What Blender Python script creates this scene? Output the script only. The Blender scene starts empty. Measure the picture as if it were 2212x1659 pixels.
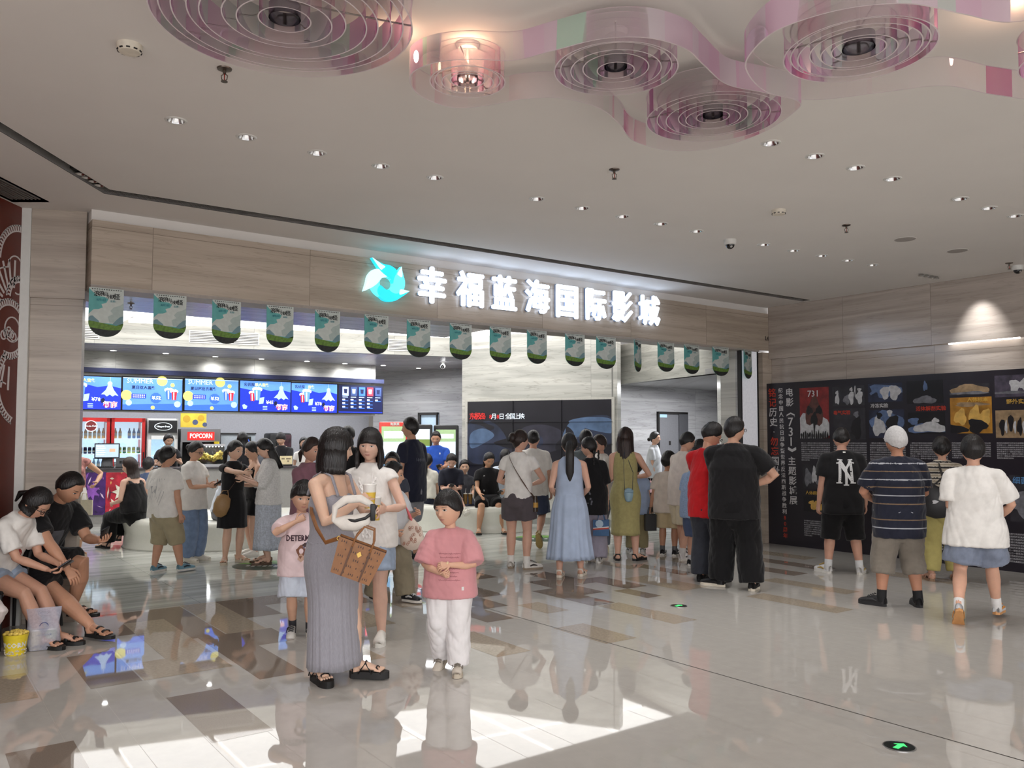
import bpy, bmesh, math, random
import numpy as np
from mathutils import Vector, Matrix
rnd = random.Random(7)
C = bpy.context.scene.collection
sc = bpy.context.scene
# ---------------------------------------------------------------- camera (eye height 1.6 m, looking along +Y, 2.9 degrees up)
FPX, EYE, TP = 1800.0, 1.6, 0.05
PITCH = math.atan(TP); SH = (945 - 829.5) - FPX*TP
cd = bpy.data.cameras.new('camera'); cam = bpy.data.objects.new('camera', cd); C.objects.link(cam)
cd.sensor_width = 36; cd.sensor_fit = 'HORIZONTAL'; cd.lens = FPX/2212*36; cd.shift_y = SH/2212
cd.clip_start = .05; cd.clip_end = 200
cam.location = (0, 0, EYE); cam.rotation_euler = (math.pi/2 + PITCH, 0, 0)
sc.camera = cam
# ---------------------------------------------------------------- world and daylight
sc.view_settings.view_transform = 'Standard'; sc.view_settings.look = 'None'
sc.view_settings.exposure = 0.15; sc.view_settings.gamma = 1.0; sc.view_settings.use_curve_mapping = False
w = bpy.data.worlds.new('daylit_atrium'); sc.world = w; w.use_nodes = True
w.node_tree.nodes['Background'].inputs[0].default_value = (.97, .97, 1, 1)
w.node_tree.nodes['Background'].inputs[1].default_value = 1.6
try:
    cy = sc.cycles
    cy.max_bounces = 7; cy.diffuse_bounces = 3; cy.glossy_bounces = 3; cy.transmission_bounces = 4
    cy.transparent_max_bounces = 24; cy.caustics_reflective = False; cy.caustics_refractive = False
    cy.sample_clamp_indirect = 4; cy.use_adaptive_sampling = True; cy.adaptive_threshold = .06; cy.adaptive_min_samples = 16; cy.use_denoising = True
except Exception: pass
def area(name, loc, rot, sx, sy, power, col=(1, 1, 1)):
    l = bpy.data.lights.new(name, 'AREA'); l.shape = 'RECTANGLE'; l.size = sx; l.size_y = sy; l.energy = power; l.color = col
    o = bpy.data.objects.new(name, l); C.objects.link(o); o.location = loc; o.rotation_euler = rot; return o
# the glass roof of the atrium behind the photographer
area('atrium_skylight', (1.5, -7.5, 5.5), (math.radians(66), 0, 0), 14, 6, 1300, (1, .985, .97))
# ---------------------------------------------------------------- pixel -> place helpers (rays of the real camera meeting real planes)
CP, SP = math.cos(PITCH), math.sin(PITCH)
def ray(x, y):
    u = (x-1106)/FPX; v = (829.5-y+SH)/FPX
    return np.array([u, CP-v*SP, SP+v*CP])
EY = np.array([0, 0, EYE])
def Zp(x, y, z=0.0):
    d = ray(x, y); return EY + d*((z-EYE)/d[2])
def Yp(x, y, Y):
    d = ray(x, y); return EY + d*(Y/d[1])
class Frame:
    """vertical wall frame: local x along the wall, local y away from the camera, z up"""
    def __init__(s, O, deg):
        s.O = np.array([O[0], O[1], 0.0]); s.a = math.radians(deg)
        s.ex = np.array([math.cos(s.a), math.sin(s.a), 0]); s.ey = np.array([-math.sin(s.a), math.cos(s.a), 0])
    def hit(s, px, py, off=0.0):
        d = ray(px, py); P0 = s.O + s.ey*off; t = np.dot(P0-EY, s.ey)/np.dot(d, s.ey); P = EY + d*t
        return float(np.dot(P-s.O, s.ex)), float(P[2])
    def w(s, x, y, z): return s.O + s.ex*x + s.ey*y + np.array([0, 0, z])
    def loc(s, P): q = np.array(P)-s.O; return float(q@s.ex), float(q@s.ey), float(q[2])
# ---------------------------------------------------------------- materials
def lin(c):
    return tuple(((v/255)/12.92 if v/255 <= .04045 else ((v/255+.055)/1.055)**2.4) for v in c) + (1,)
def nd(nt, t, **kw):
    n = nt.nodes.new(t)
    for k, v in kw.items(): setattr(n, k, v)
    return n
MC = {}
def M(name, rgb, rough=.6, metal=0, var=.06, vscale=30, bump=0, bscale=60, emit=0, stretch=None, spec=.5, coat=0, trans=0, sheen=0):
    if name in MC: return MC[name]
    m = bpy.data.materials.new(name); m.use_nodes = True; nt = m.node_tree; b = nt.nodes['Principled BSDF']
    c = lin(rgb); L = nt.links.new
    b.inputs['Roughness'].default_value = rough; b.inputs['Metallic'].default_value = metal
    b.inputs['Specular IOR Level'].default_value = spec; b.inputs['Coat Weight'].default_value = coat
    b.inputs['Transmission Weight'].default_value = trans; b.inputs['Sheen Weight'].default_value = sheen
    tc = nd(nt, 'ShaderNodeTexCoord'); mp = nd(nt, 'ShaderNodeMapping')
    if stretch: mp.inputs['Scale'].default_value = stretch
    L(tc.outputs['Object'], mp.inputs[0])
    nz = nd(nt, 'ShaderNodeTexNoise'); nz.inputs['Scale'].default_value = vscale; nz.inputs['Detail'].default_value = 3; L(mp.outputs[0], nz.inputs[0])
    r = nd(nt, 'ShaderNodeValToRGB'); L(nz.outputs[0], r.inputs[0])
    r.color_ramp.elements[0].position = .3; r.color_ramp.elements[1].position = .7
    r.color_ramp.elements[0].color = tuple(max(0, v*(1-var)) for v in c[:3])+(1,)
    r.color_ramp.elements[1].color = tuple(min(1, v*(1+var)) for v in c[:3])+(1,)
    L(r.outputs[0], b.inputs['Base Color'])
    if emit:
        L(r.outputs[0], b.inputs['Emission Color']); b.inputs['Emission Strength'].default_value = emit
    if bump:
        n2 = nd(nt, 'ShaderNodeTexNoise'); n2.inputs['Scale'].default_value = bscale; n2.inputs['Detail'].default_value = 3; L(mp.outputs[0], n2.inputs[0])
        bp = nd(nt, 'ShaderNodeBump'); bp.inputs['Strength'].default_value = bump; bp.inputs['Distance'].default_value = .01
        L(n2.outputs[0], bp.inputs['Height']); L(bp.outputs[0], b.inputs['Normal'])
    MC[name] = m; return m
def marble(name, lo, hi, vein=None, rough=.16, pw=1.5, ph=.86, zs=7, xs=.35, off=0.0, mortar=.0022):
    """vein-cut stone: long horizontal streaks along local x, in panels"""
    m = bpy.data.materials.new(name); m.use_nodes = True; nt = m.node_tree; b = nt.nodes['Principled BSDF']; L = nt.links.new
    b.inputs['Roughness'].default_value = rough
    tc = nd(nt, 'ShaderNodeTexCoord'); sx = nd(nt, 'ShaderNodeSeparateXYZ'); L(tc.outputs['Object'], sx.inputs[0])
    cb = nd(nt, 'ShaderNodeCombineXYZ'); L(sx.outputs[0], cb.inputs[0]); L(sx.outputs[2], cb.inputs[1]); cb.inputs[2].default_value = off
    br = nd(nt, 'ShaderNodeTexBrick'); L(cb.outputs[0], br.inputs[0]); br.offset = 0
    for k, v in (('Scale', 1), ('Mortar Size', mortar), ('Mortar Smooth', 0), ('Brick Width', pw), ('Row Height', ph)): br.inputs[k].default_value = v
    br.inputs['Color1'].default_value = (.3, .3, .3, 1); br.inputs['Color2'].default_value = (.7, .7, .7, 1)
    mp = nd(nt, 'ShaderNodeMapping'); mp.inputs['Scale'].default_value = (xs, zs, 1); L(cb.outputs[0], mp.inputs[0])
    sh = nd(nt, 'ShaderNodeVectorMath', operation='MULTIPLY_ADD'); L(br.outputs[0], sh.inputs[0]); sh.inputs[1].default_value = (3, 5, 7); L(mp.outputs[0], sh.inputs[2])
    n1 = nd(nt, 'ShaderNodeTexNoise'); n1.inputs['Scale'].default_value = 1.3; n1.inputs['Detail'].default_value = 5; n1.inputs['Distortion'].default_value = .6; L(sh.outputs[0], n1.inputs[0])
    r = nd(nt, 'ShaderNodeValToRGB'); L(n1.outputs[0], r.inputs[0]); e = r.color_ramp.elements
    e[0].position = .36; e[0].color = lin(lo); e[1].position = .62; e[1].color = lin(hi)
    col = r.outputs[0]
    n2 = nd(nt, 'ShaderNodeTexNoise'); n2.inputs['Scale'].default_value = 3.0; n2.inputs['Detail'].default_value = 6; n2.inputs['Distortion'].default_value = .5; L(sh.outputs[0], n2.inputs[0])
    r2 = nd(nt, 'ShaderNodeValToRGB'); L(n2.outputs[0], r2.inputs[0]); e = r2.color_ramp.elements
    e[0].position = .485; e[0].color = (1, 1, 1, 1); e[1].position = .5; v = vein or .86; e[1].color = (v, v*.985, v*.97, 1)
    ee = r2.color_ramp.elements.new(.53); ee.color = (1, 1, 1, 1)
    mx = nd(nt, 'ShaderNodeMix', data_type='RGBA', blend_type='MULTIPLY'); mx.inputs[0].default_value = 1; L(col, mx.inputs[6]); L(r2.outputs[0], mx.inputs[7])
    m2 = nd(nt, 'ShaderNodeMix', data_type='RGBA'); L(br.outputs['Fac'], m2.inputs[0]); L(mx.outputs[2], m2.inputs[6]); m2.inputs[7].default_value = tuple(x*.55 for x in lin(lo)[:3])+(1,)
    L(m2.outputs[2], b.inputs['Base Color']); return m
# ---------------------------------------------------------------- mesh building
class MB:
    def __init__(s): s.v = []; s.f = []; s.m = []; s.mats = []; s.n = 0
    def mi(s, mat):
        if mat not in s.mats: s.mats.append(mat)
        return s.mats.index(mat)
    def add(s, v, f, mat=None):
        v = np.asarray(v, float).reshape(-1, 3); o = s.n; i = s.mi(mat); s.v.append(v); s.n += len(v)
        s.f += [[a+o for a in q] for q in f]; s.m += [i]*len(f); return s
    def box(s, lo, hi, mat=None, bev=0):
        x0, y0, z0 = lo; x1, y1, z1 = hi
        if bev <= 0:
            return s.add([(x0,y0,z0),(x1,y0,z0),(x1,y1,z0),(x0,y1,z0),(x0,y0,z1),(x1,y0,z1),(x1,y1,z1),(x0,y1,z1)],
                [(0,3,2,1),(4,5,6,7),(0,1,5,4),(1,2,6,5),(2,3,7,6),(3,0,4,7)], mat)
        bm = bmesh.new(); bmesh.ops.create_cube(bm, size=1)
        for q in bm.verts: q.co = Vector((x0+(q.co.x+.5)*(x1-x0), y0+(q.co.y+.5)*(y1-y0), z0+(q.co.z+.5)*(z1-z0)))
        bmesh.ops.bevel(bm, geom=bm.edges[:], offset=bev, segments=2, affect='EDGES', profile=.5)
        return s.bm(bm, mat)
    def bm(s, bm, mat=None):
        bm.verts.index_update(); s.add([q.co[:] for q in bm.verts], [[q.index for q in f.verts] for f in bm.faces], mat); bm.free(); return s
    def poly(s, pts, mat=None, th=0, d=(0, 1, 0)):
        """planar polygon; with th it gets that thickness along d"""
        n = len(pts); p = np.asarray(pts, float)
        if not th: return s.add(p, [list(range(n))], mat)
        q = p + np.array(d)*th
        return s.add(np.vstack([p, q]), [list(range(n)), list(range(2*n-1, n-1, -1))]+[[i, i+n, (i+1)%n+n, (i+1)%n] for i in range(n)], mat)
    def cyl(s, a, b, r, mat=None, n=16, r2=None): return s.tube([a, b], [r, r if r2 is None else r2], mat, n, cap=0)
    def lathe(s, prof, mat=None, n=24, c=(0, 0, 0), close=True):
        k = len(prof); a = np.arange(n)*2*np.pi/n
        v = [(c[0]+r*math.cos(t), c[1]+r*math.sin(t), c[2]+z) for r, z in prof for t in a]
        f = [[i*n+j, i*n+(j+1)%n, (i+1)*n+(j+1)%n, (i+1)*n+j] for i in range(k-1) for j in range(n)]
        if close: f += [list(range(n-1, -1, -1)), [(k-1)*n+j for j in range(n)]]
        return s.add(v, f, mat)
    def tube(s, pts, rad, mat=None, n=12, lat=None, cap=3, sup=2.0):
        """loft along pts; rad: numbers or (lateral, depth); lat: lateral axis (one or per point); cap: rounding rings"""
        P = [np.array(p, float) for p in pts]; R = [(r, r) if np.isscalar(r) else (r[0], r[1]) for r in rad]
        k = len(P); T = []
        for i in range(k):
            a = P[min(i+1, k-1)]-P[max(i-1, 0)]; T.append(a/(np.linalg.norm(a)+1e-9))
        if lat is None:
            a = np.array([1., 0, 0]) if abs(T[0][0]) < .8 else np.array([0, 1., 0]); La = []
            for i in range(k):
                a = a-T[i]*(a@T[i]); a /= np.linalg.norm(a)+1e-9; La.append(a)
        else:
            l = np.asarray(lat, float); La = []
            for i in range(k):
                a = l if l.ndim == 1 else l[i]; a = a-T[i]*(a@T[i]); La.append(a/(np.linalg.norm(a)+1e-9))
        rings = [(P[i], R[i], T[i], La[i]) for i in range(k)]
        if cap:
            def ends(q, sg):
                p, r, t, a = q; out = []
                for j in range(1, cap+1):
                    th = j/(cap+.35)*math.pi/2; out.append((p+t*sg*min(r)*math.sin(th), (r[0]*math.cos(th), r[1]*math.cos(th)), t, a))
                return out
            rings = ends(rings[0], -1)[::-1] + rings + ends(rings[-1], 1)
        th = np.arange(n)*2*np.pi/n; cs, sn = np.cos(th), np.sin(th); e = 2/sup
        cs, sn = np.sign(cs)*np.abs(cs)**e, np.sign(sn)*np.abs(sn)**e
        V = np.vstack([p + np.outer(cs*r[0], a) + np.outer(sn*r[1], np.cross(t, a)) for p, r, t, a in rings])
        m = len(rings)
        F = [[i*n+j, i*n+(j+1)%n, (i+1)*n+(j+1)%n, (i+1)*n+j] for i in range(m-1) for j in range(n)]
        F += [list(range(n-1, -1, -1)), [(m-1)*n+j for j in range(n)]]
        return s.add(V, F, mat)
    def ell(s, c, r, mat=None, n=16, R=None):
        k = max(6, n//2); V = []; c = np.array(c, float)
        for i in range(1, k):
            ph = math.pi*i/k
            for j in range(n):
                t = 2*math.pi*j/n; V.append((r[0]*math.sin(ph)*math.cos(t), r[1]*math.sin(ph)*math.sin(t), r[2]*math.cos(ph)))
        V += [(0, 0, r[2]), (0, 0, -r[2])]; V = np.array(V)
        if R is not None: V = V@np.array(R).T
        F = [[i*n+j, (i+1)*n+j, (i+1)*n+(j+1)%n, i*n+(j+1)%n] for i in range(k-2) for j in range(n)]; a = (k-1)*n
        F += [[a, j, (j+1)%n] for j in range(n)] + [[a+1, (k-2)*n+(j+1)%n, (k-2)*n+j] for j in range(n)]
        return s.add(V+c, F, mat)
    def join(s, o, off=(0, 0, 0), mat=None):
        if o.n: 
            base = s.n; s.v.append(np.vstack(o.v)+np.array(off)); s.n += o.n
            s.f += [[a+base for a in q] for q in o.f]; mp = [s.mi(mat or x) for x in o.mats]; s.m += [mp[i] for i in o.m]
        return s
    def xf(s, mat4):
        A = np.array(mat4); s.v = [v@A[:3, :3].T + A[:3, 3] for v in s.v]; return s
    def mesh(s, name, smooth=True):
        me = bpy.data.meshes.new(name)
        if s.n:
            V = np.vstack(s.v); ls = np.array([len(q) for q in s.f], np.int32); st = np.concatenate([[0], np.cumsum(ls)[:-1]]).astype(np.int32)
            me.vertices.add(len(V)); me.vertices.foreach_set('co', V.astype(np.float32).ravel())
            me.loops.add(int(ls.sum())); me.loops.foreach_set('vertex_index', np.array([a for q in s.f for a in q], np.int32))
            me.polygons.add(len(ls)); me.polygons.foreach_set('loop_start', st)
            for m in s.mats: me.materials.append(m)
            me.polygons.foreach_set('material_index', np.array(s.m, np.int32))
            me.polygons.foreach_set('use_smooth', np.full(len(ls), bool(smooth)))
            me.update(calc_edges=True); me.validate()
            if smooth == 'auto': me.shade_smooth_by_angle(angle=math.radians(38)) if hasattr(me, 'shade_smooth_by_angle') else None
        return me
def obj(name, mb, parent=None, loc=None, rz=0, smooth='auto'):
    me = mb if isinstance(mb, bpy.types.Mesh) else mb.mesh(name, smooth)
    if smooth == 'auto' and not isinstance(mb, bpy.types.Mesh):
        try: me.set_sharp_from_angle(angle=math.radians(38))
        except Exception: pass
    o = bpy.data.objects.new(name, me); C.objects.link(o)
    if loc is not None: o.location = tuple(float(v) for v in loc)
    o.rotation_euler[2] = rz
    if parent is not None: o.parent = parent
    return o
def thing(name, label, cat, loc=(0, 0, 0), rz=0, group=None):
    o = bpy.data.objects.new(name, None); C.objects.link(o); o.location = tuple(float(v) for v in loc); o.rotation_euler[2] = rz
    o.empty_display_size = .1; return tag(o, label, cat, group)
def tag(o, label, cat, group=None):
    o['label'] = label; o['category'] = cat
    if group: o['group'] = group
    return o
def struct(o): o['kind'] = 'structure'; return o
def dup(o, loc=None, parent=None, rz=None):
    c = o.copy(); C.objects.link(c)
    if parent is not None: c.parent = parent
    if loc is not None: c.location = tuple(float(v) for v in loc)
    if rz is not None: c.rotation_euler[2] = rz
    for ch in o.children: dup(ch, None, c)
    return c
def txt(body, size, mat, off=0.0, ext=.001, align='CENTER', x=0, z=0, y=0, width=None, sx=1.0, leading=1.0, res=2, height=None, sp=1.0):
    """lettering as mesh in the local x-z plane, facing -y"""
    c = bpy.data.curves.new('lettering', 'FONT'); c.body = body; c.size = size; c.resolution_u = res; c.extrude = ext; c.offset = off
    c.align_x = align; c.align_y = 'CENTER'; c.space_line = leading; c.space_character = sp
    o = bpy.data.objects.new('lettering', c); C.objects.link(o); bpy.context.view_layer.update()
    dg = bpy.context.evaluated_depsgraph_get(); m = bpy.data.meshes.new_from_object(o.evaluated_get(dg))
    n = len(m.vertices); a = np.empty(n*3, np.float32); m.vertices.foreach_get('co', a); a = a.reshape(-1, 3).astype(float)
    f = [list(p.vertices) for p in m.polygons]
    bpy.data.objects.remove(o); bpy.data.curves.remove(c); bpy.data.meshes.remove(m)
    b = MB()
    if n:
        if width: a[:, 0] *= width/max(1e-6, a[:, 0].max()-a[:, 0].min())
        if height: a[:, 1] *= height/max(1e-6, a[:, 1].max()-a[:, 1].min())
        v = np.stack([a[:, 0]*sx+x, -a[:, 2]+y, a[:, 1]+z], 1); b.add(v, f, mat)
    return b
# ================================================================ shell
ANG = 36.3
CORN = (4.0, 12.8); CZ = 3.6
FA = Frame(CORN, ANG); RW = Frame(CORN, -53.3); GF = Frame((0, 0), ANG)
M_wood = marble('vein_cut_travertine', (176, 162, 147), (196, 182, 167), rough=.2)
M_wood2 = marble('vein_cut_travertine_right', (172, 160, 150), (194, 183, 173), rough=.15, pw=1.25, ph=.9, off=3)
M_col = marble('column_travertine', (174, 161, 149), (198, 186, 173), rough=.3, pw=1.5, ph=.92, zs=9, off=7)
M_lob = marble('pale_lobby_marble', (172, 172, 166), (208, 207, 200), vein=.76, rough=.3, pw=2.6, ph=1.1, zs=4, off=11)
M_lobg = marble('grey_lobby_marble', (146, 145, 147), (172, 171, 172), vein=.76, rough=.3, pw=2.6, ph=.6, zs=4, off=17)
M_paint = M('white_ceiling_paint', (238, 234, 230), .9, var=.012, vscale=2)
M_dark = M('black_channel', (30, 27, 26), .6)
M_black = M('matte_black', (22, 21, 22), .5)
M_white = M('white_enamel', (225, 224, 220), .4, var=.02)
M_steel = M('brushed_steel', (168, 168, 170), .3, metal=1, stretch=(1, 1, 40))
M_chrome = M('polished_reflector', (205, 205, 205), .12, metal=1)
# polished stone floor with inlaid tiles
def stone(name, rgb, grain, gs=160, rough=.025, fleck=None):
    m = M(name, rgb, rough, var=grain, vscale=gs, bump=.006, bscale=1.6, spec=.62); return m
M_fl = stone('cream_polished_stone', (190, 185, 178), .03, 12)
M_fld = stone('taupe_polished_stone', (140, 126, 114), .08, 140)
M_flt = stone('sand_flecked_stone', (174, 160, 142), .14, 45)
fb = MB()
fb.add([(-12, -16, 0), (11.3, -16, 0), (11.3, 8.35, 0), (-12, 8.35, 0)], [(0, 1, 2, 3)], M_fl)
TD = [(1.37,1.70,4.52,5.46),(1.03,1.34,5.93,6.89),(.48,.79,4.05,4.99),(1.93,2.19,6.92,7.82),(1.97,2.28,5.5,6.92),(2.28,2.57,6.4,6.92),
 (1.3,2.19,7.82,8.3),(1.3,1.6,7.36,7.82),(2.52,2.86,7.42,8.33),(2.86,3.16,7.88,8.33),(4.44,4.73,6.49,7.02),(4.74,5.03,6.97,7.9),(4.15,4.44,6.01,6.62),
 (5.3,5.58,7.87,8.3),(5.36,5.65,6.0,6.95),(5.65,5.95,6.47,7.42),(5.95,6.26,6.95,7.86),(6.26,6.56,6.46,7.2),(6.06,6.27,5.97,6.46),
 (8.4,8.68,5.92,6.7),(9.02,9.3,5.95,7.1),(7.4,7.63,6.7,7.6),(3.5,3.8,7.42,8.3),(.1,.42,7.36,8.3),(-.2,.1,5.0,5.9),(-.5,-.2,6.4,7.3)]
TT = [(1.6,1.93,5.93,7.82),(1.35,1.6,5.93,6.42),(2.2,2.53,6.92,8.33),(3.56,3.87,5.03,5.8),(4.8,5.06,5.99,6.46),(4.47,4.8,4.85,5.5),(5.4,5.68,5.5,5.98),
 (5.41,5.7,5.01,5.5),(6.93,7.21,4.44,5.45),(7.84,8.1,4.91,5.95),(6.65,7.05,6.03,6.95),(.42,.74,5.93,6.6),(3.86,4.15,7.0,7.9),(3.2,3.5,6.45,7.2),(9.3,9.6,4.5,5.4),
 (2.6,2.9,5.5,6.1),(8.1,8.4,7.0,7.9),(9.6,9.9,6.6,7.5),(7.2,7.4,7.4,8.2)]
for L_, m_, h_ in ((TD, M_fld, .0006), (TT, M_flt, .0008)):
    for u0, u1, v0, v1 in L_: fb.add([(u0, v0, h_), (u1, v0, h_), (u1, v1, h_), (u0, v1, h_)], [(0, 1, 2, 3)], m_)
M_joint = M('floor_expansion_joint', (56, 50, 45), .6)
fb.add([(4.47, 7.95, .0009), (4.479, 7.95, .0009), (4.559, 0, .0009), (4.55, 0, .0009)], [(0, 1, 2, 3)], M_joint)
M_seam = M('floor_tile_seam', (168, 158, 147), .3)
for k in range(-20, 38):
    u = 1.36+.305*k
    fb.add([(u, -6, .0003), (u+.0015, -6, .0003), (u+.0015, 8.3, .0003), (u, 8.3, .0003)], [(0, 1, 2, 3)], M_seam)
struct(obj('floor', fb, loc=(0, 0, 0), rz=GF.a, smooth=False))
M_lfl = marble('striped_lobby_floor', (168, 170, 164), (204, 205, 198), vein=.8, rough=.06, pw=1.2, ph=50, zs=1, xs=.3)
_nt = M_lfl.node_tree  # the floor's streaks run along its own x, so feed y where a wall feeds z
for l in list(_nt.links):
    if l.from_node.type == 'SEPXYZ' and l.from_socket.name == 'Z':
        to = l.to_socket; _nt.links.remove(l); _nt.links.new([n for n in _nt.nodes if n.type == 'SEPXYZ'][0].outputs[1], to)
for n in _nt.nodes:
    if n.type == 'MAPPING': n.inputs['Scale'].default_value = (.3, 5, 1)
lf = MB().add([(-14, 8.35, 0), (16, 8.35, 0), (16, 26, 0), (-14, 26, 0)], [(0, 1, 2, 3)], M_lfl)
struct(obj('floor_lobby', lf, rz=GF.a, smooth=False))
# ceiling of the mall hall with its dark slot and the round wells of the downlights
from mathutils.geometry import tessellate_polygon
def sheet(mb, outer, holes, z, th, mat, r=.053):
    a = np.arange(20)*2*np.pi/20; loops = [[Vector((x, y, 0)) for x, y in outer]] + [[Vector((h[0]+r*math.cos(t), h[1]+r*math.sin(t), 0)) for t in a[::-1]] for h in holes]
    tri = tessellate_polygon(loops); P = [q for l in loops for q in l]
    mb.add([(q.x, q.y, z) for q in P], [list(t) for t in tri], mat)
    mb.poly([(x, y, z+th) for x, y in outer], mat)
    n = len(outer); V = [(x, y, z) for x, y in outer]+[(x, y, z+th) for x, y in outer]
    mb.add(V, [[i, (i+1) % n, n+(i+1) % n, n+i] for i in range(n)], mat)
DL_ROWS = {'front row': [(380,260),(532,296),(685,330),(822,358),(939,383)], 'middle row': [(1160,429),(1258,449),(1345,467),(1428,483),(1505,499)],
           'far row': [(1650,528),(1714,541),(1775,552),(1832,562),(1885,572)], 'right row': [(1665,309),(1760,337),(1848,362),(1928,386)], 'right end row': [(2074,429),(2136,449),(2193,466)]}
DL_LOB = [(245,757),(358,763),(465,770),(565,775),(663,780),(745,785),(828,789),(904,795)]
S0i, S1i, S2 = (-3.25, -1.5), (-3.25, 6.64), (4.34, 12.05)
d_ = np.array([S2[0]-S1i[0], S2[1]-S1i[1]]); d_ /= np.linalg.norm(d_); nn = np.array([-d_[1], d_[0]])
S1o = (-3.345, 6.745); S0o = (-3.34, -1.5); S2o = tuple(np.array(S2)+nn*.125)
E2 = tuple(np.array(S2)+d_*.6)
M_chan = M_dark
cb_ = MB(); z = CZ
inn = [S0i, S1i, S2, E2, (4.4, 13.7), (12, 13.7), (12, -1.5)]
out = [S0o, (-4.6, -1.5), (-4.6, 7.6), (-4.2, 7.75), (4.0, 13.7), E2, S2, S2o, S1o]
sheet(cb_, inn, [Zp(*p, CZ)[:2] for r in DL_ROWS.values() for p in r], z, .12, M_paint); cb_.poly([(x, y, z) for x, y in out], M_paint, .12, (0, 0, 1))
cb_.poly([(S0o[0], -1.5, z+.1), (S1o[0], S1o[1], z+.1), (S2o[0], S2o[1], z+.1), (S2[0], S2[1], z+.1), (S1i[0], S1i[1], z+.1), (S0i[0], -1.5, z+.1)], M_chan)
struct(obj('ceiling', cb_, smooth=False))
ch = MB(); e_ = .004
for a, b in (((S0i), (S1i)), ((S1i), (S2)), ((S0o), (S1o)), ((S1o), (S2o)), (S2, S2o)):
    ch.poly([(a[0], a[1], z-.002), (b[0], b[1], z-.002), (b[0], b[1], z+.1), (a[0], a[1], z+.1)], M_chan, .004, (nn[0], nn[1], 0))
struct(obj('trim_1', ch, smooth=False))
# fascia over the cinema opening, with the pale step above it
fz = MB().box((-9.5, 0, 2.93), (0, .3, 3.5), M_wood)
struct(obj('wall_front', fz, loc=(*CORN, 0), rz=FA.a, smooth=False))
struct(obj('trim_2', MB().box((-9.5, .05, 3.5), (0, .3, CZ+.02), M_paint), loc=(*CORN, 0), rz=FA.a, smooth=False))
struct(obj('trim_3', MB().box((-9.5, .0, 2.9), (-.3, .3, 2.93), M('fascia_edge', (168, 158, 150), .4)), loc=(*CORN, 0), rz=FA.a, smooth=False))
struct(obj('light_block_slab', MB().box((-15, 6.6, 3.8), (14, 28, 3.9), M_paint), smooth=False))  # unseen slab added to stop world light leaking into the lobby
for nm, lo, hi in (('light_block_left', (-15, 6.6, 0), (-14.8, 28, 3.8)), ('light_block_back', (-15, 27.8, 0), (14, 28, 3.8)), ('light_block_right', (13.8, 6.6, 0), (14, 28, 3.8)), ('light_block_front', (-15, 7.3, 0), (-4.3, 7.45, 3.8))):  # unseen outer boxes, added with the slab to block stray light
    struct(obj(nm, MB().box(lo, hi, M_paint), smooth=False))
# short return beside the corner, right of the opening
rt = MB().box((-.22, .0, 0), (.0, .3, 2.9), M_wood); rt.box((-.72, .12, 0), (-.22, .4, 2.9), M_lob)
struct(obj('wall_return', rt, loc=(*CORN, 0), rz=FA.a, smooth=False))
# right wall: upper slabs stand proud of the lower ones
rw = MB().box((0, 0, 0), (14, .3, 2.8), M_wood2).box((0, -.07, 2.8), (14, 0, CZ+.02), M_wood2)
struct(obj('wall_right', rw, loc=(*CORN, 0), rz=RW.a, smooth=False))
# slim light strip under the upper slabs and the spot that washes them
a0, z0_ = RW.hit(2050, 741, -.05); a1, z1_ = RW.hit(2203, 725, -.05)
o = obj('light_strip', MB().box((a0, -.066, 2.785), (a1, -.04, 2.799), M('strip_lamp', (255, 250, 245), .4, emit=6, var=0)), loc=(*CORN, 0), rz=RW.a, smooth=False); tag(o, 'slim white light strip under the upper slabs of the right wall', 'light strip')
_p = RW.w(RW.hit(2120, 640, -.07)[0], -.42, CZ-.03); _l = bpy.data.lights.new('wall_wash', 'SPOT'); _l.energy = 60; _l.spot_size = 1.0; _l.spot_blend = 1; _l.shadow_soft_size = .03
_o = bpy.data.objects.new('wall_wash', _l); C.objects.link(_o); _o.location = _p; _o.rotation_euler = (math.radians(24), 0, RW.a)
# left pillar and the red hoarding
cl = MB().box((-.02, 0, 2.82), (.44, .14, CZ+.02), M_col).box((0, .025, 0), (.42, .12, 2.82), M_col)
PC = Frame((-4.2, 7.2), 14.0)
struct(obj('wall_pillar', cl, loc=(-4.2, 7.2, 0), rz=PC.a, smooth=False))
struct(obj('trim_4', MB().box((-.075, -.01, 0), (-.0, .1, CZ), M_white).box((-.02, -.004, 0), (-.005, .1, CZ), M_steel), loc=(-4.2, 7.2, 0), rz=PC.a, smooth=False))
M_red = M('brick_red_hoarding', (98, 30, 16), .35, var=.05, vscale=6)
LW = Frame((-4.27, 7.2), 90.0)     # local x runs away from the camera, local y to the left
struct(obj('wall_left', MB().box((-9, 0, 0), (0, .2, CZ+.02), M_red), loc=(-4.27, 7.2, 0), rz=LW.a, smooth=False))
# return air grille between ceiling and hoarding
gr = MB()
gr.box((-4.25, -1.5, CZ+.0), (-3.93, 7.0, CZ+.02), M_paint)
for k in range(8): gr.box((-4.2+.033*k, -1.5, CZ-.008), (-4.187+.033*k, 6.9, CZ+.001), M('grille_louvre', (120, 114, 110), .5))
struct(obj('trim_5', gr, smooth=False))
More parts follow.
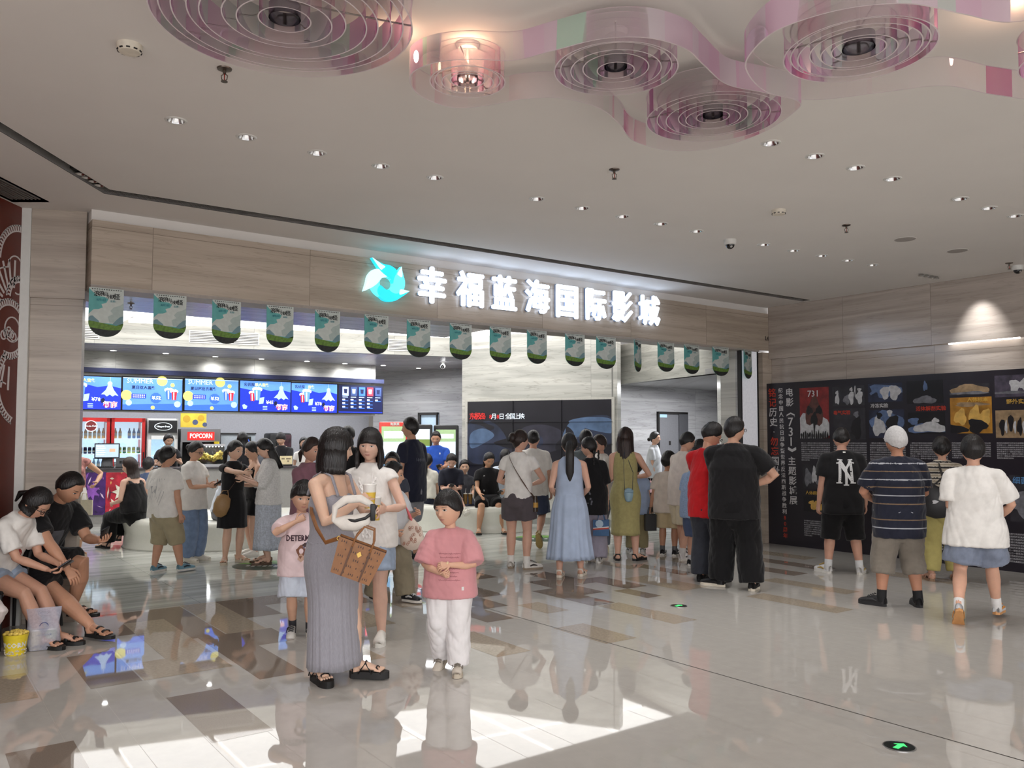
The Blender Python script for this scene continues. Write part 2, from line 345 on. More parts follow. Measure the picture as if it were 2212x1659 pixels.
# white ornament painted on the hoarding
M_orn = M('white_line_paint', (214, 206, 206), .5)
orn = MB()
def band(c, r0, r1, a0, a1, n=24, ticks=0):
    pts = [(math.radians(a0+(a1-a0)*i/n)) for i in range(n+1)]
    for i in range(n):
        q = [(c[0]+r*math.cos(t), -.004, c[1]+r*math.sin(t)) for r, t in ((r0, pts[i]), (r1, pts[i]), (r1, pts[i+1]), (r0, pts[i+1]))]
        orn.poly(q, M_orn, .006, (0, 1, 0))
def stroke(p, q, wd):
    p = np.array(p); q = np.array(q); t = (q-p)/np.linalg.norm(q-p); n = np.array([-t[1], t[0]])*wd/2
    orn.poly([(a[0], -.004, a[1]) for a in (p-n, q-n, q+n, p+n)], M_orn, .006, (0, 1, 0))
def scallop(c, r, a0, a1, wd=.012, gap=.05):
    band(c, r-wd, r, a0, a1); band(c, r-gap-wd, r-gap, a0, a1)
    n = max(4, int(abs(a1-a0)*math.pi/180*r/.035))
    for i in range(n):
        t = math.radians(a0+(a1-a0)*(i+.5)/n)
        stroke((c[0]+(r-gap)*math.cos(t), c[1]+(r-gap)*math.sin(t)), (c[0]+r*math.cos(t), c[1]+r*math.sin(t)), .014)
scallop((.03, 3.1), .34, 0, 180); scallop((.16, 2.52), .26, 20, 290); scallop((-.02, 2.05), .36, -70, 50); scallop((.02, 2.8), .2, 0, 140)
for k in range(7):
    t = math.radians(8+14*k); stroke((.12+.16*math.cos(t), 2.72+.16*math.sin(t)), (.12+.36*math.cos(t), 2.72+.4*math.sin(t)), .02)
    t = math.radians(-10-13*k); stroke((.14+.3*math.cos(t), 2.5+.3*math.sin(t)), (.14+.46*math.cos(t), 2.5+.5*math.sin(t)), .02)
band((.1, 2.55), .5, .512, -80, 80); band((.12, 2.52), .1, .112, 0, 360); band((.1, 3.05), .1, .112, 0, 300); band((.06, 2.9), .06, .072, 0, 300)
for k in range(5): band((.1+.035*k, 2.5-.02*abs(k-2)), .03, .042, 0, 360, 12)
orn.v = [v*np.array([-1, 1, 1]) for v in orn.v]; orn.f = [q[::-1] for q in orn.f]
o = obj('wall_ornament', orn, loc=(-4.27, 7.2, 0), rz=LW.a, smooth=False)
tag(o, 'white folk ornament of scallops and petals on the red hoarding', 'wall decoration')
for (x, y, z, e, sx, sy, rz, nm) in ((3.9, 17.4, 2.68, 90, 1.6, .2, .6, 'corridor_cove_light'), (-6.2, 17.6, 2.86, 130, 6.5, .25, .56, 'counter_fill_light'), (-2.2, 17.9, 3.15, 60, 2.2, .3, -.3, 'kiosk_fill_light')):  # counter and kiosk lights are added fills with no fixtures
    area(nm, (x, y, z), (0, 0, rz), sx, sy, e, (.95, .97, 1))
# ---------------------------------------------------------------- lobby behind the opening
LZ, SZ = 3.56, 3.2
def wallbox(name, A, B, z0, z1, mat, th=.2):
    A = np.array(A[:2]); B = np.array(B[:2]); L = np.linalg.norm(B-A); a = math.atan2(B[1]-A[1], B[0]-A[0])
    return struct(obj(name, MB().box((0, 0, z0), (L, th, z1), mat), loc=(A[0], A[1], 0), rz=a, smooth=False))
MENU = Frame((-7.9, 15.3), 34.0)          # hanging bulkhead that carries the menu screens
LEDF = Frame((-.97, 16.15), math.degrees(math.atan2(15.0-16.15, 1.9+.97)))
wallbox('wall_menu', (-9.6, 14.15), (-3.05, 18.57), 2.08, LZ, M_lob, .25)
wallbox('wall_lobby_back', (-10.9, 16.35), (-3.6, 20.95), 0, 2.9, M('grey_back_panel', (166, 166, 172), .45), .2)
wallbox('wall_kiosk', (-3.4, 20.4), (-.9, 19.2), 0, LZ, M_lobg, .2)
wallbox('wall_kiosk_side', (-.85, 16.3), (-.9, 19.4), 0, LZ, M_lobg, .1)
wallbox('wall_screen', (-.97, 16.15), (1.9, 15.0), 0, LZ, M_lob, .25)
wallbox('wall_screen_side', (1.9, 15.02), (2.27, 18.0), 0, LZ, M_lob, .1)
wallbox('wall_corridor', (2.2, 17.95), (6.2, 20.9), 0, 2.9, M_lobg, .2)
wallbox('wall_corridor_bulkhead', (2.2, 17.8), (3.66, 14.55), 2.73, LZ, M_lob, .15)
wallbox('wall_corridor_side', (6.2, 20.9), (3.8, 14.3), 0, 2.8, M_lobg, .15)
wallbox('wall_lobby_right', (3.6, 14.6), (3.52, 13.2), 0, LZ, M_lob, .2)
cs = MB().poly([(2.1, 18.4, 2.73), (3.66, 14.5, 2.73), (6.8, 20, 2.73), (6.2, 21.2, 2.73)], M_lobg, .1, (0, 0, 1))
struct(obj('ceiling_corridor', cs, smooth=False))
M_sof = marble('lobby_soffit_stone', (142, 138, 141), (166, 162, 165), vein=.7, rough=.25, pw=3, ph=.5, off=23)
for l in list(M_sof.node_tree.links):
    if l.from_node.type == 'SEPXYZ' and l.from_socket.name == 'Z':
        to = l.to_socket; M_sof.node_tree.links.remove(l); M_sof.node_tree.links.new([n for n in M_sof.node_tree.nodes if n.type == 'SEPXYZ'][0].outputs[1], to)
def UV(u, v): p = GF.w(u, v, 0); return (p[0], p[1])
so = MB()   # lobby ceiling pieces in the floor frame (u, v): near soffit, stepping back on the right
so.poly([(-3, 8.5, SZ), (-3, 11.35, SZ), (7.0, 11.35, SZ), (7.0, 10.15, SZ), (11.3, 10.15, SZ), (11.3, 8.5, SZ)], M_sof, .4, (0, 0, 1))
struct(obj('ceiling_soffit', so, rz=GF.a, smooth=False))
# bright stretch ceiling and the slanted bulkhead with vents at its far side
FAR0, FAR1 = np.array([-9.5, 13.1]), np.array([1.9, 17.7]); FR = Frame(FAR0, math.degrees(math.atan2(*(FAR1-FAR0)[::-1])))
Lf = float(np.linalg.norm(FAR1-FAR0))
struct(obj('wall_bulkhead', MB().box((0, 0, SZ), (Lf, .12, LZ+.1), M_lob), loc=(*FAR0, 0), rz=FR.a, smooth=False))
s2 = MB(); sheet(s2, [(FAR0[0], FAR0[1]+.1), (FAR1[0], FAR1[1]+.1), (FAR1[0]-1.4, FAR1[1]+3), (-3.2, 20.9), (-10.8, 16.2)], [Zp(*p, SZ)[:2] for p in DL_LOB], SZ, .15, M_sof)
struct(obj('ceiling_counter', s2, smooth=False))
lc = MB().poly([(-9.5, 10.5, LZ+.12), (-9.5, 13.2, LZ+.12), (1.9, 17.9, LZ+.12), (4.5, 14.3, LZ+.12), (4.3, 12.9, LZ+.12)], M_paint, .05, (0, 0, 1))
struct(obj('ceiling_lobby', lc, smooth=False))
M_lum = bpy.data.materials.new('luminous_stretch_ceiling'); M_lum.use_nodes = True
_b = M_lum.node_tree.nodes['Principled BSDF']; _b.inputs['Base Color'].default_value = (.9, .9, .9, 1)
_b.inputs['Emission Color'].default_value = (1, .985, .96, 1); _b.inputs['Emission Strength'].default_value = 2.6
lp = thing('luminous_ceiling', 'large glowing white stretch ceiling over the cinema lobby', 'ceiling light', (0, 0, LZ), GF.a)
NE, FE = lambda u: 11.4 if u < 7.05 else 10.2, lambda u: 15.95-.25*(u-.5)
for i in range(8):
    u0, u1 = .2+i*1.45, .2+(i+1)*1.45-.1
    for j in range(2):
        def vv(u, t): a, b = NE((u0+u1)/2), FE(u)-.02; return a+(b-a)*t
        t0, t1 = (.0, .485) if j == 0 else (.51, 1)
        p = MB().poly([(u0, vv(u0, t0), 0), (u1, vv(u1, t0), 0), (u1, vv(u1, t1), 0), (u0, vv(u0, t1), 0)], M_lum, .05, (0, 0, 1))
        obj('light_panel', p, lp, smooth=False)
# air vents on the bulkhead
M_ventd = M('vent_dark_slot', (70, 68, 66), .7)  # dark backing colour behind the louvres
for i, (xa, xb, ya, yb, lab) in enumerate([(100, 215, 712, 730, 'white louvred air vent on the lobby bulkhead, nearest the stone pillar'),
        (408, 560, 722, 742, 'white louvred air vent on the lobby bulkhead, behind the third and fourth banners'), (838, 900, 728, 752, 'white louvred air vent on the lobby bulkhead, farthest along behind the seventh banner')]):
    x0, _ = FR.hit(xa, ya); x1, _ = FR.hit(xb, yb); L = x1-x0
    t = thing('air_vent', lab, 'vent', FR.w(x0, -.012, 3.27), FR.a, 'bulkhead air vents')
    f = MB().box((0, 0, 0), (L, .012, .02), M_white).box((0, 0, .2), (L, .012, .22), M_white).box((0, 0, .02), (.02, .012, .2), M_white).box((L-.02, 0, .02), (L, .012, .2), M_white)
    obj('frame', f, t, smooth=False)
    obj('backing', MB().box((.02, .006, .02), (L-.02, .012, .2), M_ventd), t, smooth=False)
    for k in range(6): obj('louvre', MB().box((.02, -.004, .033+.028*k), (L-.02, .008, .05+.028*k), M_white), t, smooth=False)
# ================================================================ ceiling fittings
M_lampoff = M('lamp_lens', (235, 230, 220), .3, emit=.9)
M_lampon = M('lamp_lens_bright', (255, 250, 240), .3, emit=14)
def make_downlight(lens, dz=.046, lr=.0305):
    t = thing('recessed_downlight', '', 'downlight')
    obj('trim_ring', MB().lathe([(.052, 0), (.052, -.006), (.064, -.006), (.068, -.001), (.068, .0)], M_white, 24, close=False), t)
    obj('reflector', MB().lathe([(.052, -.004), (.046, .02), (.034, .045), (.03, .05)], M_chrome, 24, close=False), t)
    obj('lens', MB().lathe([(lr, dz), (.001, dz)], lens, 20, close=True), t)
    return t
rows = list(DL_ROWS.items())
ordn = ['first', 'second', 'third', 'fourth', 'fifth']
where = {'front row': 'in the row running from the left slot', 'middle row': 'in the row above the sign lettering', 'far row': 'in the row behind the dome camera',
         'right row': 'in the row below the middle iridescent pendant', 'right end row': 'in the row under the right hand pendant'}
dl = None
for rn, pts in rows:
    for i, (x, y) in enumerate(pts):
        P = Zp(x, y, CZ)
        if dl is None: dl = make_downlight(M_lampoff); o = dl; o.location = P
        else: o = dup(dl, P)
        l = bpy.data.lights.new('hall_beam', 'SPOT'); l.energy = 26; l.spot_size = 1.75; l.spot_blend = 1; l.shadow_soft_size = .05; l.color = (1, .985, .97)
        lo = bpy.data.objects.new('hall_beam', l); C.objects.link(lo); lo.location = (P[0], P[1], CZ-.005)
        o['label'] = 'round recessed downlight, %s from the left %s' % (ordn[i], where[rn]); o['group'] = 'hall ceiling downlights'
ld = make_downlight(M_lampon, -.0065, .05)
for i, (x, y) in enumerate(DL_LOB):
    P = Zp(x, y, SZ); o = ld if i == 0 else dup(ld, P); o.location = P
    o['label'] = 'lit downlight in the soffit over the snack counter, number %s from the pillar' % ['one','two','three','four','five','six','seven','eight'][i]; o['group'] = 'lit lobby downlights'
    l = bpy.data.lights.new('downlight_beam', 'SPOT'); l.energy = 24; l.spot_size = 2.7; l.spot_blend = 1; l.shadow_soft_size = .04
    lo = bpy.data.objects.new('downlight_beam', l); C.objects.link(lo); lo.location = (P[0], P[1], SZ-.02)
# four-lamp cluster in the slot and the one by the right wall
def cluster(label, pts, z, box=None):
    c = sum(np.array(p) for p in pts)/len(pts); t = thing('spotlight_cluster', label, 'spotlight', c)
    if box: obj('housing', MB().box((-.045, box[0]-c[1], z-c[2]), (.045, box[1]-c[1], z+.03-c[2]), M_dark), t, smooth=False)
    for p in pts:
        q = np.array(p)-c
        obj('lamp', MB().lathe([(.018, .02), (.034, -.004), (.038, -.012), (.03, -.012), (.02, .0), (.001, .0)], M_chrome, 18, c=q), t)
cl4 = [Zp(x, y, CZ+.02) for x, y in ((161,373),(174,381),(187,389),(201,398))]
for p in cl4: p[0] = -3.295
cluster('row of four small spotlights inside the dark ceiling slot', cl4, CZ+.03, (cl4[0][1]-.07, cl4[-1][1]+.07))
cluster('cluster of four small spotlights near the right wall', [Zp(x, y, CZ-.013) for x, y in ((1990,594),(2001,596),(2012,598),(2022,600))], CZ)
def smoke(px, label):
    P = Zp(*px, CZ); t = thing('smoke_detector', label, 'smoke detector', P, 0, 'ceiling smoke detectors')
    m = M('detector_plastic', (228, 220, 205), .5)
    obj('body', MB().lathe([(.062, 0), (.062, -.02), (.055, -.035), (.05, -.04), (.0, -.042)], m, 28, close=False), t)
    for k in range(10):
        a = k*.6283; obj('slot', MB().box((.0485, -.009, -.036), (.0595, .009, -.03), M_dark).xf(Matrix.Rotation(a, 4, 'Z')), t, smooth=False)
smoke((280, 97), 'round smoke detector on the ceiling left of the largest pendant'); smoke((1682, 454), 'round smoke detector on the ceiling between sprinkler and dome camera')
def sprinkler(px, label, z=CZ):
    P = Zp(*px, z); t = thing('fire_sprinkler', label, 'sprinkler', P, 0, 'ceiling sprinklers'); m = M('sprinkler_metal', (120, 110, 102), .35, metal=1)
    obj('rosette', MB().lathe([(.04, 0), (.038, -.006), (.015, -.012), (.012, -.012)], m, 20), t)
    f = MB().cyl((0, 0, -.01), (0, 0, -.03), .009, m, 10)
    f.tube([(0, 0, -.028), (.017, 0, -.04), (.014, 0, -.06), (0, 0, -.07)], [.003]*4, m, 6).tube([(0, 0, -.028), (-.017, 0, -.04), (-.014, 0, -.06), (0, 0, -.07)], [.003]*4, m, 6)
    obj('frame', f, t); obj('bulb', MB().cyl((0, 0, -.03), (0, 0, -.068), .003, M('sprinkler_bulb', (150, 40, 30), .2), 8), t)
    obj('deflector', MB().lathe([(.002, -.07), (.018, -.071), (.018, -.074), (.001, -.075)], m, 16), t)
sprinkler((485, 148), 'pendent sprinkler on the ceiling under the largest pendant'); sprinkler((1327, 366), 'pendent sprinkler on the ceiling below the middle pendant')
sprinkler((1828, 486), 'pendent sprinkler on the ceiling beside the round speaker'); sprinkler((2180, 568), 'pendent sprinkler on the ceiling beside the right wall')
sprinkler((283, 655), 'pendent sprinkler in the lobby between the first two banners', SZ); sprinkler((1213, 738), 'pendent sprinkler in the lobby above the video wall', LZ-.0)
def dome(px, label):
    P = Zp(*px, CZ); t = thing('dome_camera', label, 'security camera', P, 0, 'dome cameras')
    obj('base', MB().lathe([(.062, 0), (.062, -.03), (.055, -.05), (.05, -.053)], M_white, 28), t)
    obj('dome', MB().ell((0, 0, -.05), (.045, .045, .045), M('smoked_dome', (18, 18, 22), .06, spec=.7), 24), t)
    obj('lens', MB().cyl((0, -.03, -.07), (0, -.047, -.08), .012, M_chrome, 14), t)
dome((1577, 518), 'white dome camera on the ceiling over the exhibition'); dome((2198, 574), 'white dome camera at the top of the right wall')
for px, lab in (((1955, 516), 'flat round ceiling speaker right of the sprinkler'), ((2068, 541), 'flat round ceiling speaker nearer the right wall')):
    t = thing('ceiling_speaker', lab, 'speaker', Zp(*px, CZ), 0, 'round ceiling speakers'); m = M('speaker_mesh', (176, 170, 166), .8, var=.2, vscale=400)
    obj('grille', MB().lathe([(.1, -.004), (.001, -.006)], m, 32), t); obj('rim', MB().lathe([(.1, 0), (.108, -.002), (.1, -.006)], M_paint, 32, close=False), t)
# ---------------------------------------------------------------- iridescent pendants
def film(name, ramp, cl=.0):
    m = bpy.data.materials.new(name); m.use_nodes = True; nt = m.node_tree; L = nt.links.new; nt.nodes.remove(nt.nodes['Principled BSDF']); out = nt.nodes['Material Output']
    lw = nd(nt, 'ShaderNodeLayerWeight'); lw.inputs[0].default_value = .45
    tc = nd(nt, 'ShaderNodeTexCoord'); mp = nd(nt, 'ShaderNodeMapping'); mp.inputs['Scale'].default_value = (5, 5, .2); L(tc.outputs['Object'], mp.inputs[0])
    nz = nd(nt, 'ShaderNodeTexVoronoi'); nz.inputs['Scale'].default_value = 1.3; L(mp.outputs[0], nz.inputs['Vector'])
    sp = nd(nt, 'ShaderNodeSeparateColor'); L(nz.outputs['Color'], sp.inputs[0])
    ad = nd(nt, 'ShaderNodeMath', operation='MULTIPLY_ADD'); L(sp.outputs[0], ad.inputs[0]); ad.inputs[1].default_value = .75; 
    ml = nd(nt, 'ShaderNodeMath', operation='MULTIPLY'); L(lw.outputs['Facing'], ml.inputs[0]); ml.inputs[1].default_value = .35; L(ml.outputs[0], ad.inputs[2])
    r = nd(nt, 'ShaderNodeValToRGB'); L(ad.outputs[0], r.inputs[0]); r.color_ramp.interpolation = 'EASE'
    el = r.color_ramp.elements; el[0].position = ramp[0][0]; el[0].color = lin(ramp[0][1]); el[1].position = ramp[1][0]; el[1].color = lin(ramp[1][1])
    for p, c in ramp[2:]: q = el.new(p); q.color = lin(c)
    tr = nd(nt, 'ShaderNodeBsdfTransparent'); L(r.outputs[0], tr.inputs[0])
    r2 = nd(nt, 'ShaderNodeValToRGB'); L(ad.outputs[0], r2.inputs[0]); el = r2.color_ramp.elements
    el[0].position = .1; el[0].color = lin((200, 245, 225)); el[1].position = .9; el[1].color = lin((250, 200, 240)); q = el.new(.5); q.color = lin((245, 235, 250))
    gl = nd(nt, 'ShaderNodeBsdfGlossy'); gl.inputs['Roughness'].default_value = .03; L(r2.outputs[0], gl.inputs[0])
    nz2 = nd(nt, 'ShaderNodeTexNoise'); nz2.inputs['Scale'].default_value = 4; L(tc.outputs['Object'], nz2.inputs[0]); bp = nd(nt, 'ShaderNodeBump'); bp.inputs['Strength'].default_value = .15; L(nz2.outputs[0], bp.inputs['Height']); L(bp.outputs[0], gl.inputs['Normal'])
    fr = nd(nt, 'ShaderNodeFresnel'); fr.inputs[0].default_value = 1.75; mx = nd(nt, 'ShaderNodeMixShader'); L(fr.outputs[0], mx.inputs[0]); L(tr.outputs[0], mx.inputs[1]); L(gl.outputs[0], mx.inputs[2])
    df = nd(nt, 'ShaderNodeBsdfTranslucent'); df.inputs[0].default_value = lin((245, 225, 235)); d2 = nd(nt, 'ShaderNodeBsdfDiffuse'); d2.inputs[0].default_value = lin((245, 228, 236))
    m1 = nd(nt, 'ShaderNodeMixShader'); m1.inputs[0].default_value = .5; L(df.outputs[0], m1.inputs[1]); L(d2.outputs[0], m1.inputs[2])
    m2 = nd(nt, 'ShaderNodeMixShader'); m2.inputs[0].default_value = .2; L(mx.outputs[0], m2.inputs[1]); L(m1.outputs[0], m2.inputs[2]); L(m2.outputs[0], out.inputs[0]); return m
M_film = film('dichroic_film', [(.0, (252, 250, 248)), (.97, (172, 44, 146)), (.72, (252, 249, 248)), (.8, (250, 222, 228)), (.88, (222, 110, 165))])
M_edge = M('acrylic_edge', (236, 224, 228), .15, var=.1, vscale=8)
def spline(P, n=10):
    P = np.array(P, float); k = len(P); out = []
    for i in range(k):
        a, b, c, d = P[(i-1) % k], P[i], P[(i+1) % k], P[(i+2) % k]
        for t in np.arange(n)/n: out.append(.5*((2*b)+(c-a)*t+(2*a-5*b+4*c-d)*t*t+(3*b-a-3*c+d)*t**3))
    return np.array(out)
def ribbon(P, z0, z1, th=.007):
    k = len(P); T = np.roll(P, -1, 0)-np.roll(P, 1, 0); T /= np.linalg.norm(T, axis=1)[:, None]; N = np.stack([-T[:, 1], T[:, 0]], 1)*th/2
    A, B = P+N, P-N; b = MB(); V = np.vstack([np.c_[A, np.full(k, z0)], np.c_[A, np.full(k, z1)], np.c_[B, np.full(k, z0)], np.c_[B, np.full(k, z1)]])
    i = np.arange(k); j = (i+1) % k
    b.add(V, np.c_[i, j, j+k, i+k].tolist(), M_film); b.mi(M_edge)
    f2 = np.c_[i, i+2*k, j+2*k, j].tolist()+np.c_[i+k, j+k, j+3*k, i+3*k].tolist()
    b.f += f2; b.m += [1]*len(f2); return b
def circ(c, r, n=64): t = np.arange(n)*2*np.pi/n; return np.stack([c[0]+r*np.cos(t), c[1]+r*np.sin(t)], 1)
M_core = M('pendant_core', (150, 150, 160), .12, metal=1)
PZ0, PZ1 = 3.40, 3.54
def pendant(name_label, hubs, outline, PZ0=PZ0, PZ1=PZ1):
    c0 = np.array(hubs[0][0]); t = thing('iridescent_pendant', name_label, 'pendant', (c0[0], c0[1], CZ), 0, 'iridescent ring pendants')
    off = lambda P: np.asarray(P)-c0
    if outline is not None:
        obj('outer_band', ribbon(off(outline), PZ0-CZ, PZ1-CZ), t, smooth='auto')
    for (c, rs) in hubs:
        for i, r in enumerate(rs): obj('ring', ribbon(off(circ(c, r)), PZ0-CZ+.01*(i % 2), PZ1-CZ-.012*(i % 3), .006), t)
        q = off(c); r = rs[-1]*.62; dz = PZ0-3.4
        obj('core', MB().lathe([(r, -.185+dz), (r, -.125+dz), (r*.97, -.125+dz), (r*.97, -.185+dz)], M_core, 32, c=(q[0], q[1], 0), close=False), t)
        obj('rod', MB().cyl((q[0], q[1], -.15+dz), (q[0], q[1], 0), .008, M('clear_rod', (196, 186, 180), .2), 10), t)
        obj('canopy', MB().lathe([(.0, -.03), (.05, -.028), (.06, -.01), (.06, 0)], M_white, 24, c=(q[0], q[1], 0), close=False), t)
        arm = MB()
        for k in range(3):
            a = k*2.094+.4; arm.cyl((q[0], q[1], -.105+dz), (q[0]+rs[0]*math.cos(a), q[1]+rs[0]*math.sin(a), -.105+dz), .004, M('clear_rod', (196, 186, 180), .2), 6)
        obj('arm', arm, t)
    return t
pz = lambda x, y: Zp(x, y, PZ0)[:2]
hA = pz(615, 48); pendant('largest iridescent pendant of concentric rings, cut off by the top edge', [(hA, (.55, .51, .46, .40, .35, .26, .2, .11))], None)
o1 = spline([pz(*p) for p in ((886,165),(905,205),(975,232),(1050,228),(1130,214),(1210,212),(1290,232),(1335,265),(1370,305),(1450,325),(1540,320),(1640,290),(1718,240),(1722,218),(1650,200),(1570,182),(1520,140),(1480,105),(1400,82),(1300,84),(1200,108),(1110,130),(1010,128),(930,138))])
pendant('long wavy iridescent pendant with three ring groups, above the sign', [(pz(1010,178), (.19, .165, .13, .085)), (pz(1330,152), (.30, .27, .22, .16, .09)), (pz(1540,256), (.37, .31, .26, .19, .15, .09))], o1)
pz = lambda x, y: Zp(x, y, 3.27)[:2]
o2 = spline([pz(*p) for p in ((1612,150),(1660,200),(1760,215),(1900,200),(2040,185),(2150,205),(2280,215),(2420,170),(2440,90),(2300,40),(2170,48),(2080,30),(1960,8),(1820,20),(1690,60),(1630,105))])
pendant('wavy iridescent pendant leaving the picture at the upper right corner', [(pz(1855,112), (.31, .28, .25, .2, .155, .11)), (pz(2330,130), (.23, .19, .15, .09))], o2, 3.27, 3.41)
for (x, y), e in (((1010, 86), 1.6), ((860, 70), .9), ((2190, 4), 1.6)):   # small warm lamps in the ceiling roses
    P = Zp(x, y, CZ); l = bpy.data.lights.new('rose_lamp', 'POINT'); l.energy = e; l.color = (1, .62, .4); l.shadow_soft_size = .03
    lo = bpy.data.objects.new('rose_lamp', l); C.objects.link(lo); lo.location = (P[0], P[1], CZ-.09)
# ================================================================ sign on the fascia
M_let = M('sign_letter_face', (218, 234, 255), .4, emit=3.2, var=0)
M_letside = M('sign_letter_return', (150, 165, 190), .4)
sg = thing('cinema_sign', 'illuminated white Chinese cinema name with cyan swirl logo on the stone fascia', 'sign', FA.w(0, 0, 0), FA.a)
BX = [('幸',898,958,595,652),('福',983,1040,602,663),('蓝',1058,1110,612,670),('海',1130,1181,620,676),('国',1197,1242,632,683),('际',1260,1302,638,690),('影',1317,1360,643,694),('城',1374,1419,651,702)]
for g, xa, xb, ya, yb in BX:
    x0, z1 = FA.hit(xa, ya+4); x1, z0 = FA.hit(xb, yb-2); cx, cz = (x0+x1)/2, (FA.hit((xa+xb)/2, (ya+yb)/2)[1])
    wd = x1-x0; hd = .40
    t = MB()
    for q, (dx, dz) in enumerate(((0, 0), (.011, 0), (-.011, 0), (0, .009), (0, -.009))): t.join(txt(g, 1, M_let, 0, .012, width=wd*.96, height=hd*.97, x=cx+dx, z=cz+dz, y=-.05-.0004*q, res=1))
    obj('letter', t, sg, smooth=False)
    t2 = txt(g, 1, M_letside, 0, .05, width=wd, height=hd*1.02, x=cx, z=cz, y=-.0, res=1); t2.v = [v*np.array([1, .35, 1])+np.array([0, -.02, 0]) for v in t2.v]
    obj('letter_return', t2, sg, smooth=False)
# swirl logo: five curved petals round a dark centre
lx, lz = FA.hit(828, 614); ux = FA.hit(878, 614)[0]-FA.hit(778, 614)[0]; ux /= 100; uz = (FA.hit(828, 564)[1]-FA.hit(828, 664)[1])/100
M_cy = M('logo_cyan', (40, 205, 225), .4, emit=1.0, var=.02); M_cy2 = M('logo_pale', (190, 240, 248), .4, emit=1.2, var=.02); M_cy3 = M('logo_mid', (95, 222, 236), .4, emit=1.1, var=.02)
def P2(x, y): return (lx+x*ux, lz-y*uz)
def curve(*pts, n=8):
    P = np.array(pts, float); out = []; k = len(P)
    for i in range(k-1):
        a, b, c, d = P[max(i-1, 0)], P[i], P[i+1], P[min(i+2, k-1)]
        for t in np.arange(n)/n: out.append(.5*((2*b)+(c-a)*t+(2*a-5*b+4*c-d)*t*t+(3*b-a-3*c+d)*t**3))
    return out+[P[-1]]
def plate(pts, mat, y0, th=.03):
    return MB().poly([(*P2(x, y)[:1], y0, P2(x, y)[1]) for x, y in pts], mat, th, (0, 1, 0))
def pol(a, r): return (r*math.cos(math.radians(a)), -r*math.sin(math.radians(a)))
obj('logo_ring', plate([pol(q, 33) for q in range(0, 361, 12)]+[pol(q, 14) for q in range(360, -1, -12)], M_cy3, -.066, .05), sg, smooth=False)
for i, (a, R_, m) in enumerate(((205, 52, M_cy2), (122, 60, M_cy), (-14, 51, M_cy), (52, 50, M_cy3))):
    k = 1.2 if a == -14 else 1
    pts = curve(pol(a, R_), pol(a-20*k, 42), pol(a-45*k, 40), pol(a-72*k, 37), pol(a-98*k, 28), pol(a-118*k, 15), pol(a-80, 14), pol(a-45, 14.5), pol(a-16, 20), pol(a-3, 33), pol(a, R_))
    obj('logo_petal', plate(pts, m, -.07-.004*i, .05), sg, smooth=False)
    obj('logo_highlight', plate(curve(pol(a, R_-1), pol(a-15, 40), pol(a-24, 35), pol(a-14, 31), pol(a-5, 32), pol(a, R_-1)), M_cy2, -.09-.004*i, .012), sg, smooth=False)
x_, z_ = FA.hit(1660, 732)
o = obj('unit_number', txt('L401', .085, M('dark_lettering', (60, 52, 50), .5), .003, .002, x=x_, z=z_, y=-.003), loc=FA.w(0, 0, 0), rz=FA.a, smooth=False)
tag(o, 'small dark unit number L401 at the corner of the fascia', 'sign')
# ================================================================ hanging banners (the printed figures are left out)
BN = [(193,268,620,728),(333,403,634,732),(459,521,647,743),(577,634,658,752),(681,735,668,761),(788,839,678,765),(880,929,688,772),(972,1019,697,777),(1059,1103,704,783),(1139,1181,711,786),(1222,1262,719,791),(1289,1329,725,797),(1361,1394,732,803),(1421,1456,737,803),(1477,1511,742,808),(1540,1573,747,812),(1600,1630,754,818)]
BF = Frame(FA.w(0, -.02, 0), ANG)
M_teal = M('banner_teal_sky', (96, 168, 166), .6, var=.08, vscale=9); M_cld = M('banner_cloud', (196, 203, 198), .6, var=.06, vscale=14); M_cld2 = M('banner_cloud_shade', (170, 184, 180), .6, var=.05, vscale=18)
M_mt = M('banner_far_hill', (112, 144, 152), .6, var=.08, vscale=14); M_gr = M('banner_grass', (98, 132, 52), .6, var=.3, vscale=28); M_gk = M('banner_dark_rock', (32, 36, 36), .6, var=.5, vscale=25)
M_ink = M('banner_ink', (24, 26, 26), .6); M_blu = M('banner_blue_print', (52, 128, 140), .6)
BW, BH = .46, .68
def clipU(pts):   # keep artwork inside the tongue outline (x in +-.5, z from 0 down to -1, round foot)
    return pts
def barc(n=20):
    return [(.5*math.cos(math.pi+math.pi*i/n), -.70+.30*math.sin(math.pi+math.pi*i/n)) for i in range(n+1)]
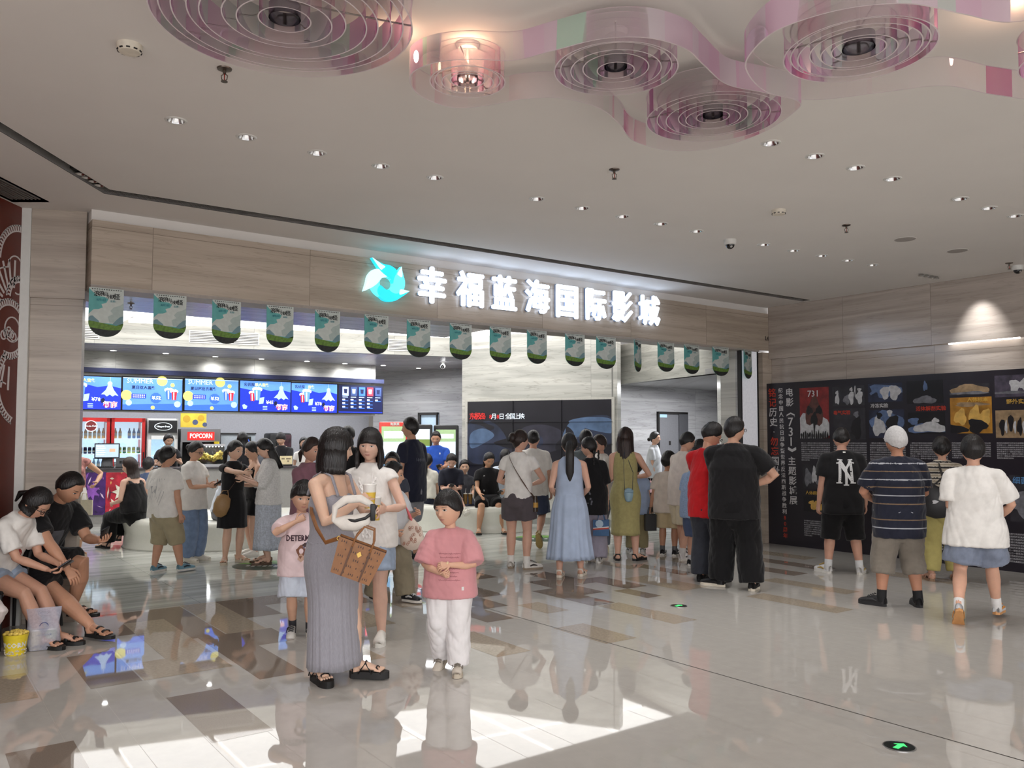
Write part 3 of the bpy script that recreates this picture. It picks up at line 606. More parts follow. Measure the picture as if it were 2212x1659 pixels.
def make_banner():
    b = MB(); E = lambda pts, m, y, th=.0008: b.poly([(x*BW, y, z*BH) for x, z in pts], m, th, (0, 1, 0))
    E([(-.5, 0)]+barc()+[(.5, 0)], M_teal, 0, .004)
    E([(-.5, -.0), (-.49, -.03), (-.38, -.1), (-.25, -.17), (-.05, -.18), (.06, -.22), (.0, -.3), (-.14, -.33), (-.1, -.4), (-.22, -.44), (-.36, -.45), (-.46, -.52), (-.5, -.56), (-.5, -.72), (.5, -.72), (.5, 0)], M_cld, -.001)
    E([(.5, -.28), (.38, -.34), (.22, -.38), (.12, -.46), (.2, -.52), (.05, -.58), (.1, -.7), (.5, -.7)], M_cld2, -.002)
    E([(-.5, -.62), (-.44, -.585), (-.38, -.58), (-.3, -.63), (-.2, -.68), (-.2, -.74), (-.5, -.74)], M_mt, -.003); E([(.2, -.72), (.3, -.64), (.4, -.575), (.5, -.55), (.5, -.74), (.2, -.74)], M_mt, -.003)
    ft = [(x, z) for x, z in barc()]
    E([(-.5, -.68)]+ft+[(.5, -.73), (.3, -.76), (.1, -.74), (-.1, -.72), (-.3, -.7)], M_gr, -.004)
    E([(-.455, -.82), (-.3, -.835), (-.1, -.85), (.1, -.86), (.3, -.85), (.44, -.84)]+ft[-5:4:-1], M_gk, -.005)
    for k in range(13): E([(-.42+.068*k, -.02), (-.385+.068*k, -.02), (-.385+.068*k, -.038), (-.42+.068*k, -.038)], M_ink, -.003)
    for s_, x, z, sz in (('浪', -.28, -.13, .12), ('浪', -.14, -.12, .11), ('山', -.02, -.12, .09), ('小', .06, -.175, .08), ('妖', .17, -.175, .1), ('怪', .3, -.165, .13)):
        b.join(txt(s_, sz*BH*1.0, M_ink, .0016, .0004, x=x*BW, z=z*BH, y=-.0035, res=1))
    b.join(txt('8月2日', .042, M_blu, .001, .0004, x=-.15*BW, z=-.25*BH, y=-.0035, res=1)); b.join(txt('出发!', .034, M_blu, .0004, .0004, x=.19*BW, z=-.262*BH, y=-.0035, res=1))
    return b.mesh('banner', False)
bm_ = make_banner()
gap = ['leftmost, beside the stone pillar', 'second from the stone pillar', 'third from the stone pillar', 'fourth from the stone pillar', 'fifth from the pillar, left of the swirl logo', 'hanging right under the swirl logo',
 'under the gap between logo and first character', 'under the second sign character', 'under the third sign character', 'under the fourth sign character', 'under the fifth sign character', 'under the sixth sign character',
 'twisted sideways, under the seventh sign character', 'under the last sign character', 'fourth from the corner right of the sign', 'last one inside the opening', 'in front of the white light box at the corner']
for i, (xa, xb, yt, yb) in enumerate(BN):
    xm = (xa+xb)/2; x0, zt = BF.hit(xm, yt+3, -.03); wl = BF.hit(xa, yt, -.03)[0]; wr = BF.hit(xb, yt, -.03)[0]
    zb = BF.hit(xm, yb, -.03)[1]
    o = obj('banner', bm_ if i == 0 else bm_, loc=BF.w(x0, -.03, zt), rz=BF.a + (.5 if i == 12 else .35 if i == 16 else rnd.uniform(-.06, .06)))
    s = (wr-wl)/BW; o.scale = ((s if i not in (12, 16) else s*1.12), 1, (zt-zb)/BH)
    tag(o, 'teal film banner with rounded foot, '+gap[i], 'banner', 'hanging film banners')
# white light box behind the last banner
x0, zt = FA.hit(1600, 757, .02); x1, zb = FA.hit(1637, 826, .02)
lb = thing('light_box', 'narrow white light box in a black frame at the corner', 'sign', FA.w(x0, .02, 0), FA.a)
W_ = x1-x0
obj('panel', MB().box((0.012, 0, 1.2), (W_-.02, .05, zt), M('light_box_white', (222, 222, 228), .4, emit=.25)), lb, smooth=False)
obj('frame', MB().box((-.012, -.01, 1.2), (.012, .06, zt+.02), M_black).box((W_-.02, -.01, 1.2), (W_+.004, .06, zt+.02), M_black).box((-.012, -.01, zt), (W_, .06, zt+.02), M_black), lb, smooth=False)
# ================================================================ exhibition wall
EB = Zp(1598, 1166, 0); EX = Frame(EB[:2], -52.2)
XT = EX.hit(1700, 828)[1]; XH = 2.42
M_exh = M('exhibition_print_black', (36, 32, 40), .32, var=.06, vscale=3)
ex = thing('exhibition_wall', 'long black printed exhibition wall about a war film along the right hand wall', 'display board', EB, EX.a)
obj('board', MB().box((0, 0, 0), (6.2, .04, XH), M_exh), ex, smooth=False)
M_xw = M('exhibit_white_ink', (206, 204, 204), .5); M_xr = M('exhibit_red_ink', (196, 62, 42), .5); M_xy = M('exhibit_yellow_ink', (206, 164, 70), .5); M_xb = M('exhibit_blue_ink', (90, 140, 190), .5); M_xg = M('exhibit_small_text', (176, 174, 178), .5)
def vtext(name, items, px, y0, y1, size, lab):
    """vertical line of characters; items: (text, material)"""
    chars = [(ch, m) for s_, m in items for ch in s_]; n = len(chars); b = MB()
    for i, (ch, m) in enumerate(chars):
        t = i/(n-1); x, z = EX.hit(px[0]+(px[1]-px[0])*t, y0+(y1-y0)*t, -.002)
        k = 1.35 if ch in '731' else 1
        if ch in '《》': 
            q = txt(ch, size, m, .006, .001); q.v = [np.stack([v[:, 2]*1, v[:, 1], -v[:, 0]], 1) for v in q.v]; b.join(q, (x, -.003, z)); continue
        b.join(txt(ch, size*k, m, (.0016 if size > .1 else .001), .001, x=x, z=z, y=-.003, res=3 if ch in '7318023' else 1))
    o = obj(name, b, ex, smooth=False); o['label'] = lab
W, R = M_xw, M_xr
vtext('title_lettering', [('铭记', R), ('历史·', W), ('勿忘', R), ('国耻', W)], (1668, 1676), 850, 1018, .14, 'large red and white vertical slogan')
vtext('title_lettering', [('纪念中国人民抗日战争暨世界反法西斯战争胜利', W), ('80周年', R)], (1686, 1697), 844, 1158, .078, 'narrow white vertical line ending in red')
vtext('title_lettering', [('电影《731》主题影城展', W)], (1705, 1714), 849, 1082, .135, 'white vertical title line')
def pic(name, x0, x1, y0, y1, mats, caption, cap_m, cap_xy, seed, fig, lab, capsize=.06):
    """printed picture: dark ground with soft pale shapes (generic), caption lettering"""
    a, zt = EX.hit(x0, y0, 0); a2, zb = EX.hit(x0, y1, 0); c, _ = EX.hit(x1, y0, 0); zt2 = EX.hit(x1, y0, 0)[1]; zb2 = EX.hit(x1, y1, 0)[1]
    zt = (zt+zt2)/2; zb = (zb+zb2)/2; r = random.Random(seed); b = MB(); W_, H_ = c-a, zt-zb
    b.poly([(a, -.002, zb), (c, -.002, zb), (c, -.002, zt), (a, -.002, zt)], mats[0], .002)
    for k, (u, v, du, dv, mi) in enumerate(fig):
        n = 18; pts = []
        ph = r.uniform(0, 6)
        for i in range(n):
            t = i*2*math.pi/n; q = 1+.18*math.sin(3*t+ph)+.1*math.sin(5*t+2*ph)
            pts.append((a+W_*min(1, max(0, u+du*q*math.cos(t))), -.003-.0006*k, zb+H_*min(1, max(0, v+dv*q*math.sin(t)))))
        b.poly(pts, mats[mi], .0005)
    if caption:
        cx, cz = EX.hit(*cap_xy, 0); b.join(txt(caption, capsize, cap_m, .002, .001, x=cx, z=cz, y=-.02, res=1)) if False else b.join(txt(caption, capsize, cap_m, .0009, .0008, x=cx, z=cz, y=-.0045-.0006*len(fig), res=1))
    o = obj(name, b, ex, smooth=False); o['label'] = lab
g0 = M('print_charcoal', (44, 42, 48), .4, var=.5, vscale=7); g1 = M('print_grey', (112, 112, 118), .4, var=.35, vscale=16); g2 = M('print_pale', (190, 190, 192), .4, var=.2, vscale=20)
bl0 = M('print_blue_black', (40, 44, 66), .4, var=.4, vscale=7); bl1 = M('print_steel_blue', (92, 112, 150), .4, var=.3, vscale=12); rd = M('print_red', (128, 34, 34), .4, var=.4, vscale=9); rd2 = M('print_brown', (88, 52, 46), .4, var=.4, vscale=14)
am = M('print_amber', (168, 118, 40), .4, var=.45, vscale=6); am2 = M('print_gold', (206, 164, 84), .4, var=.3, vscale=9); sp0 = M('print_sepia', (150, 126, 96), .4, var=.35, vscale=14); dk = M('print_black', (20, 18, 22), .4)
F = 'printed_picture'
fig_row = [(.15,.35,.07,.28,2),(.15,.68,.05,.1,2),(.45,.3,.1,.25,1),(.6,.4,.08,.34,2),(.6,.82,.05,.1,2),(.85,.4,.1,.32,2),(.85,.78,.06,.1,2),(.04,.6,.03,.5,0),(.72,.75,.02,.3,2)]
pic(F, 1727, 1790, 837, 947, (rd, g2, dk, rd2), '731', M_xw, (1758, 851), 3, [(.5,.18,.62,.3,1),(.5,.5,.3,.27,3),(.34,.55,.11,.08,2),(.66,.55,.11,.08,2),(.5,.38,.12,.12,2),(.5,.24,.035,.16,2)]+[(.05+.075*k,.05,.03,.06+.02*(k%3),2) for k in range(13)], 'red and white film poster with a dark mask shape', .13)
pic(F, 1798, 1867, 834, 876, (g0, g1, g2), None, None, None, 5, fig_row, 'grey picture of pale standing figures')
pic(F, 1801, 1869, 882, 949, (g0, dk, g1), '毒气实验', M_xr, (1819, 892), 6, [(.72,.35,.16,.36,1),(.72,.8,.08,.1,2),(.3,.3,.25,.15,0)], 'dark picture with red caption', .065)
pic(F, 1875, 1949, 828, 868, (bl0, bl1, g2), None, None, None, 8, [(.5,.6,.5,.35,1),(.5,.5,.13,.35,2),(.78,.5,.16,.4,2),(.2,.3,.12,.2,0)], 'blue grey picture of two pale figures')
pic(F, 1877, 1953, 885, 946, (bl0, g2, dk, bl1), '冷冻实验', M_xw, (1900, 877), 9, [(.5,.62,.5,.3,3),(.28,.4,.18,.32,1),(.3,.8,.08,.12,2),(.68,.5,.17,.3,2),(.6,.88,.07,.12,1)], 'blue picture of a white and a black figure', .062)
pic(F, 1958, 2037, 822, 872, (dk, g1, bl1), None, None, None, 10, [(.5,.16,.32,.16,1),(.52,.75,.06,.2,2),(.1,.5,.06,.5,0),(.9,.5,.06,.5,0)], 'dark corridor picture')
pic(F, 1961, 2041, 890, 938, (dk, bl1, g2), '活体解剖实验', M_xr, (2011, 883), 11, [(.5,.25,.55,.2,1),(.6,.3,.45,.22,2),(.15,.6,.15,.16,1),(.75,.62,.1,.1,2)], 'picture of a white draped table', .065)
pic(F, 2051, 2137, 829, 854, (g0, g1, sp0), None, None, None, 12, [(.5,.5,.5,.42,2),(.5,.2,.5,.12,1)], 'brownish strip picture')
pic(F, 2052, 2142, 858, 936, (am, am2, dk, sp0), '人体标本', M_xy, (2112, 864), 13, [(.5,.8,.4,.06,3),(.25,.45,.15,.22,1),(.6,.5,.14,.25,1),(.85,.45,.12,.22,1),(.65,.2,.22,.2,2),(.1,.1,.3,.14,2)], 'amber picture with yellow caption', .062)
pic(F, 2148, 2300, 808, 856, (M('print_violet_grey', (72, 66, 80), .4, var=.5, vscale=12), g1, g2), None, None, None, 14, [(.3,.5,.08,.3,2),(.42,.55,.05,.25,2),(.2,.2,.3,.06,1)], 'grey field picture')
pic(F, 2150, 2300, 885, 946, (sp0, dk, g2), '野外实验', M_xy, (2200, 868), 15, [(.1+.13*k,.4+.15*(k%2),.04,.3,1) for k in range(7)]+[(.16+.13*k,.4,.02,.22,2) for k in range(6)], 'sepia picture of standing figures', .065)
pic(F, 1734, 1790, 1004, 1056, (g0, g1, g2), None, None, None, 16, [(.2,.45,.14,.35,1),(.45,.55,.1,.32,2),(.45,.85,.05,.1,2),(.75,.3,.25,.14,1)], 'grey picture of seated figures')
pic(F, 1736, 1795, 1074, 1106, (dk, am2, g1), '人体细菌实验', M_xy, (1764, 1066), 17, [(.5,.4,.24,.3,1),(.3,.6,.1,.16,1)], 'dark picture with a golden shape and yellow caption', .058)
pic(F, 1893, 1960, 1064, 1130, (bl0, g2, g1), None, None, None, 18, [(.35,.6,.12,.25,1),(.5,.35,.4,.05,2)], 'blue black picture of a figure at a table')
pic(F, 2070, 2140, 1072, 1120, (dk, g1, g2), '球', M_xr, (2079, 1079), 19, [(.5,.4,.3,.2,1)], 'dark picture with red caption', .062)
pic(F, 2180, 2300, 1028, 1130, (g0, g1, g2), '细菌', M_xb, (2205, 1039), 20, [(.3,.4,.3,.3,1),(.5,.6,.2,.15,2)], 'grey blue picture beside a blue caption', .09)
LINE = '侵华日军第七三一部队在中国东北进行实验的历史真相铭记历史勿忘国耻珍爱和平'
def para(x0, x1, y0, y1, rows, seed):
    a, zt = EX.hit(x0, y0, 0); c, _ = EX.hit(x1, y0, 0); zb = EX.hit(x0, y1, 0)[1]; r = random.Random(seed); L = []
    n = max(8, int((c-a)/((zt-zb)/rows*.8)))
    for i in range(rows):
        k = n if i < rows-1 else n//3; s0 = r.randrange(20); L.append((LINE*3)[s0:s0+k])
    b = MB(); h = (zt-zb)/rows
    for i, s_ in enumerate(L): b.join(txt(s_, h*.72, M_xg, .0003, .0003, x=(a if i == rows-1 else (a+c)/2), z=zt-h*(i+.5), y=-.002, width=(c-a) if i < rows-1 else None, align='LEFT' if i == rows-1 else 'CENTER', res=1))
    o = obj('caption_text', b, ex, smooth=False); o['label'] = 'rows of small white text'
for a in [(1731,1793,955,996,9,1),(1801,1872,955,998,9,2),(1879,1956,955,999,9,3),(1966,2047,955,997,9,4),(2056,2140,955,991,8,5),(2153,2290,955,992,8,6),(1737,1796,1122,1158,8,7),(1889,1960,1136,1180,9,8),(1990,2060,1140,1190,9,10),(2070,2140,1150,1195,9,9),(2178,2290,1150,1215,11,11)]: para(*a)
# ================================================================ lobby: menu screens
EM = lambda n, c, e=.9, **k: M(n, c, .4, emit=e, var=k.pop('var', .04), **k)
B1, B2, B3, BW_, BR, BY, BN_ = EM('screen_blue', (26, 52, 190)), EM('screen_sky', (96, 150, 235)), EM('screen_pale', (176, 206, 246)), EM('screen_white', (226, 234, 250)), EM('screen_red', (200, 46, 62)), EM('screen_yellow', (220, 214, 120)), EM('screen_navy', (14, 22, 66), .6)
B4 = EM('screen_mid_blue', (58, 108, 222)); B0 = EM('screen_dim', (60, 80, 130), .5)
def screen_art(kind, W_, H_, extra=''):
    b = MB(); k = [0]
    def P(pts, m): k[0] += 1; b.poly([(x*W_, -.001-.0007*k[0], z*H_) for x, z in pts], m, .0006)
    def disc(x, z, r, m, n=14): P([(x+r*math.cos(i*6.2832/n)*H_/W_, z+r*math.sin(i*6.2832/n)) for i in range(n)], m)
    def bucket(x, z, s, m, m2=BW_):
        for i in range(5): disc(x+(-.045+.022*i)*s, z+.13*s+.02*(i % 2), .05*s, m2, 8)
        P([(x-.05*s, z+.12*s), (x-.035*s, z-.14*s), (x+.035*s, z-.14*s), (x+.05*s, z+.12*s)], m)
        P([(x-.02*s, z+.1*s), (x-.014*s, z-.13*s), (x+.002*s, z-.13*s), (x+.002*s, z+.1*s)], m2)
    T = lambda s_, sz, m, x, z, off=.0: b.join(txt(s_, sz*H_, m, off, .0003, x=x*W_, z=z*H_, y=-.003-.0007*k[0], res=1))
    if kind == 'B':
        P([(-.5, -.5), (.5, -.5), (.5, .5), (-.5, .5)], B2); P([(-.5, -.5), (.5, -.5), (.5, -.28), (-.5, -.34)], B4); disc(.15, .42, .16, BY); disc(-.44, -.05, .16, BY); disc(-.4, -.28, .09, B3); disc(.42, -.3, .1, B3); disc(.0, -.42, .06, BY); disc(.33, .3, .07, BY, 6)
        P([(-.5+.0, .5), (.5, .5), (.5, .47), (-.5, .47)], B3)
        T('SUMMER', .2, BW_, -.22, .39); T(extra, .115, BN_, -.16, .19, .0015); T('¥.52', .15, BW_, .06, -.12, .002)
        P([(-.36, -.0), (-.12, -.0), (-.12, -.14), (-.36, -.14)], B1); disc(.05, -.12, .17, B4, 10); T('¥.52', .13, BW_, .06, -.12, .002); bucket(.27, .0, 1.1, B4); bucket(.36, -.03, 1, BR)
        for zz in (-.04, -.1):
            for q in range(7): P([(-.34+.03*q, zz+.015), (-.32+.03*q, zz+.015), (-.32+.03*q, zz-.015), (-.34+.03*q, zz-.015)], BW_)
    elif kind == 'A':
        P([(-.5, -.5), (.5, -.5), (.5, .5), (-.5, .5)], B1); P([(-.5, .5), (.5, .5), (.5, .16), (.3, .24), (.1, .18), (-.1, .26), (-.3, .2), (-.5, .26)], B2)
        disc(.31, .3, .07, B3); P([(.28, .26), (.34, .26), (.38, .1), (.46, -.08), (.4, -.05), (.36, -.1), (.31, -.04), (.26, -.1), (.22, -.04), (.16, -.04), (.24, .1)], B3); P([(.31, .5), (.314, .5), (.314, .36), (.31, .36)], BW_)
        bucket(-.26, -.02, 1.0, BR); bucket(-.17, .05, 1.35, B2); P([(-.12, -.05), (-.03, -.02), (-.05, -.24), (-.14, -.26)], B3)
        T('名侦探', .12, BN_, -.33, .37, .0015); T(extra[0], .12, BY, -.08, .37, .0015); T(extra[1], .16, BW_, .08, -.2, .002)
        P([(.16, -.2), (.2, -.14), (.23, -.2), (.21, -.3), (.17, -.3)], BN_); T('柯南', .2, BW_, .32, -.36, .006); T('柯南', .2, BR, .32, -.36, .001)
        for i in range(3): P([(-.06, -.32-.05*i), (.03, -.32-.05*i), (.03, -.345-.05*i), (-.06, -.345-.05*i)], B3)
        P([(-.46, -.3), (-.42, -.27), (-.36, -.33), (-.38, -.42), (-.44, -.42)], B3)
    else:
        P([(-.5, -.5), (.5, -.5), (.5, .5), (-.5, .5)], BN_); P([(-.5, -.5), (.5, -.5), (.5, -.46), (-.5, -.46)], B1)
        for i, m in enumerate((B3, B0, B4, BR, B0)):
            x = -.42+.185*i; P([(x, .44), (x+.14, .44), (x+.14, .12), (x, .12)], m); P([(x+.03, .36), (x+.11, .36), (x+.1, .2), (x+.04, .2)], BN_ if i % 2 == 0 else B3)
            if i == 3: pass
            for j in range(3 if i != 4 else 1): P([(x, -.0-.13*j), (x+.06, -.0-.13*j), (x+.06, -.05-.13*j), (x, -.05-.13*j)], BW_); P([(x, -.06-.13*j), (x+.13, -.06-.13*j), (x+.13, -.08-.13*j), (x, -.08-.13*j)], B4)
            P([(x, .08), (x+.12, .08), (x+.12, .055), (x, .055)], B3)
    return b
MS = [(132,262,813,884,'A',('双人套餐','¥78'),'blue menu screen half hidden by the stone pillar, price 78'),(266,394,817,886,'B','夏日双人套餐','blue summer menu screen with red cups, second from the pillar'),
      (400,515,820,887,'B','夏日屈臣氏套餐','blue summer menu screen third from the pillar'),(519,628,824,889,'A',('单人套餐','¥45'),'deep blue menu screen with price 45 beside red film lettering'),
      (630,728,829,891,'A',('套餐','¥78'),'deep blue menu screen with price 78, second from the right end'),(732,826,833,892,'C','','dark blue screen with a film timetable at the right end of the menu row')]
for xa, xb, ya, yb, kd, ext, lab in MS:
    x0, z1 = MENU.hit(xa, ya, -.06); x1, _ = MENU.hit(xb, ya, -.06); _, z0 = MENU.hit((xa+xb)/2, yb, -.06); _, z1 = MENU.hit((xa+xb)/2, (ya+yb)/2-(yb-ya)/2, -.06)
    t = thing('menu_screen', lab, 'screen', MENU.w((x0+x1)/2, -.06, (z0+z1)/2), MENU.a, 'menu screens above the counter')
    W_, H_ = x1-x0, z1-z0
    obj('bezel', MB().box((-W_/2-.02, 0, -H_/2-.02), (W_/2+.02, .055, H_/2+.02), M_black), t, smooth=False)
    obj('display', screen_art(kd, W_, H_, ext), t, smooth=False)
x0 = MENU.hit(100, 808, -.08)[0]; x1 = MENU.hit(829, 808, -.08)[0]; zt = MENU.hit(400, 812, -.08)[1]
o = obj('screen_rail', MB().box((x0, -.1, zt), (x1, -.0, zt+.09), M('rail_navy', (44, 50, 84), .4)), loc=MENU.w(0, 0, 0), rz=MENU.a, smooth=False); tag(o, 'long dark rail along the top of the menu screens', 'rail')
# ================================================================ drinks fridges and machines behind the counter
M_rf = M('fridge_red', (176, 34, 32), .35); M_in = M('fridge_lit_interior', (180, 206, 224), .5, emit=.9); M_shelf = M('fridge_shelf', (225, 235, 240), .4, emit=.9)
M_glass = bpy.data.materials.new('clear_glass'); M_glass.use_nodes = True; nt = M_glass.node_tree; nt.nodes.remove(nt.nodes['Principled BSDF'])
_t = nd(nt, 'ShaderNodeBsdfTransparent'); _t.inputs[0].default_value = (.93, .96, .97, 1); _g = nd(nt, 'ShaderNodeBsdfGlossy'); _g.inputs['Roughness'].default_value = .02; _f = nd(nt, 'ShaderNodeFresnel'); _m = nd(nt, 'ShaderNodeMixShader')
for a_, b_ in ((_f.outputs[0], _m.inputs[0]), (_t.outputs[0], _m.inputs[1]), (_g.outputs[0], _m.inputs[2]), (_m.outputs[0], nt.nodes['Material Output'].inputs[0])): nt.links.new(a_, b_)
BKF = Frame((-8.85, 16.6), 33.0)      # fronts of the back counter machines
def bottle(name, prof, m, cap, lab=None):
    h = prof[-1][1]; b = MB().lathe(prof, m, 12).lathe([(prof[-1][0]*1.1, h), (prof[-1][0]*1.1, h+.018), (.001, h+.018)], cap, 10)
    b.lathe([(prof[1][0]*1.02, h*.3), (prof[1][0]*1.02, h*.55)], M('bottle_label_'+name, (230, 224, 210), .5), 12, close=False)
    return b.mesh('drink_bottle')
pb = [(.001, 0), (.031, .004), (.031, .13), (.014, .18), (.012, .2)]; pc = [(.001, 0), (.033, .004), (.033, .11), (.027, .12)]
DR = {'orange drink bottle': bottle('a', pb, M('orange_drink', (228, 170, 70), .2), M_white), 'dark blue can': bottle('b', pc, M('navy_can', (36, 44, 84), .3, metal=.6), M_steel),
      'clear water bottle': bottle('c', pb, M('water_blue', (150, 190, 222), .1), M('blue_cap', (60, 110, 190), .4)), 'yellow drink bottle': bottle('d', pc, M('lime_drink', (196, 206, 60), .3), M_white),
      'green drink bottle': bottle('e', pc, M('green_drink', (40, 120, 80), .2), M_white), 'blue drink bottle': bottle('f', pb, M('blue_drink', (60, 120, 196), .2), M_white), 'silver can': bottle('g', pc, M('silver_can', (206, 210, 214), .3, metal=.5), M_steel)}
def fridge(px, lab, stock, which, badge=False):
    x0, zt = BKF.hit(px[0], 902); x1, _ = BKF.hit(px[1], 902); W_ = x1-x0; zt = 2.0
    t = thing('drinks_fridge', lab, 'fridge', BKF.w(x0, 0, 0), BKF.a, 'red drinks fridges')
    obj('cabinet', MB().box((0, .02, 0), (.05, .6, zt), M_rf).box((W_-.05, .02, 0), (W_, .6, zt), M_rf).box((0, .02, zt-.06), (W_, .6, zt), M_rf).box((0, .02, 0), (W_, .6, .3), M_rf), t, smooth=False)
    obj('interior', MB().box((.05, .5, .3), (W_-.05, .55, zt-.06), M_in), t, smooth=False)
    d = obj('door', MB().box((0, -.02, .28), (.06, .02, zt), M_rf).box((W_-.06, -.02, .28), (W_, .02, zt), M_rf).box((0, -.02, zt-.08), (W_, .02, zt), M_rf).box((0, -.02, .28), (W_, .02, .36), M_rf), t, smooth=False)
    obj('glass_pane', MB().box((.06, -.005, .36), (W_-.06, .0, zt-.08), M_glass), d, smooth=False)
    obj('handle', MB().cyl((W_-.03, -.05, .8), (W_-.03, -.05, 1.3), .012, M_black, 8), d)
    obj('light_strip', MB().box((W_-.075, .03, .4), (W_-.065, .05, zt-.1), M_shelf), t, smooth=False)
    zs = [.62, .96, 1.27, 1.58]
    for i, z in enumerate(zs):
        obj('shelf', MB().box((.055, .08, z-.02), (W_-.055, .48, z), M_shelf), t, smooth=False)
        n = 6
        for k in range(n):
            kd = stock[i][k*len(stock[i])//n]
            if kd is None: continue
            kind = list(DR)[kd]; P = BKF.w(x0+.1+(W_-.2)*k/(n-1), .16, z)
            o = bpy.data.objects.new('drink_bottle', DR[kind]); C.objects.link(o); o.location = P
            tag(o, '%s on the %s shelf of the %s' % (kind, ['lowest', 'second', 'third', 'top'][i], which), 'drink', kind+'s on the %s shelf of the %s' % (['lowest', 'second', 'third', 'top'][i], which))
    if badge:
        bx = W_*.42; b = MB().lathe([(.001, 0), (.1, 0), (.1, .02), (.001, .02)], M('badge_maroon', (110, 40, 40), .4, emit=.3), 28); b.v = [np.stack([v[:, 0]+bx, -v[:, 2]-.03, v[:, 1]+zt-.17], 1) for v in b.v]
        r_ = MB().lathe([(.1, 0), (.112, 0), (.112, .024), (.1, .024)], M_shelf, 28, close=False); r_.v = [np.stack([v[:, 0]+bx, -v[:, 2]-.03, v[:, 1]+zt-.17], 1) for v in r_.v]
        b.join(r_); b.join(txt('Coca-Cola', .05, M_shelf, .001, .001, x=bx, z=zt-.17, y=-.055, res=1)); obj('brand_badge', b, t)
fridge((166, 238), 'red drinks fridge with glass door and round badge beside the pillar', [[2, 2], [6, 2], [1, 1, 2], [0, 0]], 'fridge with the round badge', True)
fridge((241, 314), 'red drinks fridge with glass door next to the ice cream freezer', [[6, 6], [6, 6], [3, 4, 3, 4], [0, None, 5, 5]], 'fridge beside the ice cream freezer')
def bk(px): return BKF.hit(px, 940)[0]
x0, x1 = bk(318), bk(385); W_ = x1-x0
t = thing('ice_cream_freezer', 'white ice cream freezer with black illuminated header', 'freezer', BKF.w(x0, 0, 0), BKF.a)
obj('body', MB().box((0, .02, 0), (.04, .55, 2), M_white).box((W_-.04, .02, 0), (W_, .55, 2), M_white).box((0, .02, 1.62), (W_, .55, 2), M_white).box((0, .02, 0), (W_, .55, .7), M_white).box((.04, .45, .7), (W_-.04, .5, 1.62), M_in), t, smooth=False)
hd = obj('header', MB().box((.03, -.03, 1.7), (W_-.03, .02, 1.96), M_black), t, smooth=False)
ov = MB()
for i in range(28):
    a, b_ = i*6.2832/28, (i+1)*6.2832/28; ov.poly([(W_/2+r*math.cos(q)*.16, -.034, 1.83+r*math.sin(q)*.075) for r, q in ((1, a), (1.1, a), (1.1, b_), (1, b_))], M_shelf, .003)
ov.join(txt('Häagen-Dazs', .05, M_shelf, .001, .001, x=W_/2, z=1.83, y=-.035, width=.26, res=1)); obj('lettering', ov, hd, smooth=False)
dr = obj('door', MB().box((.02, -.01, .7), (.08, .02, 1.64), M_white).box((W_-.08, -.01, .7), (W_-.02, .02, 1.64), M_white).box((.02, -.01, 1.56), (W_-.02, .02, 1.64), M_white).box((.02, -.01, .66), (W_-.02, .02, .74), M_white), t, smooth=False)
obj('glass_pane', MB().box((.08, 0, .74), (W_-.08, .006, 1.56), M_glass), dr, smooth=False); obj('shelf', MB().box((.05, .1, 1.2), (W_-.05, .44, 1.22), M_shelf), t, smooth=False)
# popcorn machine
x0, x1 = bk(389), bk(474); W_ = x1-x0
t = thing('popcorn_machine', 'steel popcorn machine with a red illuminated sign reading POPCORN', 'popcorn machine', BKF.w(x0, -.05, 0), BKF.a)
obj('cabinet', MB().box((0, 0, 0), (W_, .6, .95), M_steel).box((0, .4, .95), (W_, .6, 1.6), M_dark).box((0, 0, .95), (.04, .6, 1.6), M_steel).box((W_-.04, 0, .95), (W_, .6, 1.6), M_steel).box((0, -.04, 1.5), (W_, .6, 1.78), M_steel), t, smooth=False)
s_ = obj('lit_sign', MB().box((.13, -.055, 1.54), (W_-.13, -.04, 1.72), M('popcorn_sign_red', (210, 40, 36), .4, emit=.6)), t, smooth=False)
obj('lettering', txt('POPCORN', .14, M('popcorn_sign_white', (250, 236, 230), .4, emit=1.0), .002, .002, x=W_/2, z=1.63, y=-.06, width=W_-.36), s_, smooth=False)
obj('kettle', MB().lathe([(.001, -.1), (.13, -.09), (.15, .0), (.15, .1), (.001, .1)], M_steel, 20, c=(W_*.4, .2, 1.35)), t)
obj('hopper', MB().box((W_*.62, .05, 1.0), (W_*.74, .3, 1.5), M_dark), t, smooth=False)
# stack of yellow popcorn tubs on top of the ledge
M_tub = M('popcorn_yellow', (232, 206, 50), .5); 
P = BKF.w(bk(463), -.22, 0)
for i in range(7):
    o = obj('popcorn_tub', MB().lathe([(.04, 0), (.055, .14), (.058, .142), (.05, .14), (.036, .004)], M_tub, 16, close=False), loc=(P[0], P[1], 1.04+.055*i)); tag(o, 'empty yellow popcorn tub in the tall stack beside the popcorn machine', 'popcorn tub', 'stacked yellow popcorn tubs')
x0, x1 = bk(394), bk(450); 
pp = MB().box((0, -.02, 1.82), (x1-x0, .0, 2.14), M('poster_yellow', (214, 184, 60), .5, var=.12, vscale=6))
for cx, cz, r, m in ((.12, 2.0, .08, M('poster_ochre', (190, 150, 40), .5)), (.3, 1.93, .06, M('poster_blue', (70, 80, 110), .5)), (.42, 2.02, .07, M('poster_ochre', (190, 150, 40), .5)), (.5, 1.88, .05, M('poster_blue', (70, 80, 110), .5))):
    pp.poly([(cx+r*math.cos(i*.5236), -.022, cz+r*math.sin(i*.5236)) for i in range(12)], m, .002)
o = obj('poster', pp, loc=BKF.w(x0, .22, 0), rz=BKF.a, smooth=False); tag(o, 'yellow poster with plain blue and ochre shapes above the popcorn machine', 'poster')
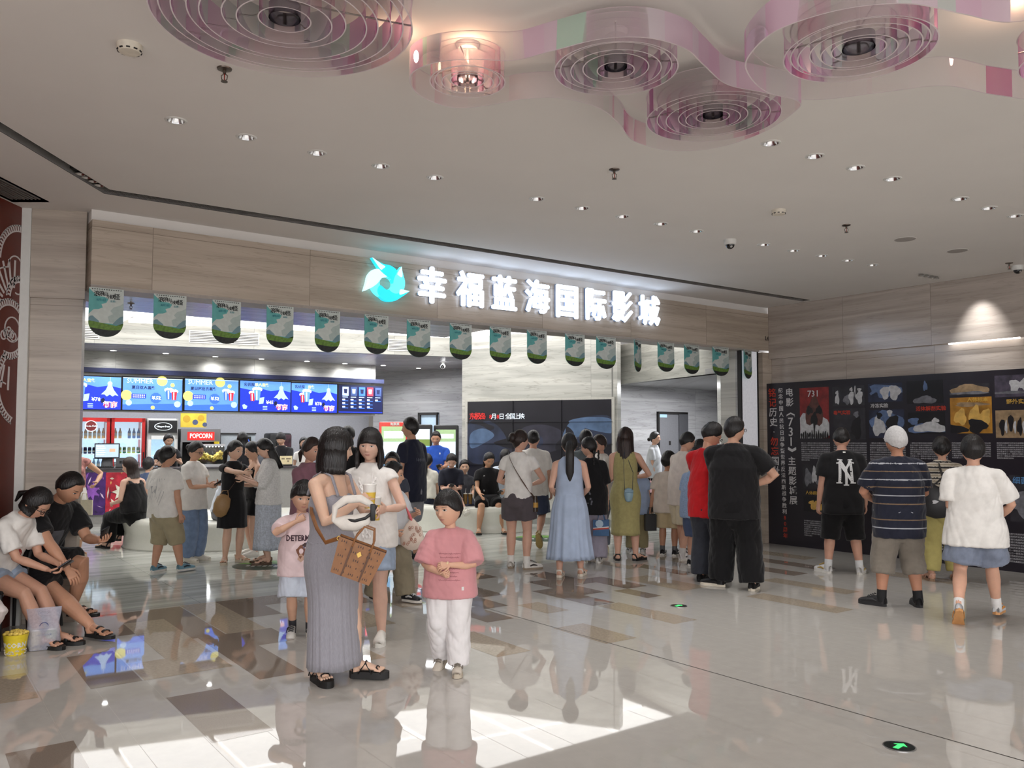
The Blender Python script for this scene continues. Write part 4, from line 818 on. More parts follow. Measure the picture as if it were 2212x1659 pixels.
# warming cabinet and soda machine
x0, x1 = bk(477), bk(552); W_ = x1-x0
t = thing('warming_cabinet', 'large grey steel cabinet with a small blue display', 'oven', BKF.w(x0, .0, 0), BKF.a)
obj('body', MB().box((0, 0, 0), (W_, .6, 1.68), M('cabinet_grey', (150, 156, 162), .35, metal=.3), .01), t); obj('top_edge', MB().box((-.01, -.02, 1.67), (W_+.01, .6, 1.7), M_dark), t, smooth=False)
p_ = obj('display', MB().box((W_-.24, -.012, 1.4), (W_-.1, 0, 1.62), M_black), t, smooth=False); obj('digit', txt('0', .16, EM('display_blue', (40, 90, 230), 1.4), .0, .001, x=W_-.17, z=1.51, y=-.016, res=1), p_, smooth=False)
obj('handle', MB().cyl((.06, -.05, .9), (.06, -.05, 1.4), .014, M_steel, 10), t)
x0, x1 = bk(580), bk(628); W_ = x1-x0
t = thing('soda_machine', 'black soda dispenser with a rounded glossy front on the back counter', 'drinks machine', BKF.w(x0, -.1, .95), BKF.a)
obj('body', MB().box((0, 0, 0), (W_, .5, .75), M_black, .05), t); obj('front_panel', MB().box((W_*.4, -.03, .3), (W_*.96, .01, .72), M('soda_panel', (60, 40, 46), .2, emit=.15, var=.5, vscale=12), .03), t)
obj('drip_tray', MB().box((.04, -.12, .0), (W_-.04, .02, .04), M_steel), t, smooth=False)
o = obj('back_counter', MB().box((bk(555), -.12, 0), (bk(740), .5, .95), M('back_counter_grey', (120, 122, 128), .5)), loc=BKF.w(0, 0, 0), rz=BKF.a, smooth=False); tag(o, 'grey back counter under the soda machine', 'counter')
# ================================================================ front counter with film posters
CB = Zp(176, 1134, 0); CF = Frame(CB[:2], 22.0)
M_ctop = M('counter_top_stone', (70, 66, 70), .25); M_cfr = M('counter_front', (150, 148, 145), .4)
cx1 = CF.hit(640, 1050)[0]
t = thing('snack_counter', 'long snack counter with film posters on its front', 'counter', CF.w(0, 0, 0), CF.a)
obj('base', MB().box((-1.2, .03, 0), (cx1, .6, 1.0), M_cfr).box((-1.2, .06, 0), (cx1, .6, .12), M_white), t, smooth=False); obj('worktop', MB().box((-1.22, -.02, .99), (cx1+.02, .64, 1.03), M_ctop, .008), t)
for xa, xb, cols, lab in ((168, 228, ((72, 36, 110), (150, 90, 190), (230, 200, 230), (40, 30, 70)), 'purple film poster with plain sparks on the counter front'), (229, 293, ((190, 40, 60), (240, 190, 110), (250, 235, 210), (90, 30, 60)), 'red and gold film poster with a plain burst on the counter front')):
    x0, zt = CF.hit(xa, 1021, -.01); x1, zb = CF.hit(xb, 1112, -.01); W_, H_ = x1-x0, zt-zb; b = MB(); r = random.Random(xa)
    ms = [M('film_poster_%d_%d' % (xa, i), c, .4, var=.35, vscale=7) for i, c in enumerate(cols)]
    b.box((x0, -.004, zb), (x1, .03, zt), ms[0])
    for k in range(26):
        u, v, a = r.random(), r.random()**1.2, r.uniform(0, 3.14); L_, w_ = r.uniform(.02, .16), r.uniform(.004, .03)
        q = [(u+L_*math.cos(a)*s1-w_*math.sin(a)*s2, v+L_*math.sin(a)*s1+w_*math.cos(a)*s2) for s1, s2 in ((-1, 0), (0, 1), (1, 0), (0, -1))]
        b.poly([(x0+W_*min(1, max(0, p)), -.006-.0005*k, zb+H_*min(1, max(0, q_))) for p, q_ in q], ms[1+k % 3], .0004)
    b.poly([(x0+W_*(.5+.3*math.cos(i*.449)*(1 if i % 2 else .5)), -.022, zb+H_*(.55+.22*math.sin(i*.449)*(1 if i % 2 else .5))) for i in range(14)], ms[2 if xa > 200 else 1], .0005)
    o = obj('poster', b, loc=CF.w(0, 0, 0), rz=CF.a, smooth=False); tag(o, lab, 'poster')
# till
x0 = CF.hit(231, 990, .2)[0]
t = thing('till_monitor', 'black point of sale monitor with a lit screen on the snack counter', 'monitor', CF.w(x0, .2, 1.03), CF.a)
obj('stand', MB().box((-.12, 0, 0), (.12, .16, .02), M_black, .006).tube([(0, .1, .02), (0, .12, .16), (0, .06, .26)], [(.1, .02), (.09, .02), (.08, .02)], M('till_grey', (120, 122, 126), .4), 12, lat=(1, 0, 0)), t)
obj('bezel', MB().box((-.215, .0, .17), (.215, .04, .46), M_black, .01), t)
scr = MB().box((-.195, -.004, .2), (.195, .001, .44), EM('till_screen', (176, 196, 214), .8))
for k in range(5): scr.box((-.18, -.006, .4-.04*k), (-.05+.02*(k % 2), -.004, .415-.04*k), BW_)
scr.box((.04, -.006, .3), (.14, -.004, .36), EM('till_orange', (226, 170, 140), .8)); obj('screen', scr, t, smooth=False)
t = thing('till_keyboard', 'black keyboard and card reader in front of the till monitor', 'keyboard', CF.w(x0-.1, .02, 1.03), CF.a)
obj('base', MB().box((-.22, 0, 0), (.22, .15, .025), M_black, .005), t); kb = MB()
for i in range(10):
    for j in range(3): kb.box((-.2+.04*i, .015+.042*j, .025), (-.17+.04*i, .045+.042*j, .033), M_dark)
obj('keys', kb, t, smooth=False)
x0 = CF.hit(268, 1005, .15)[0]
t = thing('notice_holder', 'small grey notice holder standing on the counter right of the till', 'sign', CF.w(x0, .15, 1.03), CF.a)
obj('plate', MB().box((-.14, 0, .02), (.14, .015, .19), M('notice_grey', (96, 96, 100), .4)), t, smooth=False); obj('base', MB().box((-.15, -.03, 0), (.15, .06, .02), M_dark), t, smooth=False); obj('lettering', MB().box((-.08, -.003, .08), (-.04, 0, .13), M_black).box((-.02, -.003, .08), (.02, 0, .13), M_black).box((.04, -.003, .08), (.08, 0, .13), M_black), t, smooth=False)
# heated popcorn display on the counter
x0, x1 = CF.hit(418, 1000, .1)[0], CF.hit(486, 1000, .1)[0]; W_ = x1-x0
t = thing('popcorn_display', 'glass popcorn warmer full of yellow popcorn with a row of small lights', 'display case', CF.w(x0, .1, 1.03), CF.a)
obj('frame', MB().box((0, 0, 0), (W_, .5, .05), M_steel).box((0, 0, .4), (W_, .5, .44), M_steel).box((0, .46, 0), (W_, .5, .44), M_dark), t, smooth=False)
obj('glass_pane', MB().box((0, 0, .05), (W_, .006, .4), M_glass), t, smooth=False)
lt = MB()
for k in range(9): lt.ell((.06+(W_-.12)*k/8, .03, .39), (.012, .012, .008), M_lampon, 8)
obj('light_row', lt, t)
_l = bpy.data.lights.new('warmer_lamp', 'POINT'); _l.energy = 5; _l.shadow_soft_size = .05; _o = bpy.data.objects.new('warmer_lamp', _l); C.objects.link(_o); _o.location = CF.w(x0+W_/2, .22, 1.4)
M_pop = M('popcorn_kernel', (244, 208, 104), .7, var=.2, vscale=60, bump=.6, bscale=50)
pc_ = MB(); r = random.Random(4)
for k in range(260):
    u, v = r.random(), r.random(); pc_.ell((.04+(W_-.08)*u, .03+.4*v, .06+r.random()*.02+(.12+.1*math.sin(u*5)**2)*(.4+.6*r.random())), tuple(r.uniform(.018, .03) for _ in range(3)), M_pop, 6)
o = obj('popcorn_heap', pc_, loc=CF.w(x0, .1, 1.03), rz=CF.a); tag(o, 'heap of yellow popcorn inside the glass warmer', 'popcorn'); o['kind'] = 'stuff'
x0 = CF.hit(618, 1000, .05)[0]
t = thing('price_card', 'cream price card on a small stand at the far end of the counter', 'sign', CF.w(x0, .05, 1.03), CF.a)
obj('card', MB().box((-.12, 0, .03), (.12, .01, .2), M('card_cream', (214, 200, 160), .5, emit=.15)), t, smooth=False); obj('lettering', MB().box((-.09, -.003, .13), (-.03, 0, .16), M_khaki_ink := M('faded_ink', (140, 126, 100), .6)).box((.0, -.003, .13), (.09, 0, .16), M_khaki_ink).box((.02, -.003, .08), (.06, 0, .11), M_khaki_ink), t, smooth=False); obj('foot', MB().box((-.12, -.03, 0), (.12, .05, .03), M_dark), t, smooth=False)
# ================================================================ ticket kiosks
def kiosk(px, top, bot, Y, rz, mb, lab, art):
    A, B_ = Yp(px[0], top, Y), Yp(px[1], top, Y); W_ = B_[0]-A[0]; H_ = A[2]; t = thing('ticket_kiosk', lab, 'kiosk', ((A[0]+B_[0])/2, Y, 0), rz, 'ticket kiosks')
    obj('body', MB().box((-W_/2, 0, .12), (W_/2, .12, H_), mb, .03), t); obj('base', MB().box((-W_/2-.02, -.1, 0), (W_/2+.02, .3, .12), M_black, .02), t)
    b = MB(); x0, x1, z0, z1 = -W_/2+.05, W_/2-.05, .68, H_-.09
    for (u0, u1, v0, v1, m) in art: b.box((x0+(x1-x0)*u0, -.008-.0005*len(b.f)/6, z0+(z1-z0)*v0), (x0+(x1-x0)*u1, -.002, z0+(z1-z0)*v1), m)
    obj('display', b, t, smooth=False); obj('card_reader', MB().box((-.14, -.04, .48), (.14, .0, .6), M_dark, .01), t); obj('printer_slot', MB().box((-.12, -.015, .36), (.12, .0, .42), EM('slot_white', (200, 210, 220), .5)), t, smooth=False)
    return t, W_, H_
K = EM('kiosk_pale', (196, 214, 226), .85); Kb = EM('kiosk_blue', (120, 176, 220), .85); Kr = EM('kiosk_red', (200, 52, 56), .7); Kg = EM('kiosk_green', (150, 176, 130), .7); Ko = EM('kiosk_olive', (110, 130, 60), .6)
t, W_, H_ = kiosk((819, 882), 911, 1060, 15.9, .12, M('kiosk_red_shell', (214, 62, 52), .35), 'red ticket kiosk with bright screen behind the tall man in navy', [(0, 1, 0, 1, K), (0, 1, .74, 1, Kg), (.1, .9, .8, .92, BW_), (.08, .92, .62, .7, BW_), (.1, .4, .3, .5, Kb), (.55, .9, .3, .5, Kb), (.3, .6, .12, .22, EM('kiosk_orange', (226, 150, 90), .7))])
obj('brand_strip', txt('淘票票', .06, M_white, .001, .001, x=.02, z=H_-.05, y=-.004, res=1), t, smooth=False)
kiosk((884, 934), 917, 1060, 16.1, .05, M_black, 'black ticket kiosk with a red notice on screen, middle of three', [(0, 1, 0, 1, Kb), (0, 1, .8, 1, K), (0, 1, .7, .82, Ko), (.05, .95, .35, .68, Kr), (.2, .8, .55, .62, BW_), (.35, .65, .38, .48, Kb)])
kiosk((936, 990), 918, 1060, 16.25, -.05, M_black, 'black ticket kiosk with a pale blue screen beside the video wall', [(0, 1, 0, 1, K), (0, 1, .78, 1, Kg), (.1, .9, .84, .92, BW_), (.25, .75, .3, .55, Kb), (.45, .55, .6, .66, Kb)])
# doors
A, B_ = Yp(905, 892, 19.4), Yp(952, 892, 19.3)
t = struct(obj('door_1', MB().box((0, 0, 0), (.06, .1, A[2]), M_dark).box((B_[0]-A[0]-.03, 0, 0), (B_[0]-A[0], .1, A[2]), M_dark).box((0, 0, A[2]-.06), (B_[0]-A[0], .1, A[2]), M_dark).box((.03, .06, 0), (B_[0]-A[0], .08, A[2]), EM('door_glass_light', (160, 180, 196), .35)), loc=(A[0], 19.5-.35, 0), rz=-.45, smooth=False))
CO = Frame((2.2, 17.95), math.degrees(math.atan2(20.9-17.95, 6.2-2.2)))
x0, zt = CO.hit(1421, 889, -.04); x1, _ = CO.hit(1485, 889, -.04)
M_dgrey = M('grey_fire_door', (112, 112, 116), .45)
t = struct(obj('door_2', MB().box((x0+.04, -.03, 0), (x1-.3, .0, zt-.05), M_dgrey), loc=CO.w(0, 0, 0), rz=CO.a, smooth=False))
obj('door_frame', MB().box((x0, -.06, 0), (x0+.04, .0, zt), M_dark).box((x1-.3, -.06, 0), (x1, .0, zt), M('door_reveal_dark', (74, 74, 78), .5)).box((x0, -.06, zt-.05), (x1, .0, zt), M_dark), t, smooth=False)
obj('door_sign', MB().box((x1-.62, -.036, zt-.75), (x1-.56, -.03, zt-.66), M_dark).box((x0+.07, -.036, zt-.13), (x0+.3, -.03, zt-.06), EM('exit_label', (150, 180, 200), .5)), t, smooth=False)
obj('door_handle', MB().cyl((x1-.42, -.06, 1.05), (x1-.42, -.06, 1.2), .012, M_steel, 8), t)
# video wall
x0, zt = LEDF.hit(1009, 868, -.03); x1, zb = LEDF.hit(1324, 1057, -.03); zt = (zt+LEDF.hit(1324, 862, -.03)[1])/2
t = thing('video_wall', 'large dark video wall of joined panels showing a night scene with a release date', 'screen', LEDF.w(x0, -.03, zb), LEDF.a)
W_, H_ = x1-x0, zt-zb
obj('frame', MB().box((-.04, -.01, -.04), (W_+.04, .03, H_+.04), M('video_wall_frame', (196, 194, 186), .4)), t, smooth=False)
v0, v1, v2, v3 = EM('video_black', (26, 25, 32), .25, var=.2, vscale=2), EM('video_night_blue', (40, 46, 64), .3, var=.4, vscale=3), EM('video_pale_blue', (74, 94, 122), .3, var=.3, vscale=4), EM('video_mist', (46, 45, 56), .25, var=.35, vscale=3)
vb = MB(); kk = [0]
def V(pts, m):
    if kk[0]: pts = spline(pts, 6)
    kk[0] += 1; vb.poly([(min(.995, max(.005, x))*W_, -.012-.0008*kk[0], z*H_) for x, z in pts], m, .0006)
V([(0, 0), (1, 0), (1, 1), (0, 1)], v0); V([(.02, .3), (.24, .3), (.3, .5), (.2, .74), (.02, .77)], v1); V([(.03, .45), (.12, .5), (.2, .6), (.12, .68), (.03, .62)], v2)
V([(.3, .35), (.62, .42), (.7, .6), (.55, .72), (.38, .66)], v3); V([(.48, .46), (.54, .5), (.53, .58), (.49, .6)], v1); V([(.7, .55), (.99, .5), (.99, .8), (.8, .8), (.72, .72)], v1); V([(.72, .74), (.99, .62), (.99, .78), (.82, .8)], v2); V([(.68, .56), (.84, .62), (.76, .74), (.71, .72)], v2)
V([(.02, .75), (.1, .72), (.17, .66), (.2, .7), (.12, .76), (.22, .78), (.1, .8)], v0); V([(.64, .42), (.72, .5), (.75, .62), (.7, .7), (.69, .6), (.63, .5)], v0); V([(.2, .5), (.36, .44), (.44, .52), (.36, .58), (.26, .55)], v0)
for xt, s_, m, sz in ((.045, '东', 1, .085), (.084, '极', 1, .09), (.12, '岛', 1, .08)): vb.join(txt(s_, sz*H_, EM('video_red', (190, 44, 40), .9), .001, .0005, x=xt*W_, z=.82*H_, y=-.03, res=1))
for xt, s_, m in ((.175, '8', 0), (.2, '月', 1), (.228, '8', 0), (.254, '日', 1), (.3, '全', 1), (.332, '国', 1), (.364, '上', 1), (.396, '映', 1)):
    vb.join(txt(s_, .075*H_, EM('video_white', (215, 225, 235), .9) if m else EM('video_red', (190, 44, 40), .9), .0, .0005, x=xt*W_, z=.815*H_, y=-.03, res=1))
obj('display', vb, t, smooth=False)
sm = MB()
for k in (1, 2): sm.box((W_*k/3-.002, -.034, 0), (W_*k/3+.002, -.0, H_), M_black)
for k in (1, 2, 3): sm.box((0, -.034, H_*k/4-.002), (W_, -.0, H_*k/4+.002), M_black)
obj('panel_joints', sm, t, smooth=False)
struct(obj('trim_6', MB().box((0, -.04, 0), (3.05, 0, .12), M('plinth_grey', (150, 152, 148), .4)), loc=LEDF.w(0, 0, 0), rz=LEDF.a, smooth=False))
# bins by the grey wall
for px, lab in ((1372, 'dark litter bin against the grey corridor wall, the left one'), (1412, 'dark litter bin against the grey corridor wall, touching the boy in beige')):
    P = Zp(px, 1108, 0); t = thing('litter_bin', lab, 'bin', P, .6, 'litter bins')
    m = M('bin_dark', (44, 42, 50), .35); obj('body', MB().box((-.17, -.17, .0), (.17, .17, .62), m, .015), t); obj('lid', MB().box((-.18, -.18, .62), (.18, .18, .7), m, .02), t); obj('seam', MB().box((-.006, -.176, .04), (.006, -.17, .6), M_steel), t, smooth=False)
# wall camera
P = Yp(957, 800, 17.6); t = thing('bullet_camera', 'small white camera under the soffit near the end of the menu row', 'security camera', (P[0], P[1], SZ))
obj('mount', MB().cyl((0, 0, 0), (0, 0, -.06), .03, M_white, 14), t); obj('body', MB().tube([(0, .05, -.09), (0, -.08, -.11)], [.045, .05], M_white, 16), t); obj('lens', MB().cyl((0, -.1, -.113), (0, -.125, -.117), .035, M_black, 14), t)
t = thing('ceiling_speaker', 'round white fitting under the corridor end of the lobby ceiling', 'speaker', Zp(1125, 776, LZ), 0, 'round ceiling speakers'); obj('body', MB().lathe([(.11, 0), (.12, -.02), (.08, -.05), (.001, -.05)], M_white, 24), t)
# ================================================================ white sculpted benches
M_bench = M('glossy_white_bench', (222, 222, 212), .22, var=.02)
def bench(lab, c, a, b_, rz, h=.43):
    n = 72; V = []; prof = [(1.0, 0), (.985, .02), (.97, .2), (1.0, h*.8), (.985, h*.95), (.94, h), (.62, h), (.56, h*.94), (.53, h*.8), (.5, h*.55), (.25, h*.5), (.001, h*.5)]
    for r, z in prof:
        for i in range(n):
            t = i*2*math.pi/n; e = 2/2.5; cx, sx = math.cos(t), math.sin(t); lift = .03*math.sin(2*t+1) if z > .1 and r > .5 else 0
            V.append((a*r*math.copysign(abs(cx)**e, cx), b_*r*math.copysign(abs(sx)**e, sx), z+lift))
    F_ = [[i*n+j, i*n+(j+1) % n, (i+1)*n+(j+1) % n, (i+1)*n+j] for i in range(len(prof)-1) for j in range(n)]+[list(range(n-1, -1, -1)), [(len(prof)-1)*n+j for j in range(n)]]
    o = obj('ring_bench', MB().add(V, F_, M_bench), loc=(*c, 0), rz=rz, smooth=True); return tag(o, lab, 'bench', 'white ring benches')
bench('white ring shaped bench in the lobby behind the woman in the black dress', (-4.55, 12.95), 1.3, 1.2, 0)
bench('white ring shaped bench in front of the video wall', (-1.05, 14.72), 1.35, .6, -.36, .46)
# ================================================================ floor lights and stickers
def exitlight(px, lab, rz):
    t = thing('floor_exit_light', lab, 'floor light', Zp(*px, 0), rz, 'round exit lights in the floor')
    obj('ring', MB().lathe([(.08, 0), (.08, .003), (.074, .004), (.074, 0)], M_steel, 32, close=False), t); obj('disc', MB().lathe([(.001, .003), (.075, .003), (.075, 0)], M('exit_disc', (20, 30, 26), .15), 32, close=False), t)
    a = [(0, .05), (.036, .012), (.014, .014), (.014, -.046), (-.014, -.046), (-.014, .014), (-.036, .012)]
    obj('arrow', MB().poly([(x, y, .0042) for x, y in a], EM('exit_green', (70, 220, 120), .8), .0006, (0, 0, 1)), t, smooth=False)
exitlight((1943, 1613), 'round black floor light with a green arrow near the bottom right corner', -.85); exitlight((1466, 1309), 'round black floor light with a green arrow in the middle of the hall', -.85)
for px, lab, s_ in (((570, 1221), 'round green sticker on the lobby floor under the woman in the lace shawl', .38), ((1165, 1163), 'round green sticker on the lobby floor behind the woman in grey shorts', .42)):
    b = MB().lathe([(.001, .0016), (s_, .0016), (s_, .0002)], M('sticker_dark_green', (52, 74, 62), .4, var=.3, vscale=6), 36, close=False)
    b.poly([(s_*.96*math.cos(t), s_*.96*math.sin(t), .0018) for t in np.linspace(.2, 2.9, 16)], M('sticker_green', (110, 160, 70), .4, var=.2, vscale=9), .0006, (0, 0, 1))
    for k in range(6): b.box((-.2+.07*k, -.1-.02*(k % 2), .0018), (-.155+.07*k, -.03, .0026), M_white)
    o = obj('floor_sticker', b, loc=Zp(*px, 0), smooth=False); tag(o, lab, 'sticker', 'floor stickers')
# ================================================================ people
def nrm(v): v = np.asarray(v, float); return v/(np.linalg.norm(v)+1e-9)
def rotz(a): c, s = math.cos(a), math.sin(a); return np.array([[c, -s, 0], [s, c, 0], [0, 0, 1.]])
def rotx(a): c, s = math.cos(a), math.sin(a); return np.array([[1., 0, 0], [0, c, -s], [0, s, c]])
def roty(a): c, s = math.cos(a), math.sin(a); return np.array([[c, 0, s], [0, 1., 0], [-s, 0, c]])
def sst(a, b, x): t = np.clip((x-a)/(b-a), 0, 1); return t*t*(3-2*t)
def remesh(mb, vox, it=2, wr=0, ws=9, seed=0, mat=None):
    """one continuous skin over everything in mb, smoothed, with soft cloth folds if wr"""
    me = mb.mesh('tmp', True); o = bpy.data.objects.new('tmp', me); C.objects.link(o)
    r = o.modifiers.new('r', 'REMESH'); r.mode = 'VOXEL'; r.voxel_size = vox; r.use_smooth_shade = True
    if it: s = o.modifiers.new('s', 'SMOOTH'); s.factor = .5; s.iterations = it
    bpy.context.view_layer.update(); dg = bpy.context.evaluated_depsgraph_get(); m = bpy.data.meshes.new_from_object(o.evaluated_get(dg))
    n = len(m.vertices); V = np.empty(n*3, np.float32); m.vertices.foreach_get('co', V); V = V.reshape(-1, 3).astype(float)
    N = np.empty(n*3, np.float32); m.vertices.foreach_get('normal', N); N = N.reshape(-1, 3)
    F = [list(p.vertices) for p in m.polygons]
    bpy.data.objects.remove(o); bpy.data.meshes.remove(me); bpy.data.meshes.remove(m)
    if wr: V = V + N*folds(V, wr, ws, seed)[:, None]
    b = MB(); b.add(V, F, mat or (mb.mats[0] if mb.mats else None)); return b
def folds(V, amp, ws, seed):
    r = np.random.RandomState(seed); d = np.zeros(len(V))
    for i in range(7):
        k = r.normal(size=3)*np.array([1.2, 1.2, .75])*ws*(1+.5*i); ph = r.uniform(0, 6.28)
        w = V@k+ph+1.5*np.sin(V@(k[[1, 2, 0]]*.4)+ph); d += (np.abs(np.sin(w))**.7*2-1.2)/(1+.45*i)
    return d*amp*.45
SKIN = {}
def skin(rgb):
    if rgb not in SKIN:
        m = M('skin_%d_%d_%d' % rgb, rgb, .5, var=.05, vscale=12, spec=.35); b = m.node_tree.nodes['Principled BSDF']
        b.inputs['Subsurface Weight'].default_value = .12; b.inputs['Subsurface Radius'].default_value = (.01, .004, .002); SKIN[rgb] = m
    return SKIN[rgb]
M_hair = M('black_hair', (24, 20, 20), .38, var=.5, vscale=6, bump=.5, bscale=30, stretch=(6, 6, .6), spec=.45)
M_hairb = M('dark_brown_hair', (46, 32, 28), .42, var=.5, vscale=6, bump=.5, bscale=30, stretch=(6, 6, .6), spec=.4)
M_eyew = M('eye_white', (214, 208, 204), .25); M_eyed = M('dark_iris', (26, 18, 16), .15); M_brow = M('brow_hair', (38, 28, 26), .7); M_lip = M('lip', (190, 132, 120), .45); M_nail = M('nail', (222, 176, 160), .3)
def headfn(d, hh, female):
    """d: unit directions (n,3) x left, y forward, z up -> surface points about the head centre (eye height)"""
    x, y, z = d[:, 0]*.365*hh, d[:, 1]*.425*hh, d[:, 2]*.5*hh
    t = np.clip(-z/(.5*hh), 0, 1)
    x = x*(1-(.36 if female else .28)*t**1.6); fr = y > 0
    y = np.where(fr, y*(1-.04*t), y*(1-.42*t)); y = np.where(fr, np.minimum(y, .40*hh), y)
    X, Z = x/hh, z/hh; g = lambda cx, cz, sx, sz: np.exp(-((X-cx)/sx)**2-((Z-cz)/sz)**2)
    f = sst(.1, .6, d[:, 1])
    nose = np.interp(Z, [-.2, -.175, -.14, -.05, .05, .1], [0, .03, .085, .05, .018, 0])*np.exp(-(X/np.interp(Z, [-.18, -.1, .1], [.07, .055, .04]))**2)
    e = nose + .012*g(.12, .085, .1, .035)+.012*g(-.12, .085, .1, .035) - .034*g(.14, .0, .075, .05) - .034*g(-.14, .0, .075, .05) + .018*g(0, -.25, .1, .022)+.02*g(0, -.295, .085, .022) - .012*g(0, -.272, .1, .01) + .026*g(0, -.43, .11, .06) + .014*g(.2, -.12, .1, .09)+.014*g(-.2, -.12, .1, .09)
    y = y+f*e*hh
    return np.stack([x, y, z], 1)
def head_mesh(hh, female, sk, hi, kid, mask=False, age=0):
    n, k = (96, 72) if hi else (44, 34); th = np.arange(n)*2*np.pi/n; V = []
    ph = np.pi*np.arange(1, k)/k; P, T = np.meshgrid(ph, th, indexing='ij'); P, T = P.ravel(), T.ravel()
    d = np.stack([np.sin(P)*np.sin(T), np.sin(P)*np.cos(T), np.cos(P)], 1); d = np.vstack([d, [[0, 0, 1.], [0, 0, -1.]]])
    V = headfn(d, hh, female); b = MB(); F = []; L = []
    for i in range(k-2):
        for j in range(n): F.append([i*n+j, (i+1)*n+j, (i+1)*n+(j+1) % n, i*n+(j+1) % n])
    a = (k-1)*n; F += [[a, j, (j+1) % n] for j in range(n)]+[[a+1, (k-2)*n+(j+1) % n, (k-2)*n+j] for j in range(n)]
    X, Z = V[:, 0]/hh, V[:, 2]/hh; lip = (np.abs(X) < .105-.0*Z) & (((Z+.272)/.042)**2+(X/.088)**2 < 1) & (V[:, 1] > 0)
    fl = [all(lip[q] for q in f) for f in F]
    b.add(V, [f for f, l in zip(F, fl) if not l], sk); lp = [f for f, l in zip(F, fl) if l]
    if lp: b.f += lp; b.m += [b.mi(M_lip)]*len(lp)
    def patch(cx, cz, hw, hu, hd, m, lift, nn=14, tilt=0):
        pts = []
        for s in np.linspace(0, 1, 2): pass
        ring = [(cx+hw*math.cos(t), cz+(hu if math.sin(t) > 0 else hd)*math.sin(t)+tilt*(math.cos(t))*hw) for t in np.arange(nn)*2*np.pi/nn]+[(cx, cz)]
        out = []
        for px, pz in ring:   # find direction whose surface has these x, z
            zz = np.clip(pz/.5, -.99, .99); tt = max(0, -pz/.5); xx = px/(.365*(1-(.36 if female else .28)*tt**1.6)); yy = math.sqrt(max(.02, 1-zz*zz-xx*xx)); q = headfn(np.array([[xx, yy, zz]]), hh, female)[0]; out.append(q+np.array([0, lift*hh, 0]))
        b.add(out, [[nn, (i+1) % nn, i] for i in range(nn)], m)
    for s in (-1, 1):
        er = .02 if kid else .0
        patch(.142*s, .0, .062, .02+er*.5, .018+er*.3, M_eyew, .006); patch(.14*s, .002, .024+er*.3, .021+er*.4, .019, M_eyed, .010)
        patch(.145*s, .0255+er*.6, .068, .005, .004, M_eyed, .009); patch(.15*s, .1, .082, .009, .007, M_brow, .008)
        patch(.03*s, -.178, .018, .008, .007, M_lip, .004)
        ea = MB().ell((0, 0, 0), (.02*hh, .055*hh, .09*hh), sk, 12); ea.ell((.016*hh*s, .012*hh, .0), (.008*hh, .03*hh, .055*hh), M_lip if False else sk, 10)
        b.join(ea, (s*.362*hh, -.03*hh, -.03*hh))
    return b
def hair_cap(hh, female, style, m, hi, seed=1):
    """closed hair shell: thick where hair grows, sunk inside the skull elsewhere"""
    n, k = (80, 60) if hi else (44, 34); th = np.arange(n)*2*np.pi/n; ph = np.pi*np.arange(1, k)/k; P, T = np.meshgrid(ph, th, indexing='ij'); P, T = P.ravel(), T.ravel()
    d = np.stack([np.sin(P)*np.sin(T), np.sin(P)*np.cos(T), np.cos(P)], 1); d = np.vstack([d, [[0, 0, 1.], [0, 0, -1.]]])
    az = np.abs(np.degrees(np.arctan2(d[:, 0], d[:, 1]))); S = headfn(d, hh, female); Z = S[:, 2]/hh
    L = {'short': ([0, 35, 52, 70, 88, 105, 125, 180], [.26, .24, .12, -.02, -.1, -.14, -.28, -.36], .075), 'crop': ([0, 35, 52, 68, 88, 105, 130, 180], [.28, .27, .16, .04, -.06, -.06, -.2, -.3], .05), 'fringe': ([0, 40, 55, 75, 92, 105, 130, 180], [.15, .13, .04, -.06, -.08, -.08, -.26, -.34], .085),
         'bob': ([0, 45, 60, 80, 180], [.1, .06, -.1, -.3, -.42], .09), 'tied': ([0, 40, 58, 80, 105, 125, 180], [.28, .22, .04, -.08, -.1, -.26, -.38], .06), 'long': ([0, 28, 45, 60, 85, 180], [.34, .26, .06, -.12, -.35, -.42], .085), 'bowl': ([0, 50, 65, 88, 105, 130, 180], [.12, .1, .03, -.06, -.06, -.22, -.3], .1), 'curly': ([0, 35, 55, 80, 100, 130, 180], [.26, .24, .12, .0, -.05, -.16, -.26], .12)}[style]
    zl = np.interp(az, L[0], L[1]); r = np.random.RandomState(seed)
    soft = .05 if style in ('short', 'crop', 'tied') else .03
    w = sst(-soft, soft, Z-zl); nz = sum(np.sin(d@(r.normal(size=3)*(7+4*i)*np.array([1, 1, .35]))*1.5+r.uniform(0, 6)) for i in range(5))*.16
    thk = L[2]*(.75+.35*sst(-.1, .4, Z)+(.3 if style != 'curly' else .5)*nz*.6)
    fa_ = np.arctan2(d[:, 0], d[:, 1]); thk = thk*(1+.07*np.sin(fa_*31+4*np.sin(d[:, 2]*3))+.05*np.sin(fa_*53+1))
    if style == 'curly': thk = thk*sst(-.05, .3, Z-zl)+.02
    sc = 1+np.where(w > .01, thk*w*2-.14*(1-w), -.14)
    V = S*sc[:, None]; V[:, 2] += .015*hh*w*np.clip(Z*2, 0, 1)
    F = []
    for i in range(k-2):
        for j in range(n): F.append([i*n+j, (i+1)*n+j, (i+1)*n+(j+1) % n, i*n+(j+1) % n])
    a = (k-1)*n; F += [[a, j, (j+1) % n] for j in range(n)]+[[a+1, (k-2)*n+(j+1) % n, (k-2)*n+j] for j in range(n)]
    return MB().add(V, F, m)
